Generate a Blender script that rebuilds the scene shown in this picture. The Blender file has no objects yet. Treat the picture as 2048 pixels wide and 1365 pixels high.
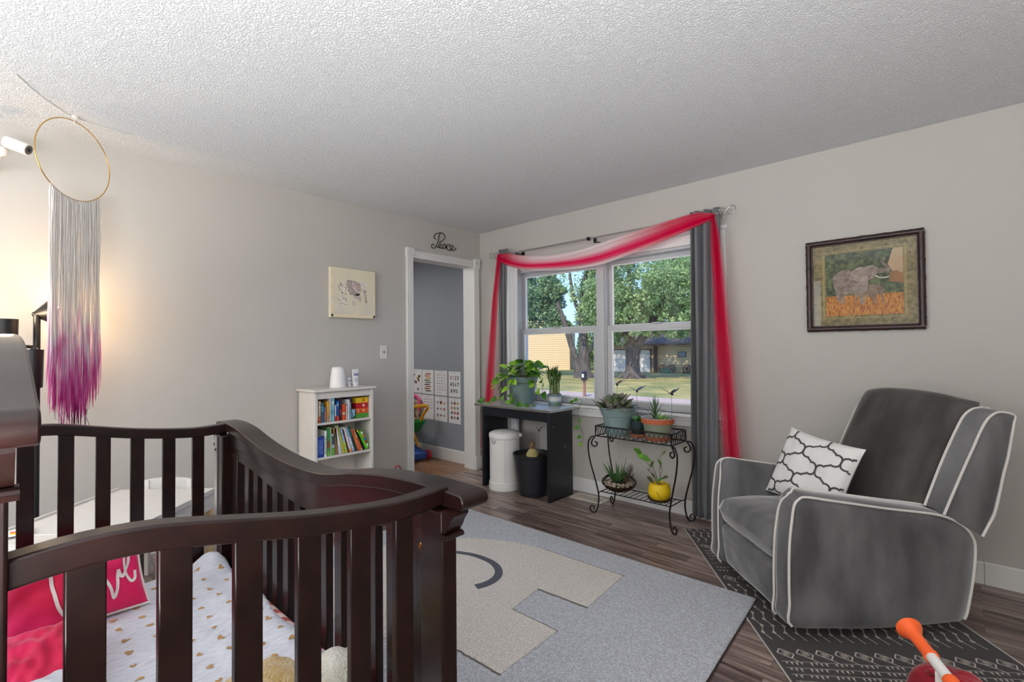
import bpy, math, random
from mathutils import Vector, Matrix, noise
random.seed(7)
PI = math.pi
sc = bpy.context.scene
col = sc.collection
V = Vector

# ---------------------------------------------------------------- camera
FPX = 965.35
cam_d = bpy.data.cameras.new('camera'); cam = bpy.data.objects.new('camera', cam_d); col.objects.link(cam)
cam_d.sensor_fit = 'HORIZONTAL'; cam_d.sensor_width = 36.0; cam_d.lens = FPX / 2048 * 36.0
cam_d.clip_start = 0.05; cam_d.clip_end = 400
Fw = V((-0.67611802, 0.7365999, 0.01688246)); Rt = V((0.73657656, 0.67629742, -0.00876226)); Up = Rt.cross(Fw)
Mc = Matrix((Rt, Up, -Fw)).transposed().to_4x4(); Mc.translation = V((3.64638, -3.48989, 1.231572))
cam.matrix_world = Mc
sc.camera = cam

# ---------------------------------------------------------------- world, sun, large lights, exposure
sc.view_settings.view_transform = 'Standard'; sc.view_settings.look = 'None'
sc.view_settings.gamma = 1.0; sc.view_settings.use_curve_mapping = False
sc.view_settings.exposure = 0.40
w = bpy.data.worlds.new('sky'); sc.world = w; w.use_nodes = True
wn = w.node_tree; bg = wn.nodes['Background']
tc = wn.nodes.new('ShaderNodeTexCoord'); sep = wn.nodes.new('ShaderNodeSeparateXYZ')
rp = wn.nodes.new('ShaderNodeValToRGB'); nz = wn.nodes.new('ShaderNodeTexNoise'); mp = wn.nodes.new('ShaderNodeMapping')
mx = wn.nodes.new('ShaderNodeMix'); mx.data_type = 'RGBA'; cr = wn.nodes.new('ShaderNodeValToRGB')
wn.links.new(tc.outputs['Generated'], sep.inputs[0]); wn.links.new(sep.outputs['Z'], rp.inputs[0])
rp.color_ramp.elements[0].color = (0.26, 0.43, 0.76, 1); rp.color_ramp.elements[0].position = 0.0
rp.color_ramp.elements[1].color = (0.14, 0.30, 0.70, 1); rp.color_ramp.elements[1].position = 0.6
mp.inputs['Scale'].default_value = (1, 1, 2.5)
wn.links.new(tc.outputs['Generated'], mp.inputs[0]); wn.links.new(mp.outputs[0], nz.inputs['Vector'])
nz.inputs['Scale'].default_value = 3.2; nz.inputs['Detail'].default_value = 6
cr.color_ramp.elements[0].position = 0.60; cr.color_ramp.elements[1].position = 0.78
wn.links.new(nz.outputs['Fac'], cr.inputs[0]); wn.links.new(cr.outputs['Color'], mx.inputs['Factor'])
wn.links.new(rp.outputs['Color'], mx.inputs[6]); mx.inputs[7].default_value = (0.95, 0.97, 1, 1)
wn.links.new(mx.outputs[2], bg.inputs['Color']); bg.inputs['Strength'].default_value = 2.3

def area(name, loc, rot, sx, sy, power, color=(1, 1, 1), spread=180):
    l = bpy.data.lights.new(name, 'AREA'); l.shape = 'RECTANGLE'; l.size = sx; l.size_y = sy
    l.energy = power; l.color = color; l.spread = math.radians(spread)
    o = bpy.data.objects.new(name, l); o.location = loc; o.rotation_euler = rot; col.objects.link(o); return o
def point(name, loc, power, color, r=0.03):
    l = bpy.data.lights.new(name, 'POINT'); l.energy = power; l.color = color; l.shadow_soft_size = r
    o = bpy.data.objects.new(name, l); o.location = loc; col.objects.link(o); return o
sun = bpy.data.lights.new('sun', 'SUN'); sun.energy = 3.6; sun.angle = math.radians(0.6); sun.color = (1, 0.93, 0.8)
so = bpy.data.objects.new('sun', sun); col.objects.link(so)
so.rotation_euler = V((0.22, -0.62, 0.75)).to_track_quat('Z', 'Y').to_euler()      # sun stands behind the house
# main indoor fill: daylight of the window behind the camera, plus two added lights
area('daylight_rear_window', (1.3, -4.86, 1.5), (PI / 2, 0, 0), 1.8, 1.4, 36, (0.9, 0.96, 1))
area('side_fill', (5.26, -3.0, 1.5), (PI / 2, 0, PI / 2), 1.6, 1.4, 4, (0.9, 0.96, 1))  # added weak fill from the right, stands for no known window
area('uplight_fill', (3.6, -4.15, 0.85), (PI, 0, 0), 1.4, 1.1, 112, (0.98, 0.985, 1))  # added soft fill aimed at the ceiling, no lamp stands there
area('next_room_light', (-1.3, -1.4, 2.36), (0, 0, 0), 0.8, 0.8, 20, (1, 0.95, 0.88))

# ---------------------------------------------------------------- helpers
def lin(h):
    if isinstance(h, str):
        h = h.lstrip('#'); c = [int(h[i:i + 2], 16) / 255 for i in (0, 2, 4)]
    else: c = [v / 255 for v in h]
    return tuple((v / 12.92 if v <= 0.04045 else ((v + 0.055) / 1.055) ** 2.4) for v in c) + (1,)
MATS = {}
def mat(name, c, rough=0.6, metal=0.0, var=0.0, vs=8.0, bump=0.0, bs=60.0, c2=None, spec=0.5, sheen=0.0, coat=0.0, trans=0.0, stretch=None, bdist=0.002, subs=0.0, det=4):
    """principled surface; colour wanders between c and c2 (or darker/lighter c) by an object-space noise, with a noise bump"""
    if name in MATS: return MATS[name]
    m = bpy.data.materials.new(name); m.use_nodes = True; n = m.node_tree.nodes; L = m.node_tree.links
    p = n['Principled BSDF']; cc = lin(c)
    p.inputs['Base Color'].default_value = cc; p.inputs['Roughness'].default_value = rough
    p.inputs['Metallic'].default_value = metal; p.inputs['Specular IOR Level'].default_value = spec
    if sheen: p.inputs['Sheen Weight'].default_value = sheen; p.inputs['Sheen Roughness'].default_value = 0.35
    if coat: p.inputs['Coat Weight'].default_value = coat; p.inputs['Coat Roughness'].default_value = 0.12
    if trans: p.inputs['Transmission Weight'].default_value = trans
    if subs: p.inputs['Subsurface Weight'].default_value = subs; p.inputs['Subsurface Radius'].default_value = (0.02, 0.02, 0.02)
    t = n.new('ShaderNodeTexCoord'); mpn = n.new('ShaderNodeMapping'); L.new(t.outputs['Object'], mpn.inputs[0])
    if stretch: mpn.inputs['Scale'].default_value = stretch
    if var or c2:
        a = n.new('ShaderNodeTexNoise'); a.inputs['Scale'].default_value = vs; a.inputs['Detail'].default_value = det
        L.new(mpn.outputs[0], a.inputs['Vector'])
        r = n.new('ShaderNodeValToRGB'); r.color_ramp.elements[0].position = 0.35; r.color_ramp.elements[1].position = 0.65
        if c2: e0, e1 = cc, lin(c2)
        else: e0 = tuple(v * (1 - var) for v in cc[:3]) + (1,); e1 = tuple(min(1, v * (1 + var)) for v in cc[:3]) + (1,)
        r.color_ramp.elements[0].color = e0; r.color_ramp.elements[1].color = e1
        L.new(a.outputs['Fac'], r.inputs[0]); L.new(r.outputs[0], p.inputs['Base Color'])
    if bump:
        b = n.new('ShaderNodeTexNoise'); b.inputs['Scale'].default_value = bs; b.inputs['Detail'].default_value = 3
        L.new(mpn.outputs[0], b.inputs['Vector']); bn = n.new('ShaderNodeBump'); bn.inputs['Strength'].default_value = bump
        bn.inputs['Distance'].default_value = bdist; L.new(b.outputs['Fac'], bn.inputs['Height']); L.new(bn.outputs[0], p.inputs['Normal'])
    MATS[name] = m; return m

def tag(o, label=None, cat=None, group=None, kind=None):
    if label: o['label'] = label
    if cat: o['category'] = cat
    if group: o['group'] = group
    if kind: o['kind'] = kind
    return o
WM = {}                       # world matrices of the things, so that parts may be given in world coordinates
def thing(name, label, cat, loc=(0, 0, 0), rz=0, group=None, kind=None):
    o = bpy.data.objects.new(name, None); col.objects.link(o); o.location = loc; o.rotation_euler = (0, 0, rz); o.empty_display_size = 0.05
    WM[o] = Matrix.Translation(V(loc)) @ Matrix.Rotation(rz, 4, 'Z')
    return tag(o, label, cat, group, kind)

class MB:
    def __init__(s): s.v = []; s.f = []; s.mi = []; s.cur = 0; s.M = None; s.uv = {}
    def add(s, vs, fs, uvs=None):
        k = len(s.v)
        for p in vs:
            p = V(p); s.v.append(s.M @ p if s.M else p)
        for f in fs: s.f.append([k + i for i in f]); s.mi.append(s.cur)
        if uvs:
            for i, u in enumerate(uvs): s.uv[k + i] = u
        return s
    def box(s, a, b):
        x0, y0, z0 = (min(a[i], b[i]) for i in range(3)); x1, y1, z1 = (max(a[i], b[i]) for i in range(3))
        return s.add([(x0,y0,z0),(x1,y0,z0),(x1,y1,z0),(x0,y1,z0),(x0,y0,z1),(x1,y0,z1),(x1,y1,z1),(x0,y1,z1)],
                     [(0,3,2,1),(4,5,6,7),(0,1,5,4),(1,2,6,5),(2,3,7,6),(3,0,4,7)])
    def prism(s, poly, vec):
        """poly: list of 3D points (planar), extruded by vec"""
        n = len(poly); vec = V(vec); P = [V(p) for p in poly]
        return s.add(P + [p + vec for p in P], [list(range(n))[::-1], list(range(n, 2 * n))] + [(i, (i + 1) % n, n + (i + 1) % n, n + i) for i in range(n)])
    def lathe(s, prof, c=(0, 0, 0), seg=32, ax=None):
        """prof: (r, z) from bottom to top; closed when r = 0"""
        vs = []; fs = []; c = V(c)
        R = V((0, 0, 1)).rotation_difference(V(ax).normalized()).to_matrix() if ax else None
        for r, z in prof:
            for i in range(seg):
                a = 2 * PI * i / seg; p = V((r * math.cos(a), r * math.sin(a), z))
                vs.append(c + (R @ p if R else p))
        for j in range(len(prof) - 1):
            for i in range(seg):
                i2 = (i + 1) % seg; fs.append((j * seg + i, j * seg + i2, (j + 1) * seg + i2, (j + 1) * seg + i))
        return s.add(vs, fs)
    def cyl(s, a, b, r, r2=None, seg=16):
        a = V(a); b = V(b); h = (b - a).length; r2 = r if r2 is None else r2
        return s.lathe([(0.0001, 0), (r, 0), (r2, h), (0.0001, h)], a, seg, b - a)
    def tube(s, pts, r, seg=8, closed=False, flat=None):
        pts = [V(p) for p in pts]; n = len(pts); vs = []; fs = []; prev = None
        for i, p in enumerate(pts):
            if closed: t = (pts[(i + 1) % n] - pts[i - 1])
            else: t = (pts[min(i + 1, n - 1)] - pts[max(i - 1, 0)])
            t = t.normalized() if t.length > 1e-9 else V((0, 0, 1))
            if prev is None:
                u = t.cross(V((0, 0, 1)));
                if u.length < 1e-3: u = t.cross(V((1, 0, 0)))
            else: u = prev - t * prev.dot(t)
            u.normalize(); prev = u; w_ = t.cross(u)
            rr = r[i] if isinstance(r, (list, tuple)) else r
            for k in range(seg):
                a = 2 * PI * k / seg
                vs.append(p + (u * math.cos(a) + w_ * math.sin(a) * (flat or 1)) * rr)
        for i in range(n if closed else n - 1):
            j = (i + 1) % n
            for k in range(seg):
                k2 = (k + 1) % seg; fs.append((i * seg + k, i * seg + k2, j * seg + k2, j * seg + k))
        if not closed: fs.append(list(range(seg))[::-1]); fs.append([(n - 1) * seg + k for k in range(seg)])
        return s.add(vs, fs)
    def grid(s, fn, nu, nv, uv=True):
        vs = []; fs = []; uvs = []
        for j in range(nv + 1):
            for i in range(nu + 1):
                vs.append(fn(i / nu, j / nv)); uvs.append((i / nu, j / nv))
        for j in range(nv):
            for i in range(nu):
                a = j * (nu + 1) + i; fs.append((a, a + 1, a + nu + 2, a + nu + 1))
        return s.add(vs, fs, uvs)
    def blob(s, c, r, nu=16, nv=10, n=0.0, sc_=5):
        c = V(c); r = V(r) if hasattr(r, '__len__') else V((r, r, r)); vs = []; fs = []
        for j in range(nv + 1):
            ph = PI * j / nv
            for i in range(nu):
                a = 2 * PI * i / nu; d = V((math.sin(ph) * math.cos(a), math.sin(ph) * math.sin(a), -math.cos(ph)))
                k = 1 + n * noise.noise(d * sc_ + c * 3)
                vs.append(c + V((d.x * r.x, d.y * r.y, d.z * r.z)) * k)
        for j in range(nv):
            for i in range(nu):
                i2 = (i + 1) % nu; fs.append((j * nu + i, j * nu + i2, (j + 1) * nu + i2, (j + 1) * nu + i))
        return s.add(vs, fs)
    def leaf(s, base, d, L, W, nrm=(0, 0, 1), curl=0.25, fold=0.2, shape='oval', n=5):
        base = V(base); d = V(d).normalized(); sd = d.cross(V(nrm))
        if sd.length < 1e-3: sd = d.cross(V((1, 0.3, 0)))
        sd.normalize(); up = sd.cross(d); vs = []; fs = []
        for i in range(n + 1):
            t = i / n
            if shape == 'oval': w_ = math.sin(PI * min(1, t * 0.96 + 0.04)) ** 0.8
            elif shape == 'heart': w_ = (math.sin(PI * min(1, (t * 0.78 + 0.22))) ** 0.75) * (1.12 if t < 0.4 else 1)
            else: w_ = (1 - t) ** 0.75 * (0.75 + 0.25 * math.sin(PI * t))
            if i == n: w_ = 0.02
            if shape == 'heart' and i == 0: w_ = 0.55
            c = base + d * (L * t) - V((0, 0, 1)) * (curl * L * t * t) * 1.0
            for k in (-1, 0, 1): vs.append(c + sd * (k * W * 0.5 * w_) + up * (abs(k) * fold * W * 0.5 * w_))
        for i in range(n):
            for k in (0, 1): a = i * 3 + k; fs.append((a, a + 1, a + 4, a + 3))
        return s.add(vs, fs)
    def build(s, name, m, parent=None, smooth=True, angle=35, bevel=0, bseg=2, sub=0, local=False, kind=None, solid=0):
        me = bpy.data.meshes.new(name); vs = s.v
        if parent is not None and not local:
            I = WM[parent].inverted(); vs = [I @ p for p in vs]
        me.from_pydata([tuple(p) for p in vs], [], s.f)
        ms = m if isinstance(m, (list, tuple)) else [m]
        for x in ms: me.materials.append(x)
        if len(ms) > 1: me.polygons.foreach_set('material_index', s.mi)
        if s.uv:
            ul = me.uv_layers.new(name='UVMap')
            for lp in me.loops: ul.data[lp.index].uv = s.uv.get(lp.vertex_index, (0, 0))
        if smooth:
            me.polygons.foreach_set('use_smooth', [True] * len(me.polygons))
            me.set_sharp_from_angle(angle=math.radians(angle))
        me.update()
        o = bpy.data.objects.new(name, me); col.objects.link(o)
        if parent is not None: o.parent = parent; WM[o] = WM[parent].copy()
        else: WM[o] = Matrix.Identity(4)
        if bevel:
            b = o.modifiers.new('bevel', 'BEVEL'); b.width = bevel; b.segments = bseg; b.limit_method = 'ANGLE'; b.angle_limit = math.radians(40)
            if bseg > 2: b.harden_normals = False
        if sub: q = o.modifiers.new('subdivision', 'SUBSURF'); q.levels = sub; q.render_levels = sub
        if solid: q = o.modifiers.new('solidify', 'SOLIDIFY'); q.thickness = solid; q.offset = 0
        if kind: o['kind'] = kind
        return o
def recenter(o, p):
    """move a top-level mesh's origin to p"""
    p = V(p)
    for v in o.data.vertices: v.co -= p
    o.location = p; return o
def copy_tree(o, parent=None):
    c = o.copy(); col.objects.link(c)
    if parent is not None: c.parent = parent
    for ch in [x for x in bpy.data.objects if x.parent == o]: copy_tree(ch, c)
    return c
def smoothpath(pts, k=6, closed=False):
    """Catmull-Rom through the points"""
    P = [V(p) if len(p) == 3 else V((p[0], p[1], 0)) for p in pts]; out = []; n = len(P)
    rng = range(n if closed else n - 1)
    for i in rng:
        p0 = P[(i - 1) % n] if closed or i > 0 else P[0]; p1 = P[i]; p2 = P[(i + 1) % n]; p3 = P[(i + 2) % n] if closed or i + 2 < n else P[-1]
        for j in range(k):
            t = j / k; out.append(0.5 * ((2 * p1) + (p2 - p0) * t + (2 * p0 - 5 * p1 + 4 * p2 - p3) * t * t + (3 * p1 - p0 - 3 * p2 + p3) * t ** 3))
    if not closed: out.append(P[-1])
    return out
def interp(pts, x):
    """linear interpolation in a list of (x, v)"""
    if x <= pts[0][0]: return pts[0][1]
    for (a, va), (b, vb) in zip(pts, pts[1:]):
        if x <= b: return va + (vb - va) * (x - a) / (b - a)
    return pts[-1][1]
def sinterp(pts, x):
    """smooth (cosine-free Catmull-Rom) interpolation of v at x"""
    n = len(pts)
    if x <= pts[0][0]: return pts[0][1]
    if x >= pts[-1][0]: return pts[-1][1]
    for i in range(n - 1):
        if x <= pts[i + 1][0]:
            p1, p2 = pts[i], pts[i + 1]; p0 = pts[max(i - 1, 0)]; p3 = pts[min(i + 2, n - 1)]
            h = p2[0] - p1[0]; t = (x - p1[0]) / h
            m1 = (p2[1] - p0[1]) / (p2[0] - p0[0]) * h; m2 = (p3[1] - p1[1]) / (p3[0] - p1[0]) * h
            return (2*t**3-3*t*t+1)*p1[1] + (t**3-2*t*t+t)*m1 + (-2*t**3+3*t*t)*p2[1] + (t**3-t*t)*m2
def text_mesh(body, size, name='t', bold=0.0):
    """the triangulated outline of a word, centred, in the XY plane (built from Blender's own font)"""
    c = bpy.data.curves.new(name, 'FONT'); c.body = body; c.size = size; c.align_x = 'CENTER'; c.align_y = 'CENTER'; c.resolution_u = 2; c.offset = bold
    o = bpy.data.objects.new(name, c); col.objects.link(o)
    me = o.to_mesh(); vs = [v.co.copy() for v in me.vertices]; fs = [tuple(p.vertices) for p in me.polygons]
    o.to_mesh_clear(); bpy.data.objects.remove(o); bpy.data.curves.remove(c)
    return vs, fs

# ---------------------------------------------------------------- materials
M_wall = mat('greige_wall_paint', (191, 187, 181), 0.85, var=0.015, vs=1.5, bump=0.25, bs=170, spec=0.25)
M_blue = mat('blue_grey_wall_paint', (146, 152, 160), 0.8, var=0.02, vs=2, bump=0.2, bs=150, spec=0.25)
M_trim = mat('white_trim_paint', (226, 225, 223), 0.42, var=0.015, vs=6)
M_vinyl = mat('grey_white_window_vinyl', (192, 192, 194), 0.35, var=0.02, vs=4)
M_white = mat('white_enamel', (226, 224, 220), 0.35, var=0.02, vs=9)
M_white_furn = mat('white_furniture_paint', (222, 216, 209), 0.45, var=0.02, vs=9)
M_black = mat('black_laminate', (24, 27, 33), 0.28, var=0.1, vs=3, spec=0.5)
M_iron = mat('black_wrought_iron', (30, 25, 24), 0.35, metal=0.5, var=0.3, vs=60, bump=0.15, bs=200)
M_gold = mat('gold_metal', (222, 170, 80), 0.25, metal=1.0)
M_brass = mat('brass', (196, 146, 82), 0.25, metal=1.0)
M_nickel = mat('brushed_nickel', (150, 148, 145), 0.3, metal=1.0)
M_soil = mat('potting_soil', (58, 42, 32), 0.95, var=0.5, vs=120, bump=1, bs=200, bdist=0.006)

def mat_ceiling():
    m = mat('popcorn_ceiling', (240, 241, 242), 0.95, spec=0.1); n = m.node_tree.nodes; L = m.node_tree.links; p = n['Principled BSDF']
    t = n.new('ShaderNodeTexCoord'); a = n.new('ShaderNodeTexNoise'); a.inputs['Scale'].default_value = 120; a.inputs['Detail'].default_value = 4; a.inputs['Roughness'].default_value = 0.6
    L.new(t.outputs['Object'], a.inputs['Vector']); r = n.new('ShaderNodeValToRGB'); r.color_ramp.elements[0].position = 0.42; r.color_ramp.elements[1].position = 0.6
    L.new(a.outputs['Fac'], r.inputs[0]); b = n.new('ShaderNodeBump'); b.inputs['Strength'].default_value = 1.0; b.inputs['Distance'].default_value = 0.0042
    L.new(r.outputs[0], b.inputs['Height']); L.new(b.outputs[0], p.inputs['Normal'])
    return m
M_ceil = mat_ceiling()

def mat_floor(name, cols, rough=0.32):
    """laminate strips running along x: a tone per strip, long grain"""
    m = bpy.data.materials.new(name); m.use_nodes = True; n = m.node_tree.nodes; L = m.node_tree.links; p = n['Principled BSDF']
    t = n.new('ShaderNodeTexCoord')
    br = n.new('ShaderNodeTexBrick'); br.offset = 0.37; br.offset_frequency = 2; br.inputs['Scale'].default_value = 1
    br.inputs['Brick Width'].default_value = 0.62; br.inputs['Row Height'].default_value = 0.085; br.inputs['Mortar Size'].default_value = 0.0012
    br.inputs['Mortar Smooth'].default_value = 0.3; br.inputs['Color1'].default_value = (0, 0, 0, 1); br.inputs['Color2'].default_value = (1, 1, 1, 1); br.inputs['Mortar'].default_value = (0.5, 0.5, 0.5, 1)
    L.new(t.outputs['Object'], br.inputs['Vector'])
    mp_ = n.new('ShaderNodeMapping'); mp_.inputs['Scale'].default_value = (1.6, 26, 1); L.new(t.outputs['Object'], mp_.inputs[0])
    ad = n.new('ShaderNodeVectorMath'); ad.operation = 'ADD'; sc_ = n.new('ShaderNodeVectorMath'); sc_.operation = 'SCALE'; sc_.inputs['Scale'].default_value = 9
    L.new(br.outputs['Color'], sc_.inputs[0]); L.new(mp_.outputs[0], ad.inputs[0]); L.new(sc_.outputs[0], ad.inputs[1])
    a = n.new('ShaderNodeTexNoise'); a.inputs['Scale'].default_value = 1.3; a.inputs['Detail'].default_value = 8; a.inputs['Roughness'].default_value = 0.65; a.inputs['Distortion'].default_value = 0.6
    L.new(ad.outputs[0], a.inputs['Vector'])
    mm = n.new('ShaderNodeMath'); mm.operation = 'MULTIPLY_ADD'; mm.inputs[1].default_value = 0.30; L.new(br.outputs['Color'], mm.inputs[0])
    m2 = n.new('ShaderNodeMath'); m2.operation = 'MULTIPLY_ADD'; m2.inputs[1].default_value = 1.5; m2.inputs[2].default_value = -0.4; L.new(a.outputs['Fac'], m2.inputs[0]); L.new(m2.outputs[0], mm.inputs[2])
    r = n.new('ShaderNodeValToRGB'); e = r.color_ramp.elements
    e[0].position = 0.1; e[0].color = lin(cols[0]); e[1].position = 0.85; e[1].color = lin(cols[-1])
    for i, c in enumerate(cols[1:-1]): q = e.new(0.1 + 0.75 * (i + 1) / (len(cols) - 1)); q.color = lin(c)
    L.new(mm.outputs[0], r.inputs[0])
    mo = n.new('ShaderNodeMix'); mo.data_type = 'RGBA'; mo.blend_type = 'MULTIPLY'; mo.inputs[7].default_value = (0.45, 0.42, 0.4, 1)
    L.new(br.outputs['Fac'], mo.inputs['Factor']); L.new(r.outputs[0], mo.inputs[6]); L.new(mo.outputs[2], p.inputs['Base Color'])
    p.inputs['Roughness'].default_value = rough
    b = n.new('ShaderNodeBump'); b.inputs['Strength'].default_value = 0.12; b.inputs['Distance'].default_value = 0.001; L.new(a.outputs['Fac'], b.inputs['Height']); L.new(b.outputs[0], p.inputs['Normal'])
    return m
M_floor = mat_floor('grey_brown_laminate', [(52, 40, 36), (100, 82, 76), (146, 126, 118), (190, 172, 163)])
M_floor2 = mat_floor('warm_lit_laminate', [(62, 44, 34), (112, 82, 60), (140, 104, 76), (172, 134, 100)])  # same laminate, with the next room's warm light put into the colour

def mat_glass(name, tint=(1, 1, 1), refl=1.0):
    m = bpy.data.materials.new(name); m.use_nodes = True; n = m.node_tree.nodes; L = m.node_tree.links; n.remove(n['Principled BSDF'])
    t = n.new('ShaderNodeBsdfTransparent'); t.inputs[0].default_value = tint + (1,); g = n.new('ShaderNodeBsdfGlossy'); g.inputs['Roughness'].default_value = 0.02
    g.inputs['Color'].default_value = (0.9, 0.93, 0.95, 1)
    f = n.new('ShaderNodeFresnel'); f.inputs['IOR'].default_value = 1.35; x = n.new('ShaderNodeMixShader'); k = n.new('ShaderNodeMath'); k.operation = 'MULTIPLY'; k.inputs[1].default_value = refl; L.new(f.outputs[0], k.inputs[0]); L.new(k.outputs[0], x.inputs[0])
    L.new(t.outputs[0], x.inputs[1]); L.new(g.outputs[0], x.inputs[2]); L.new(x.outputs[0], n['Material Output'].inputs['Surface']); return m
M_glass = mat_glass('window_glass')
M_vase = mat_glass('clear_bowl_glass', (0.93, 0.95, 0.94))
M_artglass = mat_glass('art_glass', refl=0.45)
# ================================================================ ROOM SHELL
H = 2.44; RX = 5.3; RY = -4.9
def struct(name, mb, m, **k): o = mb.build(name, m, None, kind='structure', **k); return o
struct('floor', MB().box((-0.06, RY - 0.12, -0.08), (RX + 0.12, 0.16, 0)), M_floor, smooth=False)
struct('floor_2', MB().box((-2.9, -3.1, -0.08), (-0.06, 0.16, 0)), M_floor2, smooth=False)
struct('ceiling', MB().box((0, RY, H), (RX, 0, H + 0.1)), M_ceil, smooth=False)
struct('ceiling_2', MB().box((-2.9, -3.1, H), (0, 0, H + 0.1)), M_ceil, smooth=False)
DY0, DY1, DZ = -0.857, -0.104, 2.078          # door opening
m = MB(); m.box((-0.12, RY - 0.12, 0), (0, DY0 - 0.015, H)); m.box((-0.12, DY0 - 0.015, DZ + 0.015), (0, DY1 + 0.015, H)); m.box((-0.12, DY1 + 0.015, 0), (0, 0.0, H))
struct('wall_left', m, M_wall, smooth=False)
WX0, WX1, WZ0, WZ1 = 0.50, 2.395, 0.745, 1.985   # window opening
m = MB(); m.box((-0.06, 0, 0), (WX0, 0.16, H)); m.box((WX1, 0, 0), (RX + 0.12, 0.16, H)); m.box((WX0, 0, 0), (WX1, 0.16, WZ0)); m.box((WX0, 0, WZ1), (WX1, 0.16, H))
struct('wall_back', m, M_wall, smooth=False)
struct('wall_right', MB().box((RX, RY, 0), (RX + 0.12, 0, H)), M_wall, smooth=False)
struct('wall_front', MB().box((0, RY - 0.12, 0), (RX, RY, H)), M_wall, smooth=False)
m = MB(); m.box((-2.9, 0.0, 0), (-0.06, 0.16, H)); m.box((-3.02, -3.1, 0), (-2.9, 0.16, H)); m.box((-2.9, -3.22, 0), (-0.12, -3.1, H)); m.box((-0.135, -3.1, 0), (-0.12, DY0 - 0.09, H)); m.box((-0.135, DY1 + 0.09, 0), (-0.12, 0, H)); m.box((-0.135, DY0 - 0.09, DZ + 0.09), (-0.12, DY1 + 0.09, H))
struct('wall_far', m, M_blue, smooth=False)
# roof over the house, so that the sun only reaches the yard
struct('roof_slab', MB().box((-3.2, -5.2, H + 0.12), (5.6, 0.55, H + 0.3)), M_trim, smooth=False)
# baseboards
def bboard(name, a, b, h=0.113, t=0.013, n=(0, -1)):
    a = V((a[0], a[1], 0)); b = V((b[0], b[1], 0)); nn = V((n[0], n[1], 0)); P = [(0, 0), (t, 0), (t, h - 0.006), (t - 0.005, h), (0, h)]
    return MB().prism([a + nn * p[0] + V((0, 0, p[1])) for p in P], b - a)
m = bboard('', (0.0, 0), (3.735, 0)); q_ = bboard('', (3.7375, 0), (RX, 0)); m.add(q_.v, q_.f)
struct('baseboard_back', m, M_trim, smooth=False)
m = bboard('', (0, RY), (0, DY0 - 0.078), n=(1, 0)); struct('baseboard_left', m, M_trim, smooth=False)
struct('baseboard_right', bboard('', (RX, RY), (RX, 0), n=(-1, 0)), M_trim, smooth=False)
struct('baseboard_front', bboard('', (0, RY), (RX, RY), n=(0, 1)), M_trim, smooth=False)
struct('baseboard_far', bboard('', (-2.9, 0), (-0.12, 0), h=0.13), M_trim, smooth=False)

# door casing and jambs: door_1
d = thing('door_1', None, None, (0, (DY0 + DY1) / 2, 0), kind='structure')
def fluted(y0, y1, z0, z1, vertical=True, x=0.0):
    """casing strip with shallow flutes on wall x = 0"""
    w_ = (y1 - y0) if vertical else (z1 - z0); prof = [(0, 0), (0, 0.016), (0.1, 0.02), (0.2, 0.02), (0.24, 0.013), (0.32, 0.013), (0.36, 0.02), (0.46, 0.02), (0.5, 0.013), (0.56, 0.013), (0.6, 0.02), (0.68, 0.02), (0.72, 0.013), (0.8, 0.013), (0.84, 0.02), (0.93, 0.02), (1, 0.015), (1, 0)]
    if vertical: P = [V((x + p[1], y0 + p[0] * w_, z0)) for p in prof]; return MB().prism(P, (0, 0, z1 - z0))
    P = [V((x + p[1], y0, z0 + p[0] * w_)) for p in prof]; return MB().prism(P, (0, y1 - y0, 0))
fluted(DY0 - 0.072, DY0, 0.14, DZ, True).build('casing', M_trim, d, smooth=False)
fluted(DY1, DY1 + 0.072, 0.14, DZ, True).build('casing', M_trim, d, smooth=False)
fluted(DY0, DY1, DZ, DZ + 0.068, False).build('head_casing', M_trim, d, smooth=False)
for y0, y1 in ((DY0 - 0.08, DY0 + 0.002), (DY1 - 0.002, DY1 + 0.08)):
    b_ = MB().box((0, y0, DZ - 0.004), (0.03, y1, DZ + 0.084)).build('rosette_block', M_trim, d, bevel=0.003)
    MB().lathe([(0.001, 0.0), (0.012, 0.0), (0.02, -0.004), (0.026, 0.003), (0.031, 0.001), (0.033, -0.004)], (0.031, (y0 + y1) / 2, DZ + 0.04), 28, (1, 0, 0)).build('rosette', mat('rosette_paint', (205, 204, 203), 0.45), b_)
    MB().box((0, y0 + 0.004, 0), (0.027, y1 - 0.004, 0.14)).build('plinth_block', M_trim, d, bevel=0.003)
m = MB(); m.box((-0.135, DY0 - 0.015, 0), (0.0, DY0, DZ)); m.box((-0.135, DY1, 0), (0.0, DY1 + 0.015, DZ)); m.box((-0.135, DY0 - 0.015, DZ), (0.0, DY1 + 0.015, DZ + 0.015))
m.build('jamb', M_trim, d, smooth=False)
m = MB(); m.box((-0.15, DY0 - 0.07, 0), (-0.135, DY0, DZ + 0.07)); m.box((-0.15, DY1, 0), (-0.135, DY1 + 0.07, DZ + 0.07)); m.box((-0.15, DY0, DZ), (-0.135, DY1, DZ + 0.07))
m.build('far_casing', M_trim, d, smooth=False)

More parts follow.
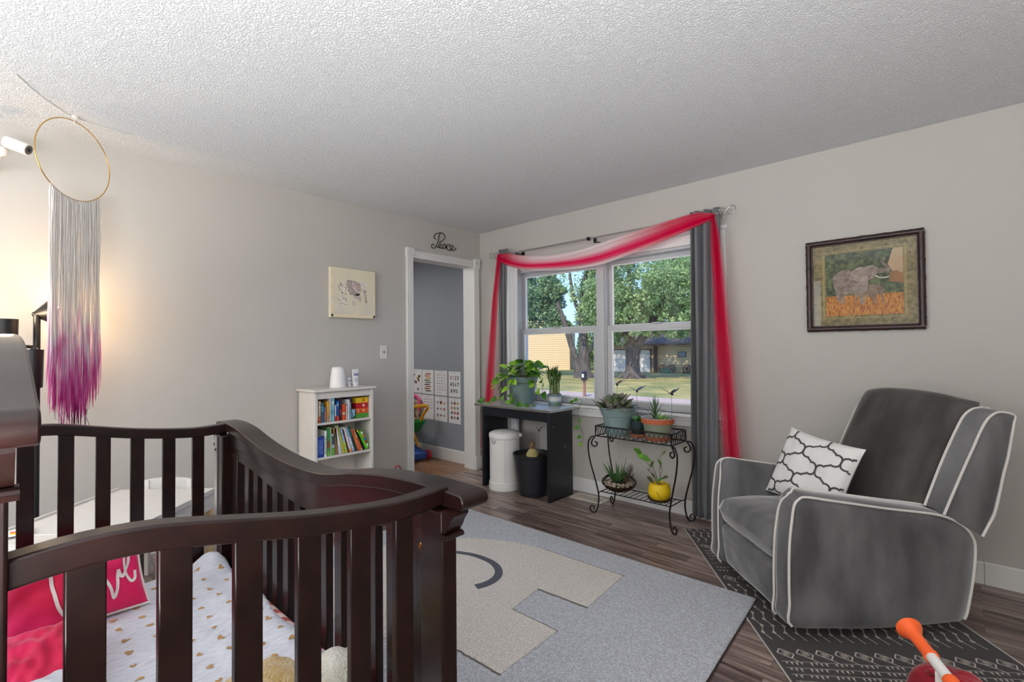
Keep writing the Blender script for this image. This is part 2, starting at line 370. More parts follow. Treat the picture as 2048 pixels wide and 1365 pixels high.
# window_1: two double-hung units side by side
wd = thing('window_1', None, None, ((WX0 + WX1) / 2, 0, WZ0), kind='structure')
XM = 1.445
m = MB()                       # casing on the wall
m.box((WX0 - 0.085, -0.016, WZ0 - 0.02), (WX0 + 0.004, 0, WZ1)); m.box((WX1 - 0.004, -0.016, WZ0 - 0.02), (WX1 + 0.085, 0, WZ1))
m.build('side_casing', M_trim, wd, smooth=False, bevel=0.003)
m = MB(); m.box((WX0 - 0.085, -0.016, WZ1), (WX1 + 0.085, 0, WZ1 + 0.075)); m.box((WX0 - 0.1, -0.03, WZ1 + 0.075), (WX1 + 0.1, 0, WZ1 + 0.1))
m.build('head_casing', M_trim, wd, smooth=False, bevel=0.003)
m = MB(); m.box((WX0 - 0.11, -0.05, WZ0 - 0.022), (WX1 + 0.11, 0.05, WZ0)); m.build('stool', M_trim, wd, smooth=False, bevel=0.005)
m = MB(); m.box((WX0 - 0.085, -0.018, WZ0 - 0.092), (WX1 + 0.085, 0, WZ0 - 0.022)); m.box((WX0 - 0.085, -0.026, WZ0 - 0.05), (WX1 + 0.085, 0, WZ0 - 0.022)); m.build('apron', M_trim, wd, smooth=False, bevel=0.003)
m = MB(); m.box((WX0, 0.0, WZ0), (WX0 + 0.022, 0.15, WZ1)); m.box((WX1 - 0.022, 0, WZ0), (WX1, 0.15, WZ1)); m.box((WX0, 0, WZ1 - 0.02), (WX1, 0.15, WZ1)); m.box((WX0, 0.03, WZ0), (WX1, 0.15, WZ0 + 0.012)); m.box((XM - 0.036, 0.012, WZ0), (XM + 0.036, 0.15, WZ1)); m.box((XM - 0.046, 0.03, WZ0), (XM + 0.046, 0.15, WZ1))
m.build('frame', M_vinyl, wd, smooth=False, bevel=0.002)
def sash(x0, x1, z0, z1, y, bot=0.05, top=0.04, side=0.04):
    m = MB(); t = 0.028
    m.box((x0, y, z0), (x0 + side, y + t, z1)); m.box((x1 - side, y, z0), (x1, y + t, z1)); m.box((x0 + side, y, z0), (x1 - side, y + t, z0 + bot)); m.box((x0 + side, y, z1 - top), (x1 - side, y + t, z1))
    o = m.build('sash', M_vinyl, wd, smooth=False, bevel=0.003)
    g = MB(); bw = 0.012       # glazing bead, sloped towards the glass
    a, b, c, d_ = x0 + side, x1 - side, z0 + bot, z1 - top
    outer = [(a, c), (b, c), (b, d_), (a, d_)]; inner = [(a + bw, c + bw), (b - bw, c + bw), (b - bw, d_ - bw), (a + bw, d_ - bw)]
    g.add([(p[0], y + 0.004, p[1]) for p in outer] + [(p[0], y + t * 0.5, p[1]) for p in inner], [(0, 1, 5, 4), (1, 2, 6, 5), (2, 3, 7, 6), (3, 0, 4, 7)])
    g.build('glazing_bead', mat('white_glazing_bead', (236, 236, 236), 0.35), o, smooth=False)
    MB().box((a, y + t * 0.5 - 0.002, c), (b, y + t * 0.5 + 0.002, d_)).build('pane', M_glass, o, smooth=False)
ZM = 1.40
for x0, x1 in ((WX0 + 0.022, XM - 0.046), (XM + 0.046, WX1 - 0.022)):
    sash(x0, x1, WZ0 + 0.012, ZM + 0.022, 0.045, bot=0.042, top=0.042)
    sash(x0, x1, ZM - 0.022, WZ1 - 0.02, 0.078, bot=0.04, top=0.03, side=0.03)
    MB().box(((x0 + x1) / 2 - 0.03, 0.03, ZM + 0.022), ((x0 + x1) / 2 + 0.03, 0.06, ZM + 0.034)).build('sash_lock', M_vinyl, wd, bevel=0.004)

# light switch
t = thing('light_switch', 'white toggle light switch plate on the wall between canvas and doorway', 'light switch', (0, -1.164, 1.215))
MB().box((0, -1.199, 1.158), (0.006, -1.129, 1.272)).build('plate', M_white, t, bevel=0.003)
MB().prism([(0.006, -1.169, 1.205), (0.018, -1.169, 1.216), (0.018, -1.169, 1.222), (0.006, -1.169, 1.225)], (0, 0.01, 0)).build('toggle', mat('switch_toggle', (120, 116, 112), 0.4), t)
# floor vent
t = thing('floor_vent', 'cream metal floor register in the laminate beside the black desk', 'floor vent', (1.41, -0.14, 0))
m = MB(); m.box((1.262, -0.215, 0), (1.566, -0.19, 0.006)); m.box((1.262, -0.09, 0), (1.566, -0.065, 0.006)); m.box((1.262, -0.19, 0), (1.29, -0.09, 0.006)); m.box((1.538, -0.19, 0), (1.566, -0.09, 0.006))
m.build('frame', mat('cream_metal', (214, 206, 190), 0.4), t, bevel=0.002)
m = MB()
for i in range(20):
    x = 1.294 + i * 0.0125; m.box((x, -0.19, 0.001), (x + 0.0055, -0.09, 0.005))
m.build('grille', mat('cream_metal', (214, 206, 190), 0.4), t, smooth=False)
MB().box((1.29, -0.19, 0.0003), (1.538, -0.09, 0.001)).build('duct', mat('dark_duct', (50, 44, 40), 0.8), t, smooth=False)
# cable jack on the rear casing edge of the doorway side: small white shelf-end seen beside the casing is left to the trim

# ================================================================ RUGS
M_pile = mat('grey_rug_pile', (194, 197, 204), 0.95, var=0.22, vs=120, bump=1.0, bs=150, bdist=0.012, sheen=0.3, spec=0.1, det=2)
M_beige = mat('beige_rug_pile', (224, 217, 208), 0.95, var=0.16, vs=120, bump=1.0, bs=150, bdist=0.012, sheen=0.3, spec=0.1, det=2)
M_dkpile = mat('slate_rug_pile', (104, 106, 114), 0.95, var=0.2, vs=300, bump=1.0, bs=330, bdist=0.006, spec=0.1)
M_bind = mat('dark_rug_binding', (62, 52, 48), 0.9, var=0.2, vs=80)
rug = thing('area_rug', 'large light grey carved pile rug with beige shapes and a slate arc', 'rug', (1.85, -2.4, 0))
rc = [(0.775, -0.985), (2.915, -0.957), (3.07, -3.95), (0.8, -3.98)]
MB().prism([(x, y, 0.0) for x, y in rc], (0, 0, 0.014)).build('pile_field', M_pile, rug, bevel=0.006, bseg=3)
MB().tube([V((x, y, 0.005)) for x, y in rc], 0.0055, 6, True).build('binding', M_bind, rug)
bg_ = [(1.26,-1.428),(1.32,-1.378),(1.391,-1.331),(1.46,-1.29),(1.534,-1.257),(1.62,-1.226),(1.705,-1.207),(1.78,-1.197),(2.321,-1.185),(2.353,-1.577),(2.069,-1.594),(2.099,-1.821),(2.363,-1.82),(2.372,-2.185),(2.145,-2.193),(1.95,-2.30),(1.7,-2.41),(1.45,-2.43),(1.22,-2.34),(1.07,-2.17),(1.0,-1.95),(1.02,-1.74),(1.12,-1.56)]
m = MB().prism([(x, y, 0.0135) for x, y in bg_], (0, 0, 0.0045)); m.build('beige_shape', M_beige, rug, bevel=0.003)
# dark carved outline along the straight shape edges
for a, b in ((7, 8), (9, 10), (11, 12), (13, 14), (14, 15)):
    m = MB()
    pa, pb = V((*bg_[a], 0.0146)), V((*bg_[b], 0.0146)); n_ = int((pb - pa).length / 0.012)
    m.tube([pa.lerp(pb, k / n_) + V((random.uniform(-.002, .002), random.uniform(-.002, .002), 0)) for k in range(n_ + 1)], 0.0045, 5)
    m.build('carved_line', mat('carved_line_yarn', (112, 104, 98), 0.95, var=0.3, vs=200), rug)
ar = [(1.30,-1.66),(1.36,-1.62),(1.438,-1.573),(1.522,-1.54),(1.60,-1.53),(1.69,-1.537),(1.765,-1.57),(1.815,-1.62),(1.838,-1.68),(1.838,-1.74),(1.821,-1.79)]
sp = smoothpath(ar, 5); m = MB(); L_ = []; R_ = []
for i, p in enumerate(sp):
    tt = (sp[min(i + 1, len(sp) - 1)] - sp[max(i - 1, 0)]).normalized(); nn = V((-tt.y, tt.x, 0)); w_ = 0.014 + 0.012 * i / len(sp); L_.append(p + nn * w_); R_.append(p - nn * w_)
for i in range(len(sp) - 1):
    z0, z1 = V((0, 0, 0.0175)), V((0, 0, 0.0195)); m.add([L_[i] + z0, L_[i + 1] + z0, R_[i + 1] + z0, R_[i] + z0, L_[i] + z1, L_[i + 1] + z1, R_[i + 1] + z1, R_[i] + z1], [(4, 7, 6, 5), (0, 1, 5, 4), (1, 2, 6, 5), (2, 3, 7, 6), (3, 0, 4, 7)])
m.build('slate_arc', M_dkpile, rug)

# charcoal printed rug under the recliner: local u across (0..W), v along
ru0 = V((2.486, -0.565, 0)); du = V((0.601, -0.799, 0)); dv = V((0.799, 0.601, 0))
def RP(u, v, z=0.0): p = ru0 + du * u + dv * v; return V((p.x, p.y, z))
# left border runs along du; the right border is 0.92 m away
rug2 = thing('printed_rug', 'thin charcoal rug with cream tribal print under the grey recliner', 'rug', (3.2, -0.9, 0))
RW, RL0, RL1 = 0.92, -0.35, 2.1
MB().prism([RP(RL0, 0), RP(RL1, 0), RP(RL1, RW), RP(RL0, RW)], (0, 0, 0.006)).build('woven_field', mat('charcoal_woven', (66, 62, 62), 0.85, var=0.25, vs=160, bump=0.4, bs=300, sheen=0.2), rug2, smooth=False)
mp_ = MB(); zt = 0.0066
def q4(u0, v0, u1, v1, w_):
    a = RP(u0, v0, zt); b = RP(u1, v1, zt); d_ = (b - a).normalized(); n_ = V((-d_.y, d_.x, 0)) * w_ / 2
    mp_.add([a + n_, a - n_, b - n_, b + n_], [(0, 1, 2, 3)])
def diamond(u, v, s, w_=None):
    w_ = w_ or s; mp_.add([RP(u - s, v, zt), RP(u, v - w_, zt), RP(u + s, v, zt), RP(u, v + w_, zt)], [(0, 1, 2, 3)])
def band_tri(u, rows=4):
    for rrow in range(rows):
        q4(u + rrow * 0.038, 0.02, u + rrow * 0.038, RW - 0.02, 0.0022)
        for j in range(48):
            v0 = 0.03 + j * 0.0182
            if (j + rrow) % 5 != 4: mp_.add([RP(u + rrow * 0.038 + 0.004, v0, zt), RP(u + rrow * 0.038 + 0.004, v0 + 0.010, zt), RP(u + rrow * 0.038 + 0.018 + 0.004 * (j % 3), v0 + 0.004, zt)], [(0, 1, 2)])
def band_dash(u, rows=4):
    for rrow in range(rows):
        for j in range(62): q4(u + rrow * 0.013, 0.02 + j * 0.0143, u + rrow * 0.013, 0.02 + j * 0.0143 + 0.006, 0.003)
def band_diamond(u):
    for j in range(12):
        v0 = 0.055 + j * 0.0735; s_ = 0.030
        P = [(u + s_, v0 + .012), (u + .004, v0 + s_), (u - s_, v0 - .012), (u - .004, v0 - s_)]
        for a in range(4): q4(*P[a], *P[(a + 1) % 4], 0.005)
        for e_ in (-0.008, 0, 0.008): q4(u - 0.012, v0 + e_, u + 0.012, v0 + e_ + 0.004, 0.004)
        q4(u + s_, v0 + .012, u + s_ + .02, v0 + 0.03, 0.004)
def band_chain(u0, u1, pitch=0.046):
    """wavy chains running along the rug with a lozenge at every bend"""
    n_ = int((u1 - u0) / 0.052); vv = 0.035
    while vv < RW - 0.03:
        for k in range(n_):
            a = u0 + k * 0.052; s_ = 0.008 if k % 2 else -0.008; q4(a, vv + s_, a + 0.052, vv - s_, 0.0040); diamond(a, vv + s_, 0.0135, 0.009)
        vv += pitch
band_chain(-0.33, -0.12); band_diamond(-0.06); band_tri(0.0, 4); band_dash(0.165, 3); band_tri(0.22, 2); band_diamond(0.355); band_chain(0.43, 0.93); band_diamond(0.99)
band_tri(1.04, 4); band_dash(1.2, 4); band_tri(1.26, 3); band_diamond(1.43); band_chain(1.5, 2.05)
mp_.build('cream_print', mat('cream_yarn', (196, 188, 178), 0.9, var=0.15, vs=200), rug2, smooth=False)
m = MB()
for v0 in (0.0, RW): m.tube([RP(RL0, v0, 0.005), RP(RL1, v0, 0.005)], 0.004, 6)
m.build('edge_binding', mat('cream_binding', (188, 184, 178), 0.9), rug2)
# ================================================================ CRIB
M_esp = mat('espresso_wood', (30, 12, 9), 0.34, var=0.35, vs=3, stretch=(1, 6, 6), bump=0.05, bs=90, coat=0.3, spec=0.3)
M_screw = mat('nickel_plate', (190, 188, 184), 0.3, metal=0.9)
crib = thing('crib', 'dark espresso wooden crib with slatted sides and curved rolled top rails', 'crib', (2.2, -3.15, 0))
# end panel top rails: height of the top against y (back high, camel dip towards the front)
RAIL = [(-3.475, 0.998), (-3.43, 1.003), (-3.38, 1.004), (-3.33, 1.0), (-3.25, 0.985), (-3.14, 0.963), (-3.05, 0.950), (-2.96, 0.941), (-2.90, 0.941), (-2.83, 0.946)]
def end_panel(x, s):
    """x: inner/outer centre plane"""
    ys = [-3.475 + (3.475 - 2.83) * i / 28 for i in range(29)]
    top = [(y, sinterp(RAIL, y)) for y in ys]
    m = MB(); P = [V((x - 0.019, y, z)) for y, z in top] + [V((x - 0.019, y, z - 0.036)) for y, z in reversed(top)]
    m.prism(P, (0.038, 0, 0)); m.build('end_rail', M_esp, crib, bevel=0.004, angle=50)
    MB().box((x - 0.014, -3.475, 0.16), (x + 0.014, -2.83, 0.24)).build('bottom_rail', M_esp, crib, bevel=0.003)
    for k in range(7):
        y = -3.424 + 0.094 * k
        if k == 6: continue
        zt_ = sinterp(RAIL, y + 0.02) - 0.03
        MB().box((x - 0.007, y, 0.22), (x + 0.009, y + 0.04, zt_)).build('slat', M_esp, crib, bevel=0.002)
end_panel(2.838, 1); end_panel(1.482, -1)
def cap_profile(x_out, s, z):  # (offset outward, z) of the rolled end
    return None
def post(x0, x1, y0, y1, ztop):
    MB().box((x0, y0, 0.0145), (x1, y1, ztop)).build('post', M_esp, crib, bevel=0.004)
post(2.80, 2.872, -2.862, -2.822, 0.90); post(1.447, 1.52, -2.862, -2.822, 0.90)
post(2.80, 2.872, -3.512, -3.472, 1.14); post(1.447, 1.52, -3.512, -3.472, 1.14)
# front top cap: flat board 70 mm deep following a camel curve, bull-nosed at both ends
FT = [(1.40, 0.945), (1.45, 0.947), (1.53, 0.946), (1.634, 0.936), (1.749, 0.914), (1.854, 0.897), (1.97, 0.884), (2.09, 0.877), (2.18, 0.876), (2.28, 0.880), (2.38, 0.893), (2.46, 0.909), (2.55, 0.922), (2.64, 0.932), (2.76, 0.938), (2.86, 0.938), (2.90, 0.937)]
def cap(pts, y0, y1, t, name, nose=0.019):
    n = 70; xs = [pts[0][0] + (pts[-1][0] - pts[0][0]) * i / n for i in range(n + 1)]
    top = [(x, sinterp(pts, x)) for x in xs]; P = []
    P += [V((x, y0, z)) for x, z in top]
    xe, ze = top[-1]; r = t / 2
    P += [V((xe + r * math.sin(a), y0, ze - r + r * math.cos(a))) for a in [PI * k / 8 for k in range(1, 8)]]
    P += [V((x, y0, z - t)) for x, z in reversed(top)]
    xe, ze = top[0]
    P += [V((xe - r * math.sin(a), y0, ze - r + r * math.cos(a))) for a in [PI * k / 8 for k in range(7, 0, -1)]]
    MB().prism(P, (0, y1 - y0, 0)).build(name, M_esp, crib, bevel=0.003, angle=40)
cap(FT, -2.845, -2.772, 0.034, 'front_top_cap')
HB = [(1.50, 0.806), (1.60, 0.805), (1.70, 0.799), (1.80, 0.786), (1.90, 0.769), (2.0, 0.758), (2.1, 0.752), (2.18, 0.750), (2.26, 0.753), (2.36, 0.762), (2.45, 0.774), (2.55, 0.790), (2.65, 0.806), (2.75, 0.814), (2.82, 0.815)]
def header(y0, y1, off=0.0, top=FT, bot=HB, name='front_header', x0=1.50, x1=2.82):
    n = 60; xs = [x0 + (x1 - x0) * i / n for i in range(n + 1)]
    P = [V((x, y0, sinterp(top, x) - 0.03)) for x in xs] + [V((x, y0, sinterp(bot, x) + off)) for x in reversed(xs)]
    MB().prism(P, (0, y1 - y0, 0)).build(name, M_esp, crib, bevel=0.002, angle=50)
header(-2.834, -2.79, off=0.048)
header(-2.829, -2.795, off=0.0, name='front_arch_rail')
for k in range(13):
    x = 1.664 + 0.0865 * k
    MB().box((x, -2.828, 0.20), (x + 0.040, -2.806, sinterp(HB, x + 0.02) + 0.02)).build('front_slat', M_esp, crib, bevel=0.002)
for a, b in ((1.52, 1.60), (2.745, 2.80)):
    MB().box((a, -2.832, 0.10), (b, -2.797, 0.83)).build('front_stile', M_esp, crib, bevel=0.002)
MB().box((1.52, -2.832, 0.12), (2.80, -2.797, 0.21)).build('front_bottom_rail', M_esp, crib, bevel=0.003)
for z in (0.797, 0.30):
    MB().lathe([(0.0001, 0.0), (0.0075, 0.0), (0.0085, 0.002), (0.0085, 0.004), (0.005, 0.007), (0.005, 0.004), (0.0001, 0.004)][::-1] and [(0.0085, 0), (0.0085, 0.004), (0.006, 0.0065), (0.0045, 0.0065), (0.0035, 0.003), (0.0001, 0.003)], (2.768, -2.832, z), 16, (0, -1, 0)).build('bolt', M_brass, crib)
# scroll corbels below the cap noses
def corbel(xf, s, y0, y1, z):
    """cove moulding and bead on the outer face of a post; xf = face x, s = outward sign, z = underside of the cap"""
    cove = [(0, 0), (0.036, 0), (0.036, -0.006), (0.030, -0.014), (0.024, -0.022), (0.020, -0.032), (0.014, -0.040), (0.010, -0.046), (0, -0.046)]
    MB().prism([V((xf + s * a, y0, z + b)) for a, b in cove], (0, y1 - y0, 0)).build('corbel', M_esp, crib, angle=30)
    bead = [(0, -0.046)] + [(0.012 + 0.007 * math.cos(a), -0.053 + 0.006 * math.sin(a)) for a in [PI / 2 - PI * k / 8 for k in range(9)]] + [(0, -0.060)]
    MB().prism([V((xf + s * a, y0 - 0.004, z + b)) for a, b in bead], (0, y1 - y0 + 0.008, 0)).build('bead', M_esp, crib, angle=30)
corbel(2.872, 1, -2.862, -2.822, 0.905); corbel(1.447, -1, -2.862, -2.822, 0.912)
# tall back
BT_ = [(1.40, 1.17), (1.46, 1.185), (1.56, 1.215), (1.70, 1.247), (1.85, 1.262), (2.16, 1.272), (2.45, 1.262), (2.60, 1.247), (2.74, 1.215), (2.84, 1.187), (2.90, 1.172)]
cap(BT_, -3.535, -3.449, 0.042, 'back_top_cap')
header(-3.508, -3.472, top=BT_, bot=[(1.5, 1.02), (2.8, 1.02)], name='back_header')
corbel(2.872, 1, -3.512, -3.468, 1.132); corbel(1.447, -1, -3.512, -3.468, 1.132)
m = MB(); m.prism([V((2.872 + a, -3.516, 1.068 + b)) for a, b in ((0, 0), (0.014, 0.002), (0.02, 0.009), (0.014, 0.016), (0, 0.018))], (0, 0.052, 0)); m.build('bead', M_esp, crib, angle=30)
for k in range(13):
    x = 1.60 + 0.09 * k
    MB().box((x, -3.5, 0.2), (x + 0.04, -3.48, 1.03)).build('back_slat', M_esp, crib, bevel=0.002)
MB().box((1.52, -3.506, 0.12), (2.80, -3.474, 0.21)).build('back_bottom_rail', M_esp, crib, bevel=0.003)
# galvanised mounting strip on the far front post
m = MB().box((1.4455, -2.866, 0.30), (1.4725, -2.8625, 0.895)); m.build('mounting_strip', M_screw, crib, smooth=False)
for z in (0.84, 0.56): MB().cyl((1.459, -2.866, z), (1.459, -2.869, z), 0.005).build('screw', mat('dark_screw', (40, 38, 38), 0.3, metal=0.8), crib)

# mattress with a striped sheet and a muslin blanket
def striped():
    m = bpy.data.materials.new('striped_sheet'); m.use_nodes = True; n = m.node_tree.nodes; L = m.node_tree.links; p = n['Principled BSDF']
    t = n.new('ShaderNodeTexCoord'); w_ = n.new('ShaderNodeTexWave'); w_.wave_type = 'BANDS'; w_.bands_direction = 'X'; w_.inputs['Scale'].default_value = 4.6; w_.inputs['Distortion'].default_value = 0.2
    L.new(t.outputs['Object'], w_.inputs['Vector']); r = n.new('ShaderNodeValToRGB'); r.color_ramp.interpolation = 'CONSTANT'
    r.color_ramp.elements[0].color = lin((240, 208, 204)); r.color_ramp.elements[1].position = 0.55; r.color_ramp.elements[1].color = lin((196, 92, 84))
    L.new(w_.outputs['Fac'], r.inputs[0]); L.new(r.outputs[0], p.inputs['Base Color']); p.inputs['Roughness'].default_value = 0.85; return m
mt = thing('crib_mattress', 'crib mattress in a pink and rust striped sheet inside the dark crib', 'mattress', (2.15, -3.15, 0.27))
MB().box((1.50, -3.465, 0.27), (2.815, -2.838, 0.41)).build('sheeted_core', striped(), mt, bevel=0.035, bseg=5)
MB().box((1.50, -3.465, 0.225), (2.815, -2.838, 0.262)).build('support_board', M_esp, crib, bevel=0.002)
M_muslin = mat('muslin', (226, 228, 238), 0.9, var=0.09, vs=130, bump=1.0, bs=110, stretch=(1.6, 0.3, 1), bdist=0.006)
M_hearts = mat('tan_heart_print', (196, 152, 104), 0.85, var=0.25, vs=120)
def bl(u, v):
    x = 1.515 + 1.27 * u; y = -3.45 + 0.585 * v
    z = 0.414 + 0.009 * noise.noise(V((x * 9, y * 14, 1))) + 0.006 * noise.noise(V((x * 30 + y * 22, y * 6, 4)))
    z += 0.055 * math.exp(-(((x - 1.56) / 0.07) ** 2 + ((y + 2.905) / 0.06) ** 2))
    if v > 0.97: z -= 0.006
    return V((x, y + 0.02 * noise.noise(V((x * 5, 0, 7))) * v, max(z, 0.4125)))
blk = thing('muslin_blanket', 'crinkled white muslin blanket with small tan hearts spread over the crib mattress', 'blanket', (2.15, -3.15, 0.41))
MB().grid(bl, 110, 60).build('cloth', M_muslin, blk, angle=80, solid=0.002)
m = MB()
for i in range(16):
    for j in range(9):
        u = (i + 0.5 + (j % 2) * 0.5) / 16.5; v = (j + 0.5) / 9; rr = random.uniform(0, 6.28); s = random.uniform(0.008, 0.0115)
        hp = [(0, -1), (0.6, -0.4), (1, 0.25), (0.85, 0.75), (0.45, 0.85), (0, 0.4), (-0.45, 0.85), (-0.85, 0.75), (-1, 0.25), (-0.6, -0.4)]
        ca, sa = math.cos(rr), math.sin(rr); vs = [bl(u, v) + V((0, 0, 0.0025))]
        for a, b in hp:
            a2, b2 = a * ca - b * sa, a * sa + b * ca; vs.append(bl(u + a2 * s / 1.27, v + b2 * s / 0.585) + V((0, 0, 0.0025)))
        m.add(vs, [(0, k + 1, (k + 1) % 10 + 1) for k in range(10)])
m.build('heart_print', M_hearts, blk, kind='stuff')

# generic cushion surface
def cushion_fn(w_, h_, t_, seed=0, wr=0.012, pinch=0.07):
    def S(u, v, side):
        a, b = 2 * u - 1, 2 * v - 1
        e = (max(0, 1 - abs(a) ** 2.6) * max(0, 1 - abs(b) ** 2.6)) ** 0.5
        k = 1 - pinch * (1 - abs(b) ** 2) * abs(a) ** 3; k2 = 1 - pinch * (1 - abs(a) ** 2) * abs(b) ** 3
        n_ = wr * noise.noise(V((a * 2.1 + seed, b * 2.1, side * 3))) * e + wr * 0.5 * noise.noise(V((a * 6, b * 3 + seed, side))) * e
        return V((a * w_ / 2 * k, b * h_ / 2 * k2, side * (e * t_ / 2 + n_)))
    return S
def cushion(name, parent, Mx, w_, h_, t_, m_, seed=0, piping=None, wr=0.012, pr=0.005):
    S = cushion_fn(w_, h_, t_, seed, wr)
    mb = MB(); mb.M = Mx; n = 34
    mb.grid(lambda u, v: S(u, v, 1), n, n); mb.grid(lambda u, v: S(1 - u, v, -1), n, n)
    body = mb.build(name, m_, parent, angle=75, local=True); S.body = body
    if piping:
        pm = MB(); pm.M = Mx; P = [S(k / 20, 0, 1) for k in range(20)] + [S(1, k / 20, 1) for k in range(20)] + [S(1 - k / 20, 1, 1) for k in range(20)] + [S(0, 1 - k / 20, 1) for k in range(20)]
        pm.tube(P, pr, 8, True); pm.build('piping', piping, body, local=True)
    return S
def ribbon(mb, S, path, w_, z=0.002, side=1):
    """flat band following the cushion face through uv points"""
    P = [S(u, v, side) for u, v in path]; L_ = []; R_ = []
    for i, p in enumerate(P):
        t = (P[min(i + 1, len(P) - 1)] - P[max(i - 1, 0)]); t = t.normalized() if t.length > 1e-9 else V((1, 0, 0))
        u, v = path[i]; e = 0.01; nr = (S(min(1, u + e), v, side) - S(max(0, u - e), v, side)).cross(S(u, min(1, v + e), side) - S(u, max(0, v - e), side)).normalized() * side
        sd = nr.cross(t).normalized() * (w_ / 2); L_.append(p + sd + nr * z); R_.append(p - sd + nr * z)
    n = len(P); mb.add(L_ + R_, [(i, n + i, n + i + 1, i + 1) for i in range(n - 1)])
M_pink = mat('pink_velvet', (246, 30, 110), 0.7, c2=(226, 10, 76), vs=5, bump=0.3, bs=260, sheen=0.5)
M_cream = mat('cream_cord', (236, 228, 224), 0.8)
def orient(loc, xdir, ydir):
    x = V(xdir).normalized(); y = V(ydir); y = (y - x * y.dot(x)).normalized(); z = x.cross(y)
    M = Matrix((x, y, z)).transposed().to_4x4(); M.translation = V(loc); return M
# bolster-like pillow with the word Love
lp = thing('love_pillow', 'hot pink pillow lettered Love with cream piping leaning at the crib head', 'pillow', (0, 0, 0))
Mx = orient((1.665, -3.302, 0.532), (-0.10, 0.99, 0.0), (-0.46, -0.04, 0.88))
S = cushion('pillow_body', lp, Mx, 0.34, 0.25, 0.11, M_pink, 3, M_cream, wr=0.016)
m = MB(); m.M = Mx
Lp = [(0.40, 0.86), (0.36, 0.88), (0.315, 0.84), (0.32, 0.72), (0.33, 0.58), (0.35, 0.42), (0.39, 0.30), (0.44, 0.24), (0.49, 0.28)]
op = [(0.58, 0.62), (0.53, 0.60), (0.50, 0.48), (0.53, 0.36), (0.59, 0.34), (0.64, 0.42), (0.63, 0.55), (0.58, 0.62), (0.63, 0.60), (0.66, 0.60)]
vp = [(0.66, 0.60), (0.69, 0.48), (0.72, 0.32), (0.755, 0.46), (0.775, 0.64)]
ep = [(0.775, 0.64), (0.80, 0.54), (0.83, 0.60), (0.865, 0.70), (0.87, 0.82), (0.845, 0.84), (0.825, 0.72), (0.835, 0.56), (0.87, 0.46), (0.905, 0.48), (0.92, 0.58)]
for P_ in (Lp, op, vp, ep): ribbon(m, S, [(p.x, p.y - 0.15) for p in smoothpath(P_, 7)], 0.0085, 0.003)
m.build('lettering', M_cream, S.body, local=True)
p2 = thing('pink_pillow', 'plain hot pink pillow with piping lying below the lettered one in the crib', 'pillow', (0, 0, 0))
Mx = orient((1.985, -3.385, 0.458), (0.10, 0.99, 0.0), (-0.97, 0.0, 0.2))
cushion('pillow_body', p2, Mx, 0.20, 0.32, 0.085, M_pink, 9, M_cream, wr=0.02)
t = thing('white_pillow', 'small white pillow under the pink pillows at the lower left of the crib', 'pillow', (0, 0, 0))
Mx = orient((2.16, -3.395, 0.452), (-0.9, 0.3, 0), (-0.3, -0.9, 0.1))
cushion('pillow_body', t, Mx, 0.26, 0.14, 0.07, mat('white_cotton', (222, 224, 232), 0.85, var=0.04, vs=8), 5)
# plush toy: golden lamb lying at the crib foot
M_fur = mat('golden_plush', (206, 168, 98), 0.95, c2=(232, 208, 160), vs=30, bump=1, bs=160, bdist=0.01, sheen=0.5)
M_fur2 = mat('cream_plush', (224, 218, 200), 0.95, c2=(238, 236, 226), vs=30, bump=1, bs=160, bdist=0.01, sheen=0.5)
pl = thing('plush_toy', 'golden and cream plush animal lying on the muslin at the crib foot', 'plush toy', (2.55, -3.05, 0.42))
MB().blob((2.545, -3.10, 0.485), (0.085, 0.115, 0.07), 28, 18, 0.12, 3).build('body', M_fur, pl, angle=80)
MB().blob((2.60, -2.955, 0.49), (0.062, 0.06, 0.06), 24, 16, 0.08, 3).build('head', M_fur2, pl, angle=80)
MB().blob((2.56, -2.90, 0.475), (0.018, 0.035, 0.045), 14, 10, 0.1).build('ear', M_fur, pl, angle=80)
MB().blob((2.655, -2.945, 0.48), (0.032, 0.018, 0.03), 14, 10, 0.1).build('ear', M_fur, pl, angle=80)
MB().blob((2.655, -2.985, 0.50), (0.006, 0.006, 0.006), 10, 8).build('eye', mat('brown_eye', (60, 38, 30), 0.2), pl)
MB().blob((2.63, -3.12, 0.44), (0.045, 0.03, 0.03), 14, 10, 0.1).build('paw', M_fur2, pl, angle=80)

# ================================================================ RECLINER  (local: +y to the back, near side = +x)
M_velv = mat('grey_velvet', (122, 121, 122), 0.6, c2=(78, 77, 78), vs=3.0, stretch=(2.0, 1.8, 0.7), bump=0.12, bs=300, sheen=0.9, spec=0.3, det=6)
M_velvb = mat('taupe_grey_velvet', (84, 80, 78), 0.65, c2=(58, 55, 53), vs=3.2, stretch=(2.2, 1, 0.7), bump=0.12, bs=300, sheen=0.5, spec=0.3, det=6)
M_pipe = mat('cream_piping', (216, 212, 206), 0.7)
rec = thing('recliner', 'grey velvet glider recliner with cream piping at the right', 'armchair', (2.8547, -0.9222, 0), math.radians(-45.73))
armP = [(0.004, 0.045), (-0.004, 0.14), (-0.005, 0.26), (0.0, 0.39), (0.012, 0.49), (0.024, 0.558), (0.045, 0.585), (0.075, 0.594), (0.17, 0.58), (0.28, 0.564), (0.38, 0.549), (0.47, 0.536), (0.57, 0.523), (0.66, 0.508), (0.73, 0.483), (0.79, 0.441), (0.82, 0.39), (0.822, 0.33), (0.812, 0.24), (0.79, 0.13), (0.765, 0.055), (0.70, 0.042), (0.55, 0.030), (0.36, 0.022), (0.18, 0.028)]
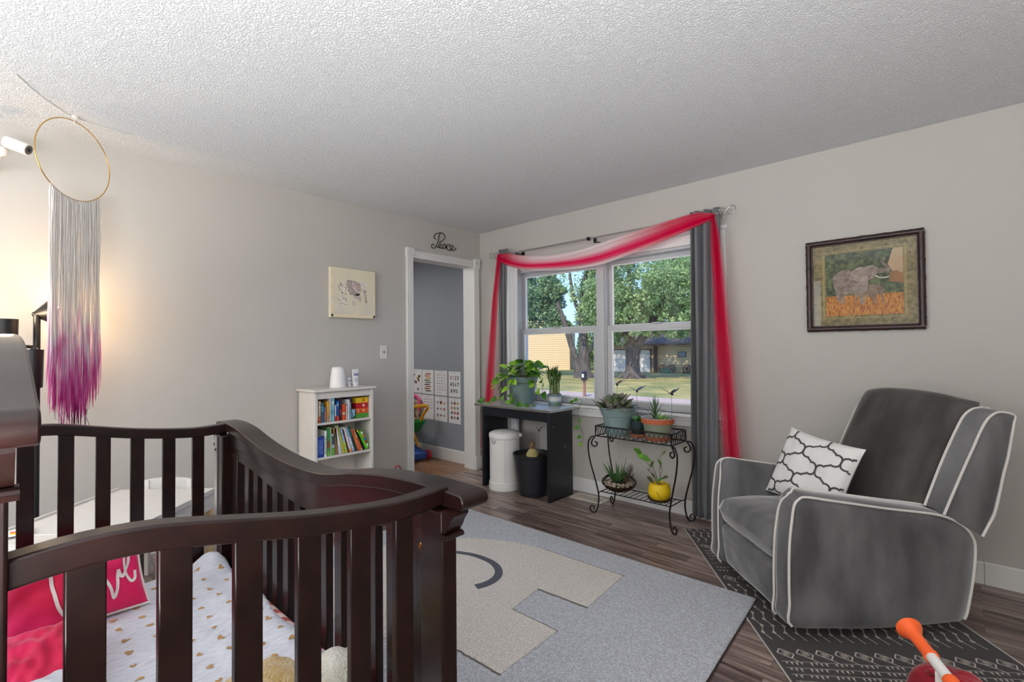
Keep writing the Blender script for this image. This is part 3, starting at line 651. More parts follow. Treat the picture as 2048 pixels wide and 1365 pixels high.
def arm(s):
    out = smoothpath([(0.0, y, z) for y, z in armP], 4, True); n = len(out); mb = MB(); rings = []
    cy, cz = 0.40, 0.30
    def lerp_in(p, d_):  # shrink profile slightly for the rounded edge
        v_ = V((0, cy, cz)) - p; return p + v_.normalized() * d_
    secs = [(0.262, 0.022, 0), (0.266, 0.006, 0.006), (0.285, 0.0, 0.016), (0.33, 0.0, 0.006), (0.355, 0.002, 0.0), (0.362, 0.006, 0.0)]
    for x, d_, lift in secs: rings.append([lerp_in(p, d_) + V((s * x, 0, lift * max(0, min(1, (p.z - 0.45) / 0.1)))) for p in out])
    vs = [p for r in rings for p in r]; fs = []
    for j in range(len(rings) - 1):
        for i in range(n): i2 = (i + 1) % n; fs.append((j * n + i, j * n + i2, (j + 1) * n + i2, (j + 1) * n + i))
    # side faces as fans bulging a little
    k = len(vs); vs.append(V((s * 0.258, cy, cz))); fs += [(k, (i + 1) % n, i) for i in range(n)]
    m2 = []
    for q in (0.85, 0.6, 0.3):
        vs += [V((s * (0.362 + 0.007 * (1 - q)), cy, cz)).lerp(V((s * 0.369, 0, 0)) + V((0, rings[-1][i].y, rings[-1][i].z)), 1) .lerp(V((s * 0.369, cy, cz)), 1 - q) for i in range(n)]
        m2.append(len(vs) - n)
    prev = (len(rings) - 1) * n
    for b0 in m2:
        fs += [(prev + i, prev + (i + 1) % n, b0 + (i + 1) % n, b0 + i) for i in range(n)]; prev = b0
    vs.append(V((s * 0.37, cy, cz))); fs += [(prev + i, prev + (i + 1) % n, len(vs) - 1) for i in range(n)]
    if s < 0: fs = [f[::-1] for f in fs]
    mb.add(vs, fs); o = mb.build('arm', M_velv, rec, local=True, angle=60)
    # piping: outer edge loop without the underside, and the inner front edge
    pm = MB(); R5 = rings[-1]; st = 0; en = 20 * 4 + 1
    pm.tube([R5[i] + V((s * 0.003, 0, 0)) for i in range(st, en)], 0.0055, 8)
    pm.build('piping', M_pipe, o, local=True)
    pm = MB(); P = [V((s * (0.264 + 0.012 * min(1, i / 16) + (0.05 * ((i - 16) / 8) ** 1.6 if i > 16 else 0)), 0, 0)) + V((0, out[i].y - 0.004, out[i].z + (0.012 if i > 22 else 0))) for i in range(0, 24)]
    P2 = [V((s * (0.318 - 0.03 * min(1, (i - 24) / 6)), out[i].y, out[i].z + 0.014)) for i in range(24, 54)]
    pm.tube(P + P2, 0.0052, 8); pm.build('piping', M_pipe, o, local=True)
    return o
arm(1); arm(-1)
def rsolid(name, m_, parent, fn, nu=24, nv=24, angle=70):
    """closed cushion from fn(u, v, side)"""
    mb = MB(); mb.grid(lambda u, v: fn(u, v, 1), nu, nv); mb.grid(lambda u, v: fn(1 - u, v, -1), nu, nv); return mb.build(name, m_, parent, local=True, angle=angle)
def pad(x0, x1, A, B_, th, bulge=0.02, ex=6, crown=0.0, wr=0.003, seed=0, edge=0.75):
    """a padded slab between lines A->B in the (y, z) plane, spanning x0..x1; th thickness on both sides of the line"""
    A = V((0, A[0], A[1])); B_ = V((0, B_[0], B_[1])); ax = (B_ - A); nr = V((0, -ax.z, ax.y)).normalized()
    def fn(u, v, sd):
        a, b = 2 * u - 1, 2 * v - 1; e = (max(0, 1 - abs(a) ** ex) * max(0, 1 - abs(b) ** ex)) ** 0.3
        p = A + ax * v + V((x0 + (x1 - x0) * u, 0, 0)); p += ax.normalized() * crown * (1 - a * a) * v
        return p + nr * sd * (e * (th + bulge * (1 - a * a) * (1 - b * b)) + wr * e * noise.noise(V((a * 3 + seed, b * 3, sd))))
    return fn
# seat cushion, footrest, chassis
rsolid('seat_cushion', M_velv, rec, pad(-0.272, 0.272, (-0.008, 0.338), (0.66, 0.335), 0.078, 0.02, ex=10, wr=0.006), 30, 34)
rsolid('footrest', M_velv, rec, pad(-0.270, 0.270, (0.038, 0.262), (0.06, 0.05), 0.045, 0.012, ex=10, wr=0.004, seed=3), 30, 18)
MB().box((-0.262, 0.05, 0.06), (0.262, 0.72, 0.27)).build('chassis', mat('charcoal_lining', (40, 40, 42), 0.8), rec, local=True, bevel=0.01)
m = MB(); m.tube([(0.25 * math.cos(a), 0.42 + 0.25 * math.sin(a), -0.0125) for a in [2 * PI * k / 32 for k in range(32)]], 0.012, 8, True); m.cyl((0, 0.42, -0.018), (0, 0.42, 0.07), 0.05); m.box((-0.25, 0.40, -0.022), (0.25, 0.44, -0.005)); m.box((-0.02, 0.17, -0.022), (0.02, 0.67, -0.005))
m.build('swivel_base', M_iron, rec, local=True)
# back cushion and wings
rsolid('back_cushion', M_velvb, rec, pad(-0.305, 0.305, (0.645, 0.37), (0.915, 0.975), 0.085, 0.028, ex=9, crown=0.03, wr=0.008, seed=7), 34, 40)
def wing(s):
    F = [(0.655, 0.525), (0.705, 0.645), (0.756, 0.758), (0.80, 0.845), (0.831, 0.902), (0.855, 0.93), (0.885, 0.948), (0.93, 0.955)]
    G = [(0.683, 0.503), (0.73, 0.605), (0.776, 0.701), (0.82, 0.79), (0.86, 0.871), (0.895, 0.918), (0.94, 0.939), (1.0, 0.928)]
    Bk = [(0.843, 0.41), (0.872, 0.46), (0.899, 0.508), (0.925, 0.60), (0.945, 0.68), (0.965, 0.745), (0.985, 0.84), (1.0, 0.915)]
    mb = MB(); vs = []; n = len(F)
    for i in range(n):
        a, b, c = F[i], G[i], Bk[i]
        vs += [(s * 0.285, a[0] + 0.05, a[1] - 0.0), (s * 0.298, a[0] + 0.006, a[1]), (s * 0.306, a[0], a[1]), (s * 0.335, (a[0] + b[0]) / 2 - 0.002, (a[1] + b[1]) / 2 + 0.004), (s * 0.362, b[0], b[1]), (s * 0.372, (b[0] * 2 + c[0]) / 3, (b[1] * 2 + c[1]) / 3), (s * 0.372, (b[0] + c[0] * 2) / 3, (b[1] + c[1] * 2) / 3), (s * 0.366, c[0], c[1]), (s * 0.29, c[0], c[1])]
    k = 9; fs = []
    for i in range(n - 1):
        for j in range(k):
            j2 = (j + 1) % k; fs.append((i * k + j, i * k + j2, (i + 1) * k + j2, (i + 1) * k + j))
    fs += [tuple(range(k))[::-1], tuple((n - 1) * k + j for j in range(k))]
    if s < 0: fs = [f[::-1] for f in fs]
    mb.add(vs, fs); o = mb.build('wing', M_velv, rec, local=True, angle=50, bevel=0.004)
    pm = MB(); pm.tube(smoothpath([(s * 0.304, a[0] - 0.002, a[1]) for a in F] , 4), 0.0055, 8); pm.build('piping', M_pipe, o, local=True)
    pm = MB(); pm.tube(smoothpath([(s * 0.365, b[0], b[1] + 0.002) for b in G] + [(s * 0.37, 1.004, 0.912)] + [(s * 0.37, c[0] + 0.002, c[1]) for c in reversed(Bk)], 4), 0.0055, 8); pm.build('piping', M_pipe, o, local=True)
wing(1); wing(-1)
rsolid('back_shell', M_velv, rec, pad(-0.33, 0.33, (0.78, 0.40), (0.965, 0.93), 0.055, 0.01, ex=10, crown=0.04), 20, 20)

KS = 0.975      # the chair is slightly smaller than first drawn
rec.scale = (KS,) * 3; rec.location = (2.8745, -0.9864, 0.0308)
# quatrefoil cushion in the far corner of the seat
qp = thing('throw_pillow', 'white square cushion with a grey quatrefoil lattice on the grey recliner', 'cushion', (2.8745, -0.9864, 0.0308), math.radians(-45.73)); qp.scale = (KS,) * 3
MQ = orient((-0.075, 0.40, 0.585), (0.93, 0.34, -0.13), (-0.02, 0.42, 0.90))
M_quat = mat('white_cotton_canvas', (232, 230, 228), 0.8, var=0.03, vs=6, bump=0.25, bs=350)
S = cushion('cushion_body', qp, MQ, 0.40, 0.38, 0.13, M_quat, 1, None, wr=0.012)
m = MB(); m.M = MQ
STEP = [(1, 0), (1.0, 0.12), (0.975, 0.23), (0.91, 0.33), (0.81, 0.39), (0.70, 0.395), (0.61, 0.355), (0.61, 0.45), (0.55, 0.45), (0.5, 0.5)]
STEP += [(1 - x_, 1 - y_) for x_, y_ in reversed(STEP[:-1])]
QA, QB = 0.235, 0.205
for i in range(-4, 5, 2):
    for j in range(-4, 5, 2):
        for sx_ in (1, -1):
            for sy_ in (1, -1):
                run = []
                for x_, y_ in STEP + [(99, 99)]:
                    u, v = 0.40 + (i + sx_ * x_) * QA, 0.52 + (j + sy_ * y_) * QB
                    if 0.012 < u < 0.988 and 0.012 < v < 0.988: run.append((u, v))
                    else:
                        if len(run) > 1: ribbon(m, S, run, 0.0095, 0.0016, 1)
                        run = []
m.build('lattice_print', mat('charcoal_print', (72, 70, 70), 0.8), S.body, local=True)
# ================================================================ BOOKCASE AND BOOKS
bc = thing('bookcase', 'low white bookcase with two visible shelves of children\'s books by the left wall', 'bookcase', (0.15, -1.67, 0))
Y0, Y1, XF, ZT = -1.905, -1.435, 0.28, 0.932
for y in (Y0, Y1 - 0.02):
    MB().box((0.02, y, 0), (XF, y + 0.02, ZT)).build('side_panel', M_white_furn, bc, bevel=0.002)
MB().box((0.012, Y0 - 0.018, ZT), (XF + 0.02, Y1 + 0.018, ZT + 0.018)).build('top', M_white_furn, bc, bevel=0.006, bseg=3)
MB().box((XF - 0.02, Y0 + 0.02, ZT - 0.05), (XF - 0.006, Y1 - 0.02, ZT)).build('front_rail', M_white_furn, bc, bevel=0.002)
MB().box((0.022, Y0 + 0.02, 0.04), (0.028, Y1 - 0.02, ZT)).build('back_panel', M_white_furn, bc, smooth=False)
for z in (0.694, 0.445, 0.2, 0.06):
    MB().box((0.028, Y0 + 0.02, z), (XF - 0.004, Y1 - 0.02, z + 0.016)).build('shelf', M_white_furn, bc, bevel=0.002)
def bk(y, w_, h, c, label, z, group, lean=0.0, depth=0.17, cover=None, xf=0.262, art=None):
    """book with its spine to the room; lean > 0 tips the top towards -y"""
    t = thing('book', label, 'book', (xf - depth / 2, y, z), 0, group)
    mc = mat('cover_%02x%02x%02x' % c, c, 0.45, var=0.06, vs=30); mpg = mat('book_pages', (232, 226, 214), 0.9, var=0.06, vs=300)
    Mr = Matrix.Rotation(math.radians(lean), 4, 'X')
    m = MB(); m.M = Mr; x0, x1 = -depth / 2, depth / 2
    m.box((x1 - 0.002, 0, 0), (x1, w_, h)); m.box((x0, 0, 0), (x1, 0.0016, h)); m.box((x0, w_ - 0.0016, 0), (x1, w_, h)); o = m.build('cover', mc, t, local=True, smooth=False)
    m = MB(); m.M = Mr; m.box((x0 + 0.003, 0.0016, 0.003), (x1 - 0.002, w_ - 0.0016, h - 0.003)); m.build('pages', mpg, o, local=True, smooth=False)
    if art:
        for k, (za, zb, ca) in enumerate(art):
            m = MB(); m.M = Mr; m.box((x1 - 0.0005, w_ * 0.12, h * za), (x1 + 0.0006, w_ * 0.88, h * zb)); m.build('spine_print', mat('print_%02x%02x%02x' % ca, ca, 0.5, var=0.3, vs=90), o, local=True, smooth=False)
    return t
GU, GL = 'picture books on the upper shelf', 'picture books on the lower shelf'
zu = 0.7105; y = Y0 + 0.0215
UP = [(0.013, 0.168, (236, 232, 222), 'slim cream spine at the left end of the upper shelf', [(0.02, 0.15, (220, 90, 50))]),
 (0.017, 0.158, (236, 196, 150), 'peach book with orange foot, second on the upper shelf', [(0.0, 0.3, (232, 96, 40)), (0.5, 0.9, (240, 214, 180))]),
 (0.021, 0.145, (60, 108, 140), 'teal blue book beside the peach one on the upper shelf', [(0.55, 0.8, (104, 160, 190))]),
 (0.018, 0.110, (112, 122, 140), 'short slate grey book on the upper shelf', [(0.2, 0.7, (180, 120, 120))]),
 (0.021, 0.150, (232, 172, 58), 'amber yellow book on the upper shelf', [(0.0, 0.35, (190, 150, 110))]),
 (0.011, 0.172, (240, 238, 234), 'thin tall white spine right of the amber book', None),
 (0.027, 0.174, (132, 190, 212), 'wide pale blue book, tallest on the upper shelf', [(0.3, 0.5, (90, 160, 190)), (0.7, 0.85, (200, 220, 226))]),
 (0.012, 0.118, (238, 234, 230), 'short white book with red foot on the upper shelf', [(0.0, 0.3, (206, 54, 40))]),
 (0.022, 0.148, (36, 84, 168), 'royal blue book with red foot on the upper shelf', [(0.0, 0.25, (222, 74, 44)), (0.75, 0.9, (120, 170, 220))]),
 (0.018, 0.138, (58, 40, 50), 'dark plum book on the upper shelf', [(0.3, 0.6, (150, 60, 70))]),
 (0.030, 0.118, (226, 84, 34), 'fat orange red book on the upper shelf', [(0.35, 0.5, (242, 210, 190))]),
 (0.014, 0.104, (236, 206, 206), 'small pale pink book right of the orange one', None),
 (0.016, 0.150, (234, 234, 238), 'white book standing behind the pale pink one', None),
 (0.010, 0.126, (150, 196, 222), 'thin sky blue book near the box on the upper shelf', None)]
for w_, h, c, lb, art in UP:
    bk(y, w_, h, c, lb, zu, GU, art=art); y += w_ + 0.0014
t = thing('toy_elephant', 'tiny pale blue plush elephant beside the books on the upper shelf', 'plush toy', (0.235, y + 0.022, zu))
M_pb = mat('pale_blue_plush', (128, 172, 192), 0.9, var=0.12, vs=60, bump=0.5, bs=200)
MB().blob((0.225, y + 0.022, zu + 0.026), (0.024, 0.019, 0.026), 18, 12, 0.05).build('body', M_pb, t)
MB().blob((0.245, y + 0.022, zu + 0.058), (0.019, 0.016, 0.017), 18, 12).build('head', M_pb, t)
MB().tube(smoothpath([(0.262, y + 0.022, zu + 0.058), (0.268, y + 0.022, zu + 0.045), (0.266, y + 0.022, zu + 0.03), (0.272, y + 0.022, zu + 0.022)], 4), [0.006] * 13, 8).build('trunk', M_pb, t)
for s in (-1, 1): MB().blob((0.243, y + 0.022 + s * 0.017, zu + 0.060), (0.006, 0.009, 0.013), 12, 8).build('ear', M_pb, t)
MB().box((0.17, y + 0.002, zu), (0.195, y + 0.035, zu + 0.155)).build('x', M_pb); bpy.data.objects.remove(bpy.data.objects['x'])
yb = y + 0.046
t = thing('flash_card_box', 'dark violet card box behind the tiny elephant on the upper shelf', 'box', (0.14, yb, zu))
MB().box((0.07, y + 0.006, zu), (0.185, y + 0.046, zu + 0.166)).build('box_body', mat('dark_violet_card', (58, 48, 82), 0.5, c2=(96, 74, 110), vs=40), t, bevel=0.001)
MB().box((0.185, y + 0.012, zu + 0.1), (0.1856, y + 0.040, zu + 0.15)).build('label_print', mat('pale_print', (150, 150, 190), 0.6, c2=(80, 60, 110), vs=90), t, smooth=False)
t = thing('counting_block_box', 'yellow red orange and green cube box at the right end of the upper shelf', 'toy box', (0.17, yb + 0.045, zu))
y0, y1 = yb + 0.004, Y1 - 0.026
for (za, zb, c, nm) in ((0.0, 0.035, (74, 150, 46), 'green_band'), (0.035, 0.075, (226, 88, 34), 'orange_band'), (0.075, 0.115, (190, 26, 34), 'red_band'), (0.115, 0.156, (236, 196, 34), 'yellow_band')):
    MB().box((0.13, y0, zu + za), (0.245, y1, zu + zb)).build(nm, mat(nm, c, 0.45, var=0.05, vs=30), t, bevel=0.0015)
tv, tf = text_mesh('2', 0.036)
m = MB(); Mt = Matrix(((0, 0, 1, 0.2458), (1, 0, 0, y0 + 0.018), (0, 1, 0, zu + 0.055), (0, 0, 0, 1))); m.M = Mt; m.add(tv, tf); m.build('number_print', mat('white_print', (240, 238, 230), 0.5), t, smooth=False)
m = MB(); m.M = Matrix(((0, 0, 1, 0.2455), (1, 0, 0, (y0 + y1) / 2 + 0.012), (0, 1, 0, zu + 0.095), (0, 0, 0, 1)))
m.add([(0.014 * (1 if k % 2 else 0.5) * math.cos(PI * k / 5), 0.014 * (1 if k % 2 else 0.5) * math.sin(PI * k / 5), 0) for k in range(10)], [tuple(range(10))]); m.add([(-0.006, -0.046, 0), (0.006, -0.046, 0), (0.006, -0.033, 0), (-0.006, -0.033, 0)], [(0, 1, 2, 3)])
m.build('animal_print', mat('cream_print_ink', (244, 220, 190), 0.5), t, smooth=False)
m = MB(); m.box((0.2452, (y0 + y1) / 2 + 0.0, zu + 0.122), (0.2456, (y0 + y1) / 2 + 0.024, zu + 0.15)); m.build('window_print', mat('amber_print', (200, 130, 30), 0.5), t, smooth=False)
# lower shelf
zl = 0.4615; y = Y0 + 0.0215
t = bk(y, 0.05, 0.196, (44, 44, 46), 'black and white checkered book standing behind the blue one on the lower shelf', zl, GL, depth=0.08, xf=0.15)
m = MB()
for i in range(5):
    for j in range(14):
        if (i + j) % 2: m.box((0.0398, 0.0 + i * 0.01, j * 0.014), (0.0406, (i + 1) * 0.01, (j + 1) * 0.014))
m.build('checker_print', mat('white_print', (240, 238, 230), 0.5), t, local=True, smooth=False)
LW = [(0.044, 0.150, (28, 66, 160), 'thick deep blue book at the left of the lower shelf', 0, [(0.15, 0.85, (84, 110, 190))]),
 (0.018, 0.186, (236, 236, 232), 'white spine with dark lettering beside the deep blue book', 0, [(0.1, 0.8, (190, 196, 192))]),
 (0.019, 0.200, (62, 148, 82), 'green book with brown patch on the lower shelf', 0, [(0.3, 0.55, (150, 84, 50)), (0.0, 0.2, (120, 190, 80))]),
 (0.008, 0.205, (206, 222, 170), 'very thin pale green book on the lower shelf', 0, None),
 (0.024, 0.158, (180, 200, 208), 'pale blue grey book with green pattern on the lower shelf', 1, [(0.0, 0.35, (110, 170, 70)), (0.5, 0.9, (70, 90, 100))]),
 (0.020, 0.196, (150, 108, 70), 'brown book starting the leaning row on the lower shelf', 5, None),
 (0.021, 0.196, (240, 238, 232), 'white book with cream edge leaning left on the lower shelf', 9, [(0.0, 0.3, (214, 220, 228))]),
 (0.010, 0.216, (196, 206, 150), 'tall thin olive book leaning between white and yellow ones', 11, None),
 (0.010, 0.196, (226, 206, 44), 'thin lemon yellow book leaning on the lower shelf', 12, None),
 (0.018, 0.190, (150, 192, 218), 'pale blue leaning book with lime green foot', 14, [(0.0, 0.45, (168, 206, 70))]),
 (0.010, 0.186, (120, 40, 60), 'thin maroon book leaning on the lower shelf', 15, None),
 (0.018, 0.194, (226, 222, 214), 'off white leaning book with tan corner', 17, [(0.0, 0.12, (226, 150, 60))]),
 (0.017, 0.196, (150, 170, 214), 'periwinkle blue and white leaning book', 18, [(0.1, 0.6, (214, 220, 236))]),
 (0.017, 0.204, (24, 66, 60), 'dark teal leaning book, tallest of the right group', 19, [(0.6, 0.95, (30, 110, 90))]),
 (0.018, 0.180, (222, 92, 42), 'orange leaning book on the lower shelf', 20, [(0.1, 0.7, (236, 120, 70))]),
 (0.013, 0.176, (234, 196, 150), 'sand coloured leaning book behind the orange one', 22, [(0.1, 0.6, (220, 110, 60))]),
 (0.012, 0.178, (28, 30, 28), 'black leaning book left of the green block', 24, None)]
sc_w = 1.0; tot = sum(a[0] / math.cos(math.radians(a[4])) for a in LW); avail = (Y1 - 0.02) - y - 0.055
for w_, h, c, lb, ln, art in LW:
    k = avail / tot; w2 = w_ * k; bk(y, w2, h, c, lb, zl + (w2 * math.sin(math.radians(ln)) * 0), GL, lean=ln, art=art); y += w2 / math.cos(math.radians(ln)) + 0.0006
t = thing('activity_book', 'bright green board book with yellow arch leaning at the right end of the lower shelf', 'book', (0.17, y + 0.010, zl), 0, GL)
m = MB(); m.M = Matrix.Rotation(math.radians(25), 4, 'X'); m.box((-0.08, 0, 0), (0.095, 0.026, 0.155)); m.build('cover', mat('lime_green_cover', (96, 196, 40), 0.4, var=0.05, vs=20), t, local=True, bevel=0.003)
m = MB(); m.M = Matrix.Rotation(math.radians(25), 4, 'X')
for k, (zz, c) in enumerate(((0.02, 'w'), (0.05, 'r'), (0.075, 'b'), (0.1, 'o'), (0.128, 'w'))): m.cur = k % 4; m.box((0.0945, 0.016, zz), (0.097, 0.030, zz + 0.018))
m.build('picture_tabs', [mat('white_print', (240, 238, 230), 0.5), mat('red_tab', (200, 40, 40), 0.4), mat('blue_tab', (40, 110, 190), 0.4), mat('orange_tab', (236, 140, 40), 0.4)], t, local=True)
m = MB(); m.M = Matrix.Rotation(math.radians(25), 4, 'X'); m.tube([(0.02 + 0.0, -0.008, 0.10 + 0.0)] + [(0.05 + 0.0 * a, 0.0 - 0.005, 0.155 + 0.0) for a in (0,)] + [(0.09, -0.004, 0.178), (0.09, 0.0, 0.16)], 0.005, 8); m.build('yellow_arch', mat('yellow_plastic', (236, 196, 30), 0.4), t, local=True)
# on top of the bookcase
zt_ = ZT + 0.0185
t = thing('table_lamp', 'smooth white ceramic tapered lamp standing on the white bookcase', 'lamp', (0.17, -1.672, zt_))
MB().lathe([(0.0001, 0), (0.056, 0), (0.060, 0.006), (0.059, 0.03), (0.053, 0.09), (0.047, 0.135), (0.043, 0.150), (0.036, 0.156), (0.02, 0.157), (0.0001, 0.157)], (0.17, -1.672, zt_), 36).build('body', mat('white_ceramic', (236, 234, 232), 0.4), t)
m = MB().lathe([(0.0001, 0), (0.0605, 0), (0.0605, 0.004), (0.0001, 0.004)], (0.17, -1.672, zt_ - 0.0004), 36); m.build('foot', mat('warm_white_rubber', (214, 210, 204), 0.6), t)
M_cap = mat('white_plastic', (234, 234, 236), 0.35)
def tube_cream(y, w_, h, label):
    t = thing('cream_tube', label, 'cream tube', (0.17, y, zt_), 0, None)
    m = MB(); n = 24; rings = []
    for zz, a, b in ((0, w_ * 0.36, w_ * 0.36), (0.018, w_ * 0.37, w_ * 0.37), (0.0185, w_ * 0.42, w_ * 0.40), (h * 0.6, w_ * 0.46, w_ * 0.25), (h * 0.93, w_ * 0.5, 0.002), (h, w_ * 0.5, 0.0015)):
        rings.append([(0.17 + b * math.cos(2 * PI * i / n), y + a * math.sin(2 * PI * i / n), zt_ + zz) for i in range(n)])
    vs = [p for r in rings for p in r] + [(0.17, y, zt_), (0.17, y, zt_ + h)]; fs = []
    for j in range(5):
        for i in range(n): fs.append((j * n + i, j * n + (i + 1) % n, (j + 1) * n + (i + 1) % n, (j + 1) * n + i))
    fs += [(len(vs) - 2, (i + 1) % n, i) for i in range(n)] + [(len(vs) - 1, 5 * n + i, 5 * n + (i + 1) % n) for i in range(n)]
    m.add(vs, fs); m.build('tube_body', M_cap, t)
    m = MB(); zA = zt_ + h * 0.62; m.box((0.17 + w_ * 0.20, y - w_ * 0.34, zA), (0.17 + w_ * 0.27, y + w_ * 0.34, zA + h * 0.14)); m.build('lilac_band', mat('lilac_print', (150, 146, 186), 0.5), t, smooth=False)
    m = MB()
    for k in range(3): m.box((0.17 + w_ * 0.26, y - w_ * 0.25, zt_ + h * (0.30 + 0.08 * k)), (0.17 + w_ * 0.38, y + w_ * (0.2 - 0.05 * k), zt_ + h * (0.32 + 0.08 * k)))
    m.build('small_print', mat('grey_print', (150, 152, 170), 0.5), t, smooth=False)
tube_cream(-1.527, 0.058, 0.135, 'taller white cream tube with lilac band on the bookcase')
tube_cream(-1.578, 0.026, 0.07, 'short slim white cream tube between the ceramic lamp and the tall tube')

# ================================================================ DESK, BIN, PLANTER
dk = thing('console_table', 'narrow black console table with grey worktop under the window', 'console table', (0.86, -0.29, 0))
for x in (0.478, 1.226):
    MB().box((x, -0.45, 0), (x + 0.022, -0.130, 0.718)).build('side_panel', M_black, dk, bevel=0.0015)
MB().box((0.50, -0.446, 0.640), (1.226, -0.428, 0.718)).build('front_rail', M_black, dk, bevel=0.001)
MB().box((0.50, -0.148, 0.640), (1.226, -0.133, 0.718)).build('rear_rail', M_black, dk, bevel=0.001)
MB().box((0.395, -0.462, 0.7185), (1.268, -0.122, 0.7385)).build('table_top', mat('grey_worktop', (176, 178, 180), 0.3, var=0.06, vs=5, bump=0.03), dk, bevel=0.002)
MB().box((0.394, -0.4635, 0.7195), (1.2695, -0.4622, 0.7375)).build('edge_band', mat('grey_edge', (104, 100, 96), 0.5), dk, smooth=False)
m = MB(); m.cyl((1.248, -0.39, 0.60), (1.2495, -0.39, 0.60), 0.004); m.cyl((1.248, -0.24, 0.42), (1.2495, -0.24, 0.42), 0.004); m.build('screw_cap', M_white, dk)

bn = thing('pedal_bin', 'cylindrical white enamel pedal bin under the black console table', 'trash can', (0.668, -0.355, 0))
c = (0.668, -0.355, 0)
MB().lathe([(0.0001, 0), (0.140, 0), (0.142, 0.01), (0.139, 0.065), (0.1345, 0.07), (0.0001, 0.07)], c, 56).build('base_ring', M_white, bn)
MB().lathe([(0.133, 0.07), (0.133, 0.44), (0.130, 0.443)], c, 56).build('drum', M_white, bn)
MB().lathe([(0.130, 0.443), (0.138, 0.448), (0.139, 0.482), (0.134, 0.490), (0.11, 0.502), (0.06, 0.510), (0.0001, 0.512)], c, 56).build('lid', M_white, bn)
m = MB(); aa = math.radians(-63)   # finger notch under the lid towards the room's left
def pol(r, a, z): return (c[0] + r * math.cos(a), c[1] + r * math.sin(a), z)
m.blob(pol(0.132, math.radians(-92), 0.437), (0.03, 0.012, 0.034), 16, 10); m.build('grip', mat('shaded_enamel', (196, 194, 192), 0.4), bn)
MB().box((c[0] + 0.118, c[1] + 0.055, 0.455), (c[0] + 0.142, c[1] + 0.085, 0.485)).build('hinge', M_white, bn, bevel=0.006)
m = MB(); aS = math.radians(-45); m.tube([pol(0.1335, aS, 0.075), pol(0.1335, aS, 0.44)], 0.0011, 5); m.build('seam', mat('seam_shadow_gap', (150, 148, 146), 0.5), bn)

def pot(name, parent, c, prof, m_, seg=48, inner=True, rim_mat=None):
    """outside profile from the foot up, then a wall 4 mm thick back down"""
    P = [(0.0001, prof[0][1])] + list(prof); zt = prof[-1][1]; rt = prof[-1][0]
    if inner: P += [(rt - 0.002, zt + 0.001), (rt - 0.006, zt), (rt - 0.008, zt - 0.02), (rt - 0.012, zt - 0.035)]
    return MB().lathe(P, c, seg).build(name, m_, parent)
def soil(parent, c, r, z, n=0.004):
    pots = [x for x in bpy.data.objects if x.parent == parent and x.name.split('.')[0] == 'pot']
    if pots: parent = pots[-1]
    m = MB(); seg = 30; vs = [(c[0], c[1], c[2] + z + 0.006)]
    for j in range(1, 9):
        for i in range(seg):
            a = 2 * PI * i / seg; rr = r * j / 8; vs.append((c[0] + rr * math.cos(a), c[1] + rr * math.sin(a), c[2] + z + (0.006 * (1 - j / 8) + n * noise.noise(V((rr * 60 * math.cos(a), rr * 60 * math.sin(a), c[0]))) if j < 8 else 0)))
    fs = [(0, 1 + i, 1 + (i + 1) % seg) for i in range(seg)]
    for j in range(7):
        for i in range(seg): i2 = (i + 1) % seg; fs.append((1 + j * seg + i, 1 + (j + 1) * seg + i, 1 + (j + 1) * seg + i2, 1 + j * seg + i2))
    m.add(vs, fs); return m.build('soil', M_soil, parent)
c = (0.985, -0.345, 0)
t = thing('bulb_planter', 'tall matt black planter holding an amaryllis bulb under the console table', 'planter', c)
pot('pot', t, c, [(0.108, 0), (0.113, 0.004), (0.118, 0.03), (0.124, 0.034), (0.160, 0.325), (0.166, 0.330), (0.168, 0.348)], mat('matt_black_plastic', (30, 31, 36), 0.45, var=0.06, vs=6))
soil(t, c, 0.153, 0.312)
m = MB().lathe([(0.0001, 0.308), (0.04, 0.310), (0.054, 0.325), (0.052, 0.345), (0.034, 0.372), (0.020, 0.386), (0.0001, 0.388)], c, 24); m.build('bulb', mat('amaryllis_bulb', (206, 204, 130), 0.5, c2=(142, 116, 66), vs=22, stretch=(1, 1, 0.4)), t)
m = MB().lathe([(0.022, 0.372), (0.0205, 0.40), (0.0225, 0.437), (0.014, 0.442), (0.0001, 0.438)], (c[0] - 0.004, c[1], 0), 20); m.build('cut_stalk', mat('brown_husk', (92, 66, 44), 0.8, c2=(150, 120, 80), vs=60), t)

# dragonfly and bird stakes
def stake(px, py, z0, z1, name, label, wing_c, wing_c2, dirx, span, tail, group=None, lift=0.55, drop=0.0):
    t = thing(name, label, 'garden stake', (px, py, z0)); mw = mat('stake_wire', (44, 40, 40), 0.4, metal=0.6)
    MB().tube([(px, py, z0), (px + 0.002, py, (z0 + z1) / 2), (px, py, z1)], 0.0011, 6).build('wire', mw, t)
    d = V((math.cos(dirx), math.sin(dirx), -0.12 - drop)).normalized(); s_ = d.cross(V((0, 0, 1))).normalized(); c_ = V((px, py, z1))
    mb = mat('stake_body_black', (30, 30, 36), 0.3, metal=0.3)
    MB().tube([c_ - d * tail, c_ - d * 0.004, c_ + d * 0.012, c_ + d * 0.022], [0.0025, 0.006, 0.0085, 0.004], 8).build('body', mb, t)
    for k, s in enumerate((1, -1)):
        for j in (0, 1):
            m = MB(); dd = (s_ * s + V((0, 0, lift)) - d * (0.15 + 0.35 * j)).normalized(); m.leaf(c_ - d * 0.006 * j, dd, span * (1 - 0.25 * j), span * 0.30, (0, 0, 1), 0.0, 0.05, 'oval')
            m.build('wing', mat('wing_%02x%02x%02x' % (wing_c if s > 0 else wing_c2), wing_c if s > 0 else wing_c2, 0.3), t, solid=0.0006)
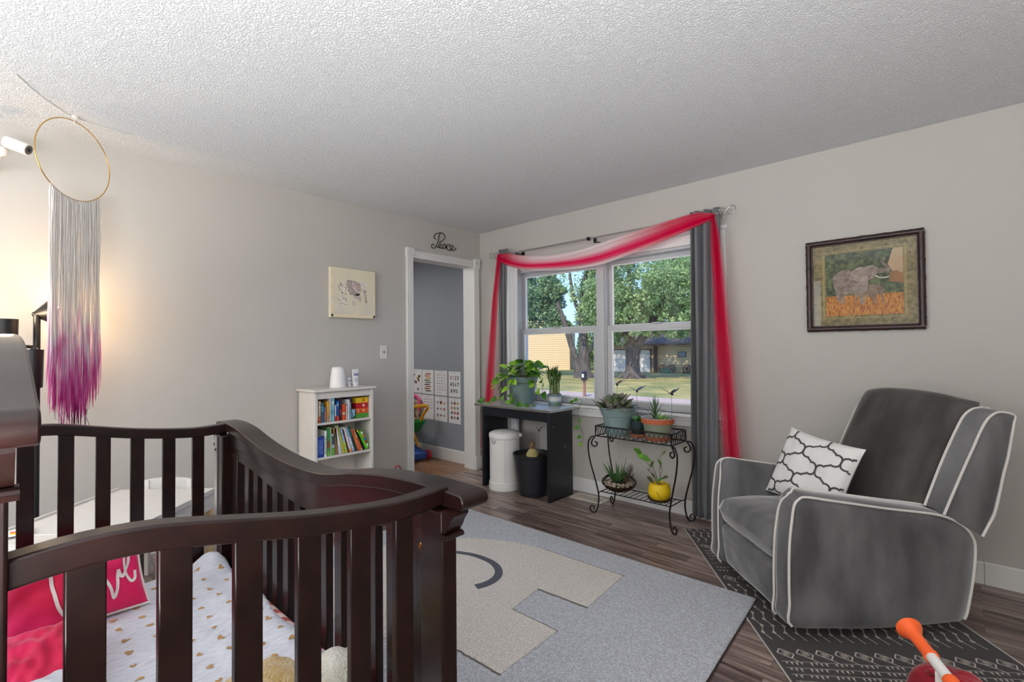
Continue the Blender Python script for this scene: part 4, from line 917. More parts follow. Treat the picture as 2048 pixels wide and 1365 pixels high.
stake(1.045, -0.33, 0.312, 0.545, 'butterfly_stake', 'blue and white butterfly stake in the black planter', (238, 238, 240), (30, 60, 110), -0.9, 0.055, 0.02, lift=0.8)

# ================================================================ PLANTS ON THE CONSOLE
M_sage = mat('sage_green_pot', (112, 132, 128), 0.5, var=0.05, vs=6)
M_leaf = mat('pothos_leaf', (92, 148, 34), 0.4, c2=(42, 92, 26), vs=9, subs=0.05)
M_leafb = mat('bright_pothos_leaf', (160, 204, 50), 0.4, c2=(104, 160, 40), vs=9, subs=0.05)
M_vine = mat('vine_green', (112, 128, 72), 0.5, c2=(84, 72, 50), vs=20)
TZ = 0.7388
c = (0.735, -0.185, TZ)
ph = thing('pothos_plant', 'trailing pothos in a tall sage green pot on the console table', 'potted plant', c)
pot('pot', ph, c, [(0.098, 0), (0.102, 0.004), (0.109, 0.05), (0.126, 0.185), (0.136, 0.190), (0.143, 0.235), (0.147, 0.244)], M_sage)
soil(ph, c, 0.128, 0.222)
random.seed(21)
lv = [MB(), MB()]; vn = MB()
def heart(p, d, L, nrm=None, which=None): lv[which if which is not None else (0 if random.random() < 0.6 else 1)].leaf(p, d, L, L * 0.78, nrm or (random.uniform(-.4, .4), random.uniform(-.6, -.1), 0.8), random.uniform(0.15, 0.5), 0.22, 'heart', 6)
for i in range(64):
    a = random.uniform(0, 2 * PI); r = random.uniform(0.01, 0.125); b = V((c[0] + r * math.cos(a), c[1] + r * math.sin(a), TZ + 0.22))
    h = random.uniform(0.03, 0.11) + (0.04 if r < 0.06 else 0); out = V((math.cos(a), math.sin(a), 0)) * random.uniform(0.02, 0.07); tip = b + out + V((0, 0, h))
    vn.tube(smoothpath([b, b.lerp(tip, 0.5) + V((0, 0, 0.012)), tip], 3), 0.0016, 5)
    heart(tip, out.normalized() + V((random.uniform(-.5, .5), random.uniform(-.5, .5), random.uniform(-0.3, 0.5))), random.uniform(0.06, 0.095))
for dx, dy, L in ((-0.03, 0.0, 0.1), (0.05, 0.02, 0.09), (0.10, -0.02, 0.08), (-0.06, 0.03, 0.06)):
    tip = V((c[0] + dx, c[1] + dy, TZ + 0.26 + L)); vn.tube([(c[0] + dx * .5, c[1] + dy * .5, TZ + 0.22), tip], 0.0017, 5); heart(tip, (random.uniform(-.6, .6), -0.4, 0.6), 0.09)
def vine(pts, leaves, k=5, L=(0.05, 0.075)):
    sp = smoothpath(pts, 7); vn.tube(sp, 0.0018, 6)
    for i in range(leaves):
        q = int((i + 0.7) / leaves * (len(sp) - 2)); p = sp[q]; s_ = 1 if i % 2 else -1
        dd = V((random.uniform(-1, 1), random.uniform(-0.9, -0.1), random.uniform(-0.4, 0.6))); pe = p + dd.normalized() * 0.02; vn.tube([p, pe], 0.0012, 5); heart(pe, dd, random.uniform(*L), (random.uniform(-.3, .3), -0.8, 0.6))
vine([(c[0] - 0.08, c[1] - 0.06, TZ + 0.235), (c[0] - 0.16, c[1] - 0.08, TZ + 0.24), (c[0] - 0.21, c[1] - 0.10, TZ + 0.16), (c[0] - 0.19, c[1] - 0.10, TZ + 0.07)], 5)
vine([(c[0] - 0.09, c[1] - 0.08, TZ + 0.235), (c[0] - 0.15, c[1] - 0.13, TZ + 0.19), (c[0] - 0.12, c[1] - 0.16, TZ + 0.08), (c[0] - 0.13, c[1] - 0.2, TZ + 0.03), (c[0] - 0.25, c[1] - 0.22, TZ + 0.012), (c[0] - 0.31, c[1] - 0.16, TZ + 0.02)], 8)
vine([(c[0] + 0.02, c[1] - 0.13, TZ + 0.235), (c[0] + 0.02, c[1] - 0.165, TZ + 0.20), (c[0] - 0.01, c[1] - 0.15, TZ + 0.11), (c[0] + 0.0, c[1] - 0.16, TZ + 0.03), (c[0] + 0.06, c[1] - 0.19, TZ + 0.012), (c[0] + 0.20, c[1] - 0.20, TZ + 0.012), (c[0] + 0.28, c[1] - 0.16, TZ + 0.02)], 10)
vine([(c[0] + 0.10, c[1] - 0.05, TZ + 0.24), (c[0] + 0.17, c[1] - 0.03, TZ + 0.23), (c[0] + 0.19, c[1] - 0.03, TZ + 0.14), (c[0] + 0.165, c[1] - 0.04, TZ + 0.08)], 6)
vine([(c[0] + 0.11, c[1] + 0.02, TZ + 0.24), (c[0] + 0.19, c[1] + 0.03, TZ + 0.22), (c[0] + 0.215, c[1] + 0.03, TZ + 0.16), (c[0] + 0.22, c[1] + 0.01, TZ + 0.1)], 4)
vine([(c[0] + 0.14, c[1] - 0.1, TZ + 0.014), (c[0] + 0.36, c[1] - 0.08, TZ + 0.012), (c[0] + 0.52, c[1] + 0.02, TZ + 0.015), (c[0] + 0.56, c[1] + 0.09, TZ + 0.06), (c[0] + 0.585, c[1] + 0.09, TZ + 0.05), (c[0] + 0.575, c[1] + 0.06, TZ - 0.02), (c[0] + 0.572, c[1] + 0.06, TZ - 0.12), (c[0] + 0.60, c[1] + 0.07, TZ - 0.20), (c[0] + 0.61, c[1] + 0.07, TZ - 0.26), (c[0] + 0.57, c[1] + 0.06, TZ - 0.30)], 10, L=(0.035, 0.05))
vn.build('vine', M_vine, ph); lv[0].build('foliage', M_leaf, ph, angle=80); lv[1].build('foliage', M_leafb, ph, angle=80)
c = (1.045, -0.05 - 0.055, TZ)
bp = thing('lucky_bamboo', 'lucky bamboo in a small striped grey cup on the console table', 'potted plant', c)
zs = [(0, 0.028, (106, 128, 130)), (0.028, 0.040, (150, 176, 176)), (0.040, 0.070, (206, 204, 204)), (0.070, 0.078, (160, 180, 184)), (0.078, 0.098, (108, 122, 128))]
for k, (a, b, cc) in enumerate(zs):
    MB().lathe([(0.0575, a), (0.0575, b)] if k else [(0.0001, 0), (0.0575, 0), (0.0575, b)], c, 40).build('cup_band', mat('cup_%02x%02x%02x' % cc, cc, 0.4), bp)
MB().lathe([(0.0575, 0.098), (0.052, 0.098), (0.052, 0.08), (0.0001, 0.08)], c, 40).build('pebbles', mat('grey_pebble', (120, 118, 112), 0.7, var=0.4, vs=120, bump=1, bs=140), bp)
st = MB(); lf = MB(); random.seed(5)
for i in range(22):
    a = random.uniform(0, 2 * PI); r = random.uniform(0.005, 0.045); hgt = random.uniform(0.11, 0.23); x, y = c[0] + r * math.cos(a), c[1] + r * math.sin(a)
    st.tube([(x, y, TZ + 0.075), (x + random.uniform(-.006, .006), y, TZ + 0.09 + hgt * 0.5), (x + (x - c[0]) * 0.5, y, TZ + 0.085 + hgt)], 0.0046, 8)
    for k in range(7):
        zz = TZ + 0.085 + hgt * random.uniform(0.72, 1.0); b = random.uniform(0, 2 * PI)
        lf.leaf((x + (x - c[0]) * 0.4, y, zz), (math.cos(b) * 0.6, math.sin(b) * 0.6, 1), random.uniform(0.045, 0.08), 0.017, (math.cos(b), math.sin(b), -0.3), -0.05, 0.3, 'blade')
for zz, b in ((0.15, 3.4), (0.21, 0.4), (0.2, 5.5), (0.23, 3.0)): lf.leaf((c[0] + 0.045 * math.cos(b), c[1], TZ + zz), (math.cos(b), -0.2, 0.5), 0.055, 0.015, (0, 0, 1), 0, 0.3, 'blade')
st.build('stems', mat('bamboo_stem', (128, 146, 80), 0.4, c2=(92, 110, 60), vs=40, stretch=(1, 1, 3)), bp); lf.build('foliage', mat('bamboo_leaf', (92, 128, 56), 0.45, c2=(60, 96, 46), vs=30), bp, angle=80)

# ================================================================ IRON PLANT STAND AND ITS POTS
sx0, sx1, sy0, sy1, sz0, sz1 = 1.642, 2.236, -0.388, -0.150, 0.575, 0.650
sd = thing('plant_stand', 'black wrought iron two tier plant stand with scroll legs under the window', 'plant stand', ((sx0 + sx1) / 2, (sy0 + sy1) / 2, 0))
m = MB(); R4 = [(sx0, sy0), (sx1, sy0), (sx1, sy1), (sx0, sy1)]
def bar(mb, a, b, r=0.004): mb.tube([V(a), V(b)], r, 8)
for z in (sz0, sz1):
    for k in range(4): bar(m, (*R4[k], z), (*R4[(k + 1) % 4], z), 0.0045)
for p in R4: bar(m, (*p, sz0), (*p, sz1), 0.0045)
for i in range(9): x = sx0 + (sx1 - sx0) * i / 8; bar(m, (x, sy0, sz0), (x, sy1, sz0), 0.0025)
m.build('tray_frame', M_iron, sd)
m = MB()
def arches(a, b, n):
    a = V(a); b = V(b)
    for i in range(-1, n):
        c0 = a.lerp(b, max(0, i / n)); w_ = (b - a) / n
        pts = []
        for k in range(9):
            tt = k / 8; p = a + w_ * (i + 2 * tt * 1.0)
            f = (p - a).dot(b - a) / (b - a).length_squared
            if -0.001 <= f <= 1.001: pts.append(p + V((0, 0, sz0 + (sz1 - sz0 - 0.004) * math.sin(PI * tt) ** 0.6)))
        if len(pts) > 1: m.tube(pts, 0.0016, 5)
arches((sx0, sy0, 0), (sx1, sy0, 0), 17); arches((sx0, sy1, 0), (sx1, sy1, 0), 17); arches((sx1, sy0, 0), (sx1, sy1, 0), 7); arches((sx0, sy0, 0), (sx0, sy1, 0), 7)
m.build('arch_gallery', M_iron, sd)
lz = 0.158; lx0, lx1, ly0, ly1 = 1.668, 2.212, -0.362, -0.180
m = MB()
for a, b in (((lx0, ly0), (lx1, ly0)), ((lx1, ly0), (lx1, ly1)), ((lx1, ly1), (lx0, ly1)), ((lx0, ly1), (lx0, ly0))): bar(m, (*a, lz), (*b, lz), 0.004)
for i in range(1, 14): x = lx0 + (lx1 - lx0) * i / 14; bar(m, (x, ly0, lz), (x, ly1, lz), 0.0024)
m.build('lower_shelf', M_iron, sd)
for (cx, cy, fx, fy) in ((sx0, sy0, 1.628, -0.402), (sx1, sy0, 2.262, -0.423), (sx1, sy1, 2.25, -0.112), (sx0, sy1, 1.622, -0.125)):
    o = V((fx - cx, fy - cy, 0)); sg = 1 if cx > 1.9 else -1; sgy = 1 if cy > -0.27 else -1
    out = V((sg * 0.9, sgy * 0.42, 0)).normalized(); C0 = V((cx, cy, 0)); pts = []
    # top scroll curls inwards under the tray, the leg bows out, narrows at the lower shelf, and the foot curls outwards
    for k in range(9):
        a = math.radians(200 - 300 * k / 8); r = 0.022 + 0.0015 * k; pts.append(C0 + out * (0.004 + r * math.cos(a)) + V((0, 0, 0.532 + r * math.sin(a) * 1.0)))
    pts = pts[:]
    P1 = [C0 + out * (-0.012 + 0.010) + V((0, 0, 0.520))]
    q = lambda a, z: C0 + out * a + V((0, 0, z))
    path = [q(0.006, 0.532), q(-0.012, 0.522), q(-0.006, 0.500), q(0.016, 0.497), q(0.030, 0.520), q(0.018, 0.552), q(-0.004 + 0.01, 0.568), q(0.03, 0.566), q(0.052, 0.53), q(0.056, 0.47), q(0.045, 0.38), q(0.022, 0.28), q(0.002, 0.19), q(-0.006, 0.13), q(-0.002, 0.07), q(0.012, 0.02), q(0.034, 0.004), q(0.056, 0.016), q(0.058, 0.042), q(0.040, 0.052), q(0.028, 0.040), q(0.034, 0.030)]
    sh = o - out * 0.034; 
    path = [p + sh * max(0, min(1, (0.5 - p.z) / 0.4)) for p in path]
    MB().tube(smoothpath(path, 5), 0.0056, 8).build('leg', M_iron, sd)
    l2 = MB(); zz = lz; corner = V((lx0 if sg < 0 else lx1, ly0 if sgy < 0 else ly1, zz)); tgt = min(smoothpath(path, 5), key=lambda p: abs(p.z - zz) + (0 if p.z < 0.4 else 9)); bar(l2, corner, tgt, 0.004); l2.build('shelf_bracket', M_iron, sd)
SZ = sz0 + 0.0035
c = (1.765, -0.275, SZ)
t = thing('kalanchoe_pot', 'large pale sage pot of grey green succulent at the left of the iron stand', 'potted plant', c)
M_sage2 = mat('pale_sage_pot', (128, 150, 148), 0.45, var=0.05, vs=6)
pot('pot', t, c, [(0.080, 0), (0.084, 0.004), (0.092, 0.04), (0.108, 0.145), (0.1165, 0.149), (0.122, 0.183), (0.128, 0.187), (0.1365, 0.203), (0.1385, 0.212)], M_sage2)
soil(t, c, 0.120, 0.19)
random.seed(33); lf = [MB(), MB()]; st = MB()
for i in range(95):
    a = random.uniform(0, 2 * PI); r = random.uniform(0.0, 0.115); el = random.uniform(0.1, 1.5) if r < 0.07 else random.uniform(-0.1, 0.8)
    b = V((c[0] + r * math.cos(a), c[1] + r * math.sin(a), SZ + 0.195 + random.uniform(0, 0.065) * (1.2 - r / 0.115)))
    d_ = V((math.cos(a + random.uniform(-.6, .6)), math.sin(a + random.uniform(-.6, .6)), el)); L = random.uniform(0.06, 0.10)
    lf[0 if random.random() < 0.55 else 1].leaf(b, d_, L, L * 0.56, (0, 0, 1), random.uniform(-0.2, 0.2), 0.35, 'oval', 5)
for i in range(14):
    a = random.uniform(0, 2 * PI); st.tube([(c[0], c[1], SZ + 0.19), (c[0] + 0.09 * math.cos(a), c[1] + 0.09 * math.sin(a), SZ + random.uniform(0.2, 0.25))], 0.004, 6)
st.build('stems', mat('succulent_stem', (108, 92, 70), 0.7), t); lf[0].build('foliage', mat('grey_green_succulent', (132, 144, 104), 0.55, c2=(86, 100, 66), vs=40), t, angle=80, solid=0.002); lf[1].build('foliage', mat('purple_edged_succulent', (176, 174, 158), 0.55, c2=(108, 96, 96), vs=50), t, angle=80, solid=0.002)
c = (1.915, -0.232, SZ)
t = thing('seedling_pot', 'small dark green nursery pot in a terracotta saucer on the iron stand', 'potted plant', c)
M_terra = mat('terracotta', (188, 108, 76), 0.75, var=0.12, vs=25, bump=0.2, bs=150)
MB().lathe([(0.0001, 0), (0.052, 0), (0.062, 0.02), (0.064, 0.026), (0.060, 0.026), (0.052, 0.008), (0.0001, 0.008)], c, 36).build('saucer', M_terra, t)
pot('pot', t, (c[0], c[1], SZ + 0.009), [(0.044, 0), (0.047, 0.004), (0.058, 0.098), (0.062, 0.100), (0.062, 0.112)], mat('dark_green_plastic', (40, 58, 62), 0.45))
soil(t, c, 0.052, 0.108)
random.seed(4); m = MB()
for i in range(46):
    a = random.uniform(0, 2 * PI); r = random.uniform(0, 0.05); m.leaf((c[0] + r * math.cos(a), c[1] + r * math.sin(a), SZ + 0.112 + random.uniform(0, 0.02)), (math.cos(a), math.sin(a), random.uniform(0.2, 1.4)), random.uniform(0.028, 0.045), 0.026, (0, 0, 1), 0.3, 0.2, 'heart', 5)
m.build('foliage', mat('lime_seedling_leaf', (132, 184, 56), 0.45, c2=(70, 124, 44), vs=30), t, angle=80)
c = (1.93, -0.175, SZ)
t = thing('glass_ornament', 'turquoise glass piece tucked behind the pots on the iron stand', 'ornament', (1.995, -0.178, SZ))
MB().lathe([(0.0001, 0), (0.022, 0), (0.026, 0.05), (0.016, 0.10), (0.009, 0.13), (0.012, 0.142), (0.0001, 0.142)], (1.995, -0.178, SZ), 24).build('bottle', mat('turquoise_glass', (70, 160, 180), 0.12, spec=0.8), t)
c = (2.080, -0.262, SZ)
t = thing('agave_pot', 'grey green painted terracotta pot of spiky agave at the right of the iron stand', 'potted plant', c)
MB().lathe([(0.0001, 0), (0.078, 0), (0.094, 0.022), (0.097, 0.030), (0.091, 0.030), (0.078, 0.008), (0.0001, 0.008)], c, 40).build('saucer', M_terra, t)
pot('pot', t, (c[0], c[1], SZ + 0.009), [(0.078, 0), (0.082, 0.004), (0.102, 0.112)], mat('grey_green_glaze', (142, 148, 130), 0.5, var=0.06, vs=8), inner=False)
MB().lathe([(0.102, 0.112), (0.1125, 0.113), (0.1155, 0.148)], (c[0], c[1], SZ + 0.009), 48).build('rim_band', mat('terracotta_glaze', (196, 104, 66), 0.5, var=0.06, vs=8), t)
MB().lathe([(0.1155, 0.148), (0.112, 0.151), (0.106, 0.148), (0.104, 0.118)], (c[0], c[1], SZ + 0.009), 48).build('lip', mat('pale_grey_glaze', (186, 180, 176), 0.5), t)
soil(t, c, 0.104, 0.135)
random.seed(12); lf = MB(); l2 = MB()
for i in range(22):
    zz = i / 22; a = i * 2.4; lf.leaf((c[0] - 0.02, c[1], SZ + 0.14 + 0.09 * zz), (math.cos(a) * (1.1 - zz), math.sin(a) * (1.1 - zz), 0.55 + 1.6 * zz), 0.085 + 0.03 * (1 - abs(zz - 0.5)), 0.016, (0, 0, 1), 0.05, 0.4, 'blade', 5)
for i in range(34):
    a = random.uniform(0, 2 * PI); r = random.uniform(0, 0.045); l2.leaf((c[0] + 0.035 + r * math.cos(a), c[1] - 0.01 + r * math.sin(a), SZ + 0.142), (math.cos(a) * 0.8, math.sin(a) * 0.8, random.uniform(0.5, 1.6)), random.uniform(0.04, 0.07), 0.014, (0, 0, 1), 0.1, 0.3, 'blade', 5)
lf.build('agave_foliage', mat('agave_leaf', (110, 138, 92), 0.5, c2=(72, 100, 64), vs=30), t, angle=80, solid=0.0015); l2.build('low_foliage', mat('bright_low_leaf', (140, 186, 74), 0.45, c2=(96, 150, 60), vs=30), t, angle=80)
stake(1.748, -0.248, SZ + 0.19, SZ + 0.38, 'dragonfly_stake', 'silver dragonfly stake over the large succulent pot', (226, 226, 230), (120, 70, 84), -0.75, 0.085, 0.022, drop=0.35, lift=0.35)
stake(1.905, -0.233, SZ + 0.112, SZ + 0.335, 'bird_stake', 'dark bird stake with raised wings over the small green pot', (70, 68, 70), (60, 58, 60), -0.8, 0.09, 0.035)
stake(2.155, -0.195, SZ + 0.14, SZ + 0.325, 'bird_stake', 'dark bird stake over the agave pot next to the curtain', (110, 108, 110), (60, 58, 60), -0.6, 0.085, 0.035)
# lower shelf: glass bowl and yellow pot
LZ = lz + 0.0036
c = (1.765, -0.262, LZ)
t = thing('glass_bowl_garden', 'squat clear glass bowl of pebbles and succulents on the lower iron shelf', 'terrarium', c)
bowl = [(0.0001, 0), (0.05, 0), (0.07, 0.003), (0.104, 0.022), (0.126, 0.048), (0.130, 0.062), (0.124, 0.082), (0.108, 0.096), (0.102, 0.100)]
MB().lathe(bowl, c, 48).build('bowl', mat('clear_bowl_surface', (200, 204, 204), 0.05) if False else M_vase, t)
MB().lathe([(0.0001, 0.003), (0.048, 0.003), (0.068, 0.006), (0.10, 0.024), (0.118, 0.046), (0.08, 0.05), (0.0001, 0.05)], c, 40).build('soil', mat('terrarium_soil', (70, 48, 36), 0.9, c2=(120, 84, 62), vs=60, bump=1, bs=120), t)
random.seed(8); m = MB()
for i in range(70):
    a = 2 * PI * i / 34 + random.uniform(-.1, .1); r = 0.108 if i < 36 else random.uniform(0.05, 0.1); m.blob((c[0] + r * math.cos(a), c[1] + r * math.sin(a), LZ + 0.056 + random.uniform(-.005, .005)), (random.uniform(.008, .014), random.uniform(.008, .013), random.uniform(.006, .011)), 10, 7, 0.1)
m.build('pebbles', mat('cream_pebbles', (206, 190, 170), 0.6, c2=(150, 130, 112), vs=40), t, kind='stuff')
lf = MB(); l2 = MB(); st = MB()
for i in range(46):
    a = random.uniform(0, 2 * PI); lf.leaf((c[0] - 0.01 + 0.03 * math.cos(a), c[1] + 0.03 * math.sin(a), LZ + 0.06), (math.cos(a) * random.uniform(0.2, 0.9), math.sin(a) * random.uniform(.2, .9), 1), random.uniform(0.08, 0.17), 0.015, (math.cos(a), math.sin(a), 0), 0.02, 0.4, 'blade', 5)
lf.leaf((c[0] + 0.015, c[1], LZ + 0.06), (0.25, 0, 1), 0.21, 0.014, (1, 0, 0), 0, 0.4, 'blade', 6)
for i in range(16):
    a = random.uniform(-1.2, 1.2) + (0 if i % 2 else 0.2); b0 = V((c[0] + 0.05, c[1] + random.uniform(-.03, .03), LZ + 0.06)); tp = b0 + V((random.uniform(0.0, 0.08), random.uniform(-.03, .05), random.uniform(0.05, 0.15))); st.tube([b0, tp], 0.0015, 5)
    for k in range(9):
        p = b0.lerp(tp, 0.25 + 0.75 * k / 9); aa = k * 2.2; l2.leaf(p, (math.cos(aa), math.sin(aa), 0.4), 0.017, 0.013, (0, 0, 1), 0.1, 0.1, 'oval', 3)
lf.build('aloe_foliage', mat('aloe_leaf', (84, 126, 66), 0.45, c2=(50, 92, 50), vs=30), t, angle=80, solid=0.0015); l2.build('jade_foliage', mat('jade_leaf', (72, 88, 66), 0.4, c2=(92, 72, 66), vs=60), t, angle=80); st.build('stems', mat('brown_stem', (92, 74, 58), 0.7), t)
c = (2.098, -0.285, LZ)
t = thing('yellow_gourd_pot', 'bright yellow round pot of arrowhead vine on the lower iron shelf', 'potted plant', c)
MB().lathe([(0.0001, 0), (0.068, 0), (0.079, 0.010), (0.082, 0.018), (0.07, 0.016), (0.0001, 0.012)], c, 36).build('saucer', mat('dark_brown_saucer', (56, 38, 28), 0.5, var=0.2, vs=30), t)
MB().lathe([(0.0001, 0.012), (0.055, 0.012), (0.072, 0.030), (0.0785, 0.062), (0.074, 0.094), (0.064, 0.118), (0.058, 0.121), (0.055, 0.112), (0.0001, 0.108)], c, 40).build('pot', mat('bright_yellow_glaze', (244, 204, 20), 0.5, var=0.05, vs=40, bump=0.4, bs=260), t)
random.seed(15); lf = MB(); l2 = MB(); st = MB()
for dx, dy, dz, L, wch in ((-0.115, -0.02, 0.30, 0.10, 0), (-0.05, -0.03, 0.27, 0.11, 0), (0.005, 0.01, 0.30, 0.12, 0), (0.02, -0.02, 0.25, 0.10, 0), (-0.06, 0.02, 0.22, 0.09, 0), (0.03, -0.01, 0.22, 0.055, 1), (0.035, -0.03, 0.165, 0.075, 1), (-0.04, 0.0, 0.15, 0.07, 1), (-0.07, -0.01, 0.19, 0.04, 1), (0.0, -0.04, 0.14, 0.08, 0), (-0.02, -0.05, 0.13, 0.08, 1), (0.06, 0.0, 0.11, 0.04, 1)):
    b0 = V((c[0] + dx * 0.15, c[1] + dy * 0.2, LZ + 0.11)); tp = V((c[0] + dx, c[1] + dy, LZ + dz)); st.tube(smoothpath([b0, b0.lerp(tp, 0.5) + V((0, 0, 0.02)), tp], 4), 0.0017, 6)
    (lf, l2)[wch].leaf(tp, (dx * 6 + random.uniform(-.2, .5), -0.3, 0.35), L, L * 0.46, (0.1, -0.6, 0.8), 0.15, 0.18, 'oval', 6)
st.tube(smoothpath([(c[0] - 0.02, c[1] - 0.05, LZ + 0.11), (c[0] + 0.03, c[1] - 0.085, LZ + 0.06), (c[0] + 0.06, c[1] - 0.09, LZ + 0.02), (c[0] + 0.075, c[1] - 0.07, LZ + 0.01)], 5), 0.0015, 6)
st.build('stems', mat('olive_stem', (112, 116, 70), 0.5), t); lf.build('foliage', mat('arrowhead_leaf', (120, 176, 60), 0.4, c2=(84, 140, 52), vs=20), t, angle=80); l2.build('dark_foliage', mat('dull_arrowhead_leaf', (92, 108, 72), 0.45, c2=(64, 82, 52), vs=20), t, angle=80)
# ================================================================ CURTAINS, ROD, SCARF
M_curt = mat('grey_blackout_fabric', (112, 113, 116), 0.5, var=0.04, vs=4, sheen=0.4, spec=0.35)
M_lining = mat('pale_curtain_lining', (214, 214, 216), 0.8, var=0.02, vs=6)
def pleats(name, parent, m_, x0, x1, y, z0, z1, n, amp, flare=0.0, ph=0.0, shift=0.0, thick=0.002, warp=1.0):
    def fn(u, v):
        z = z1 + (z0 - z1) * v; x = x0 + (x1 - x0) * u; x += shift * v + (u - 0.5) * flare * v
        a = amp * (0.75 + 0.25 * math.sin(v * 2 + u * 5)); s = math.sin((u ** warp) * n * 2 * PI + ph + 0.35 * math.sin(v * 3 + u * 9)); s = math.copysign(abs(s) ** 0.8, s)
        return V((x + 0.004 * math.sin(v * 5 + u * 20), y + a * s + 0.004 * noise.noise(V((u * 6, v * 5, 2))), z))
    return MB().grid(fn, n * 18, 46).build(name, m_, parent, angle=80, solid=thick)
t = thing('curtain', 'grey pleated curtain hanging at the right side of the window', 'curtain', (2.35, -0.085, 0.03), 0, None)
pleats('fabric', t, M_curt, 2.262, 2.470, -0.088, 0.035, 2.195, 4, 0.032, flare=-0.02, shift=-0.02, warp=0.62)
t = thing('curtain', 'grey curtain with pale lining drawn back at the left side of the window', 'curtain', (0.45, -0.085, 0.03), 0, None)
pleats('fabric', t, M_curt, 0.352, 0.468, -0.082, 0.035, 2.205, 3, 0.026, flare=0.03, shift=-0.01)
pleats('lining', t, M_lining, 0.462, 0.582, -0.082, 0.035, 2.155, 3, 0.016, flare=0.05, ph=1.0, shift=-0.01)
rd = thing('curtain_rod', 'thin nickel curtain rod with wire scroll finials above the window', 'curtain rod', (1.4, -0.11, 2.14))
MB().tube([(0.37, -0.11, 2.146), (1.43, -0.11, 2.143)], 0.0075, 12).build('rod', mat('satin_rod_metal', (158, 156, 154), 0.3, metal=0.5), rd)
MB().tube([(1.41, -0.11, 2.143), (2.47, -0.11, 2.146)], 0.0058, 12).build('rod', mat('satin_rod_metal', (158, 156, 154), 0.3, metal=0.5), rd)
MB().box((1.405, -0.124, 2.13), (1.432, -0.096, 2.156)).build('collar', mat('black_metal', (28, 28, 30), 0.4, metal=0.4), rd, bevel=0.003)
m = MB(); m.box((1.468, -0.118, 2.100), (1.492, -0.102, 2.138)); m.box((1.476, -0.112, 2.108), (1.484, 0, 2.116)); m.build('centre_bracket', mat('black_metal', (28, 28, 30), 0.4, metal=0.4), rd, bevel=0.002)
for x in (0.60, 2.25):
    m = MB(); m.box((x - 0.008, -0.115, 2.13), (x + 0.008, 0, 2.140)); m.box((x - 0.02, -0.006, 2.11), (x + 0.02, 0, 2.165)); m.build('wall_bracket', mat('black_metal', (28, 28, 30), 0.4, metal=0.4), rd, bevel=0.002)
for s, x0 in ((1, 2.468), (-1, 0.372)):
    q = lambda a, b: V((x0 + s * a, -0.11, 2.128 + b))
    m = MB(); m.tube(smoothpath([q(0.028, 0.022), q(0.020, 0.030), q(0.010, 0.022), q(0.016, 0.006), q(0.036, 0.004), q(0.050, 0.030), q(0.080, 0.056), q(0.108, 0.050), q(0.112, 0.022), q(0.092, 0.000), q(0.068, 0.006), q(0.066, 0.026), q(0.082, 0.032), q(0.088, 0.024)], 6), 0.0022, 8)
    m.tube(smoothpath([q(0.050, 0.030), q(0.034, 0.048), q(0.014, 0.048), q(0.004, 0.034), q(0.012, 0.024)], 6), 0.0022, 8)
    m.tube(smoothpath([q(0.0, 0.012), q(0.02, -0.012), q(0.038, -0.008), q(0.040, 0.006), q(0.028, 0.008)], 6), 0.0022, 8)
    m.build('scroll_finial', M_nickel, rd)
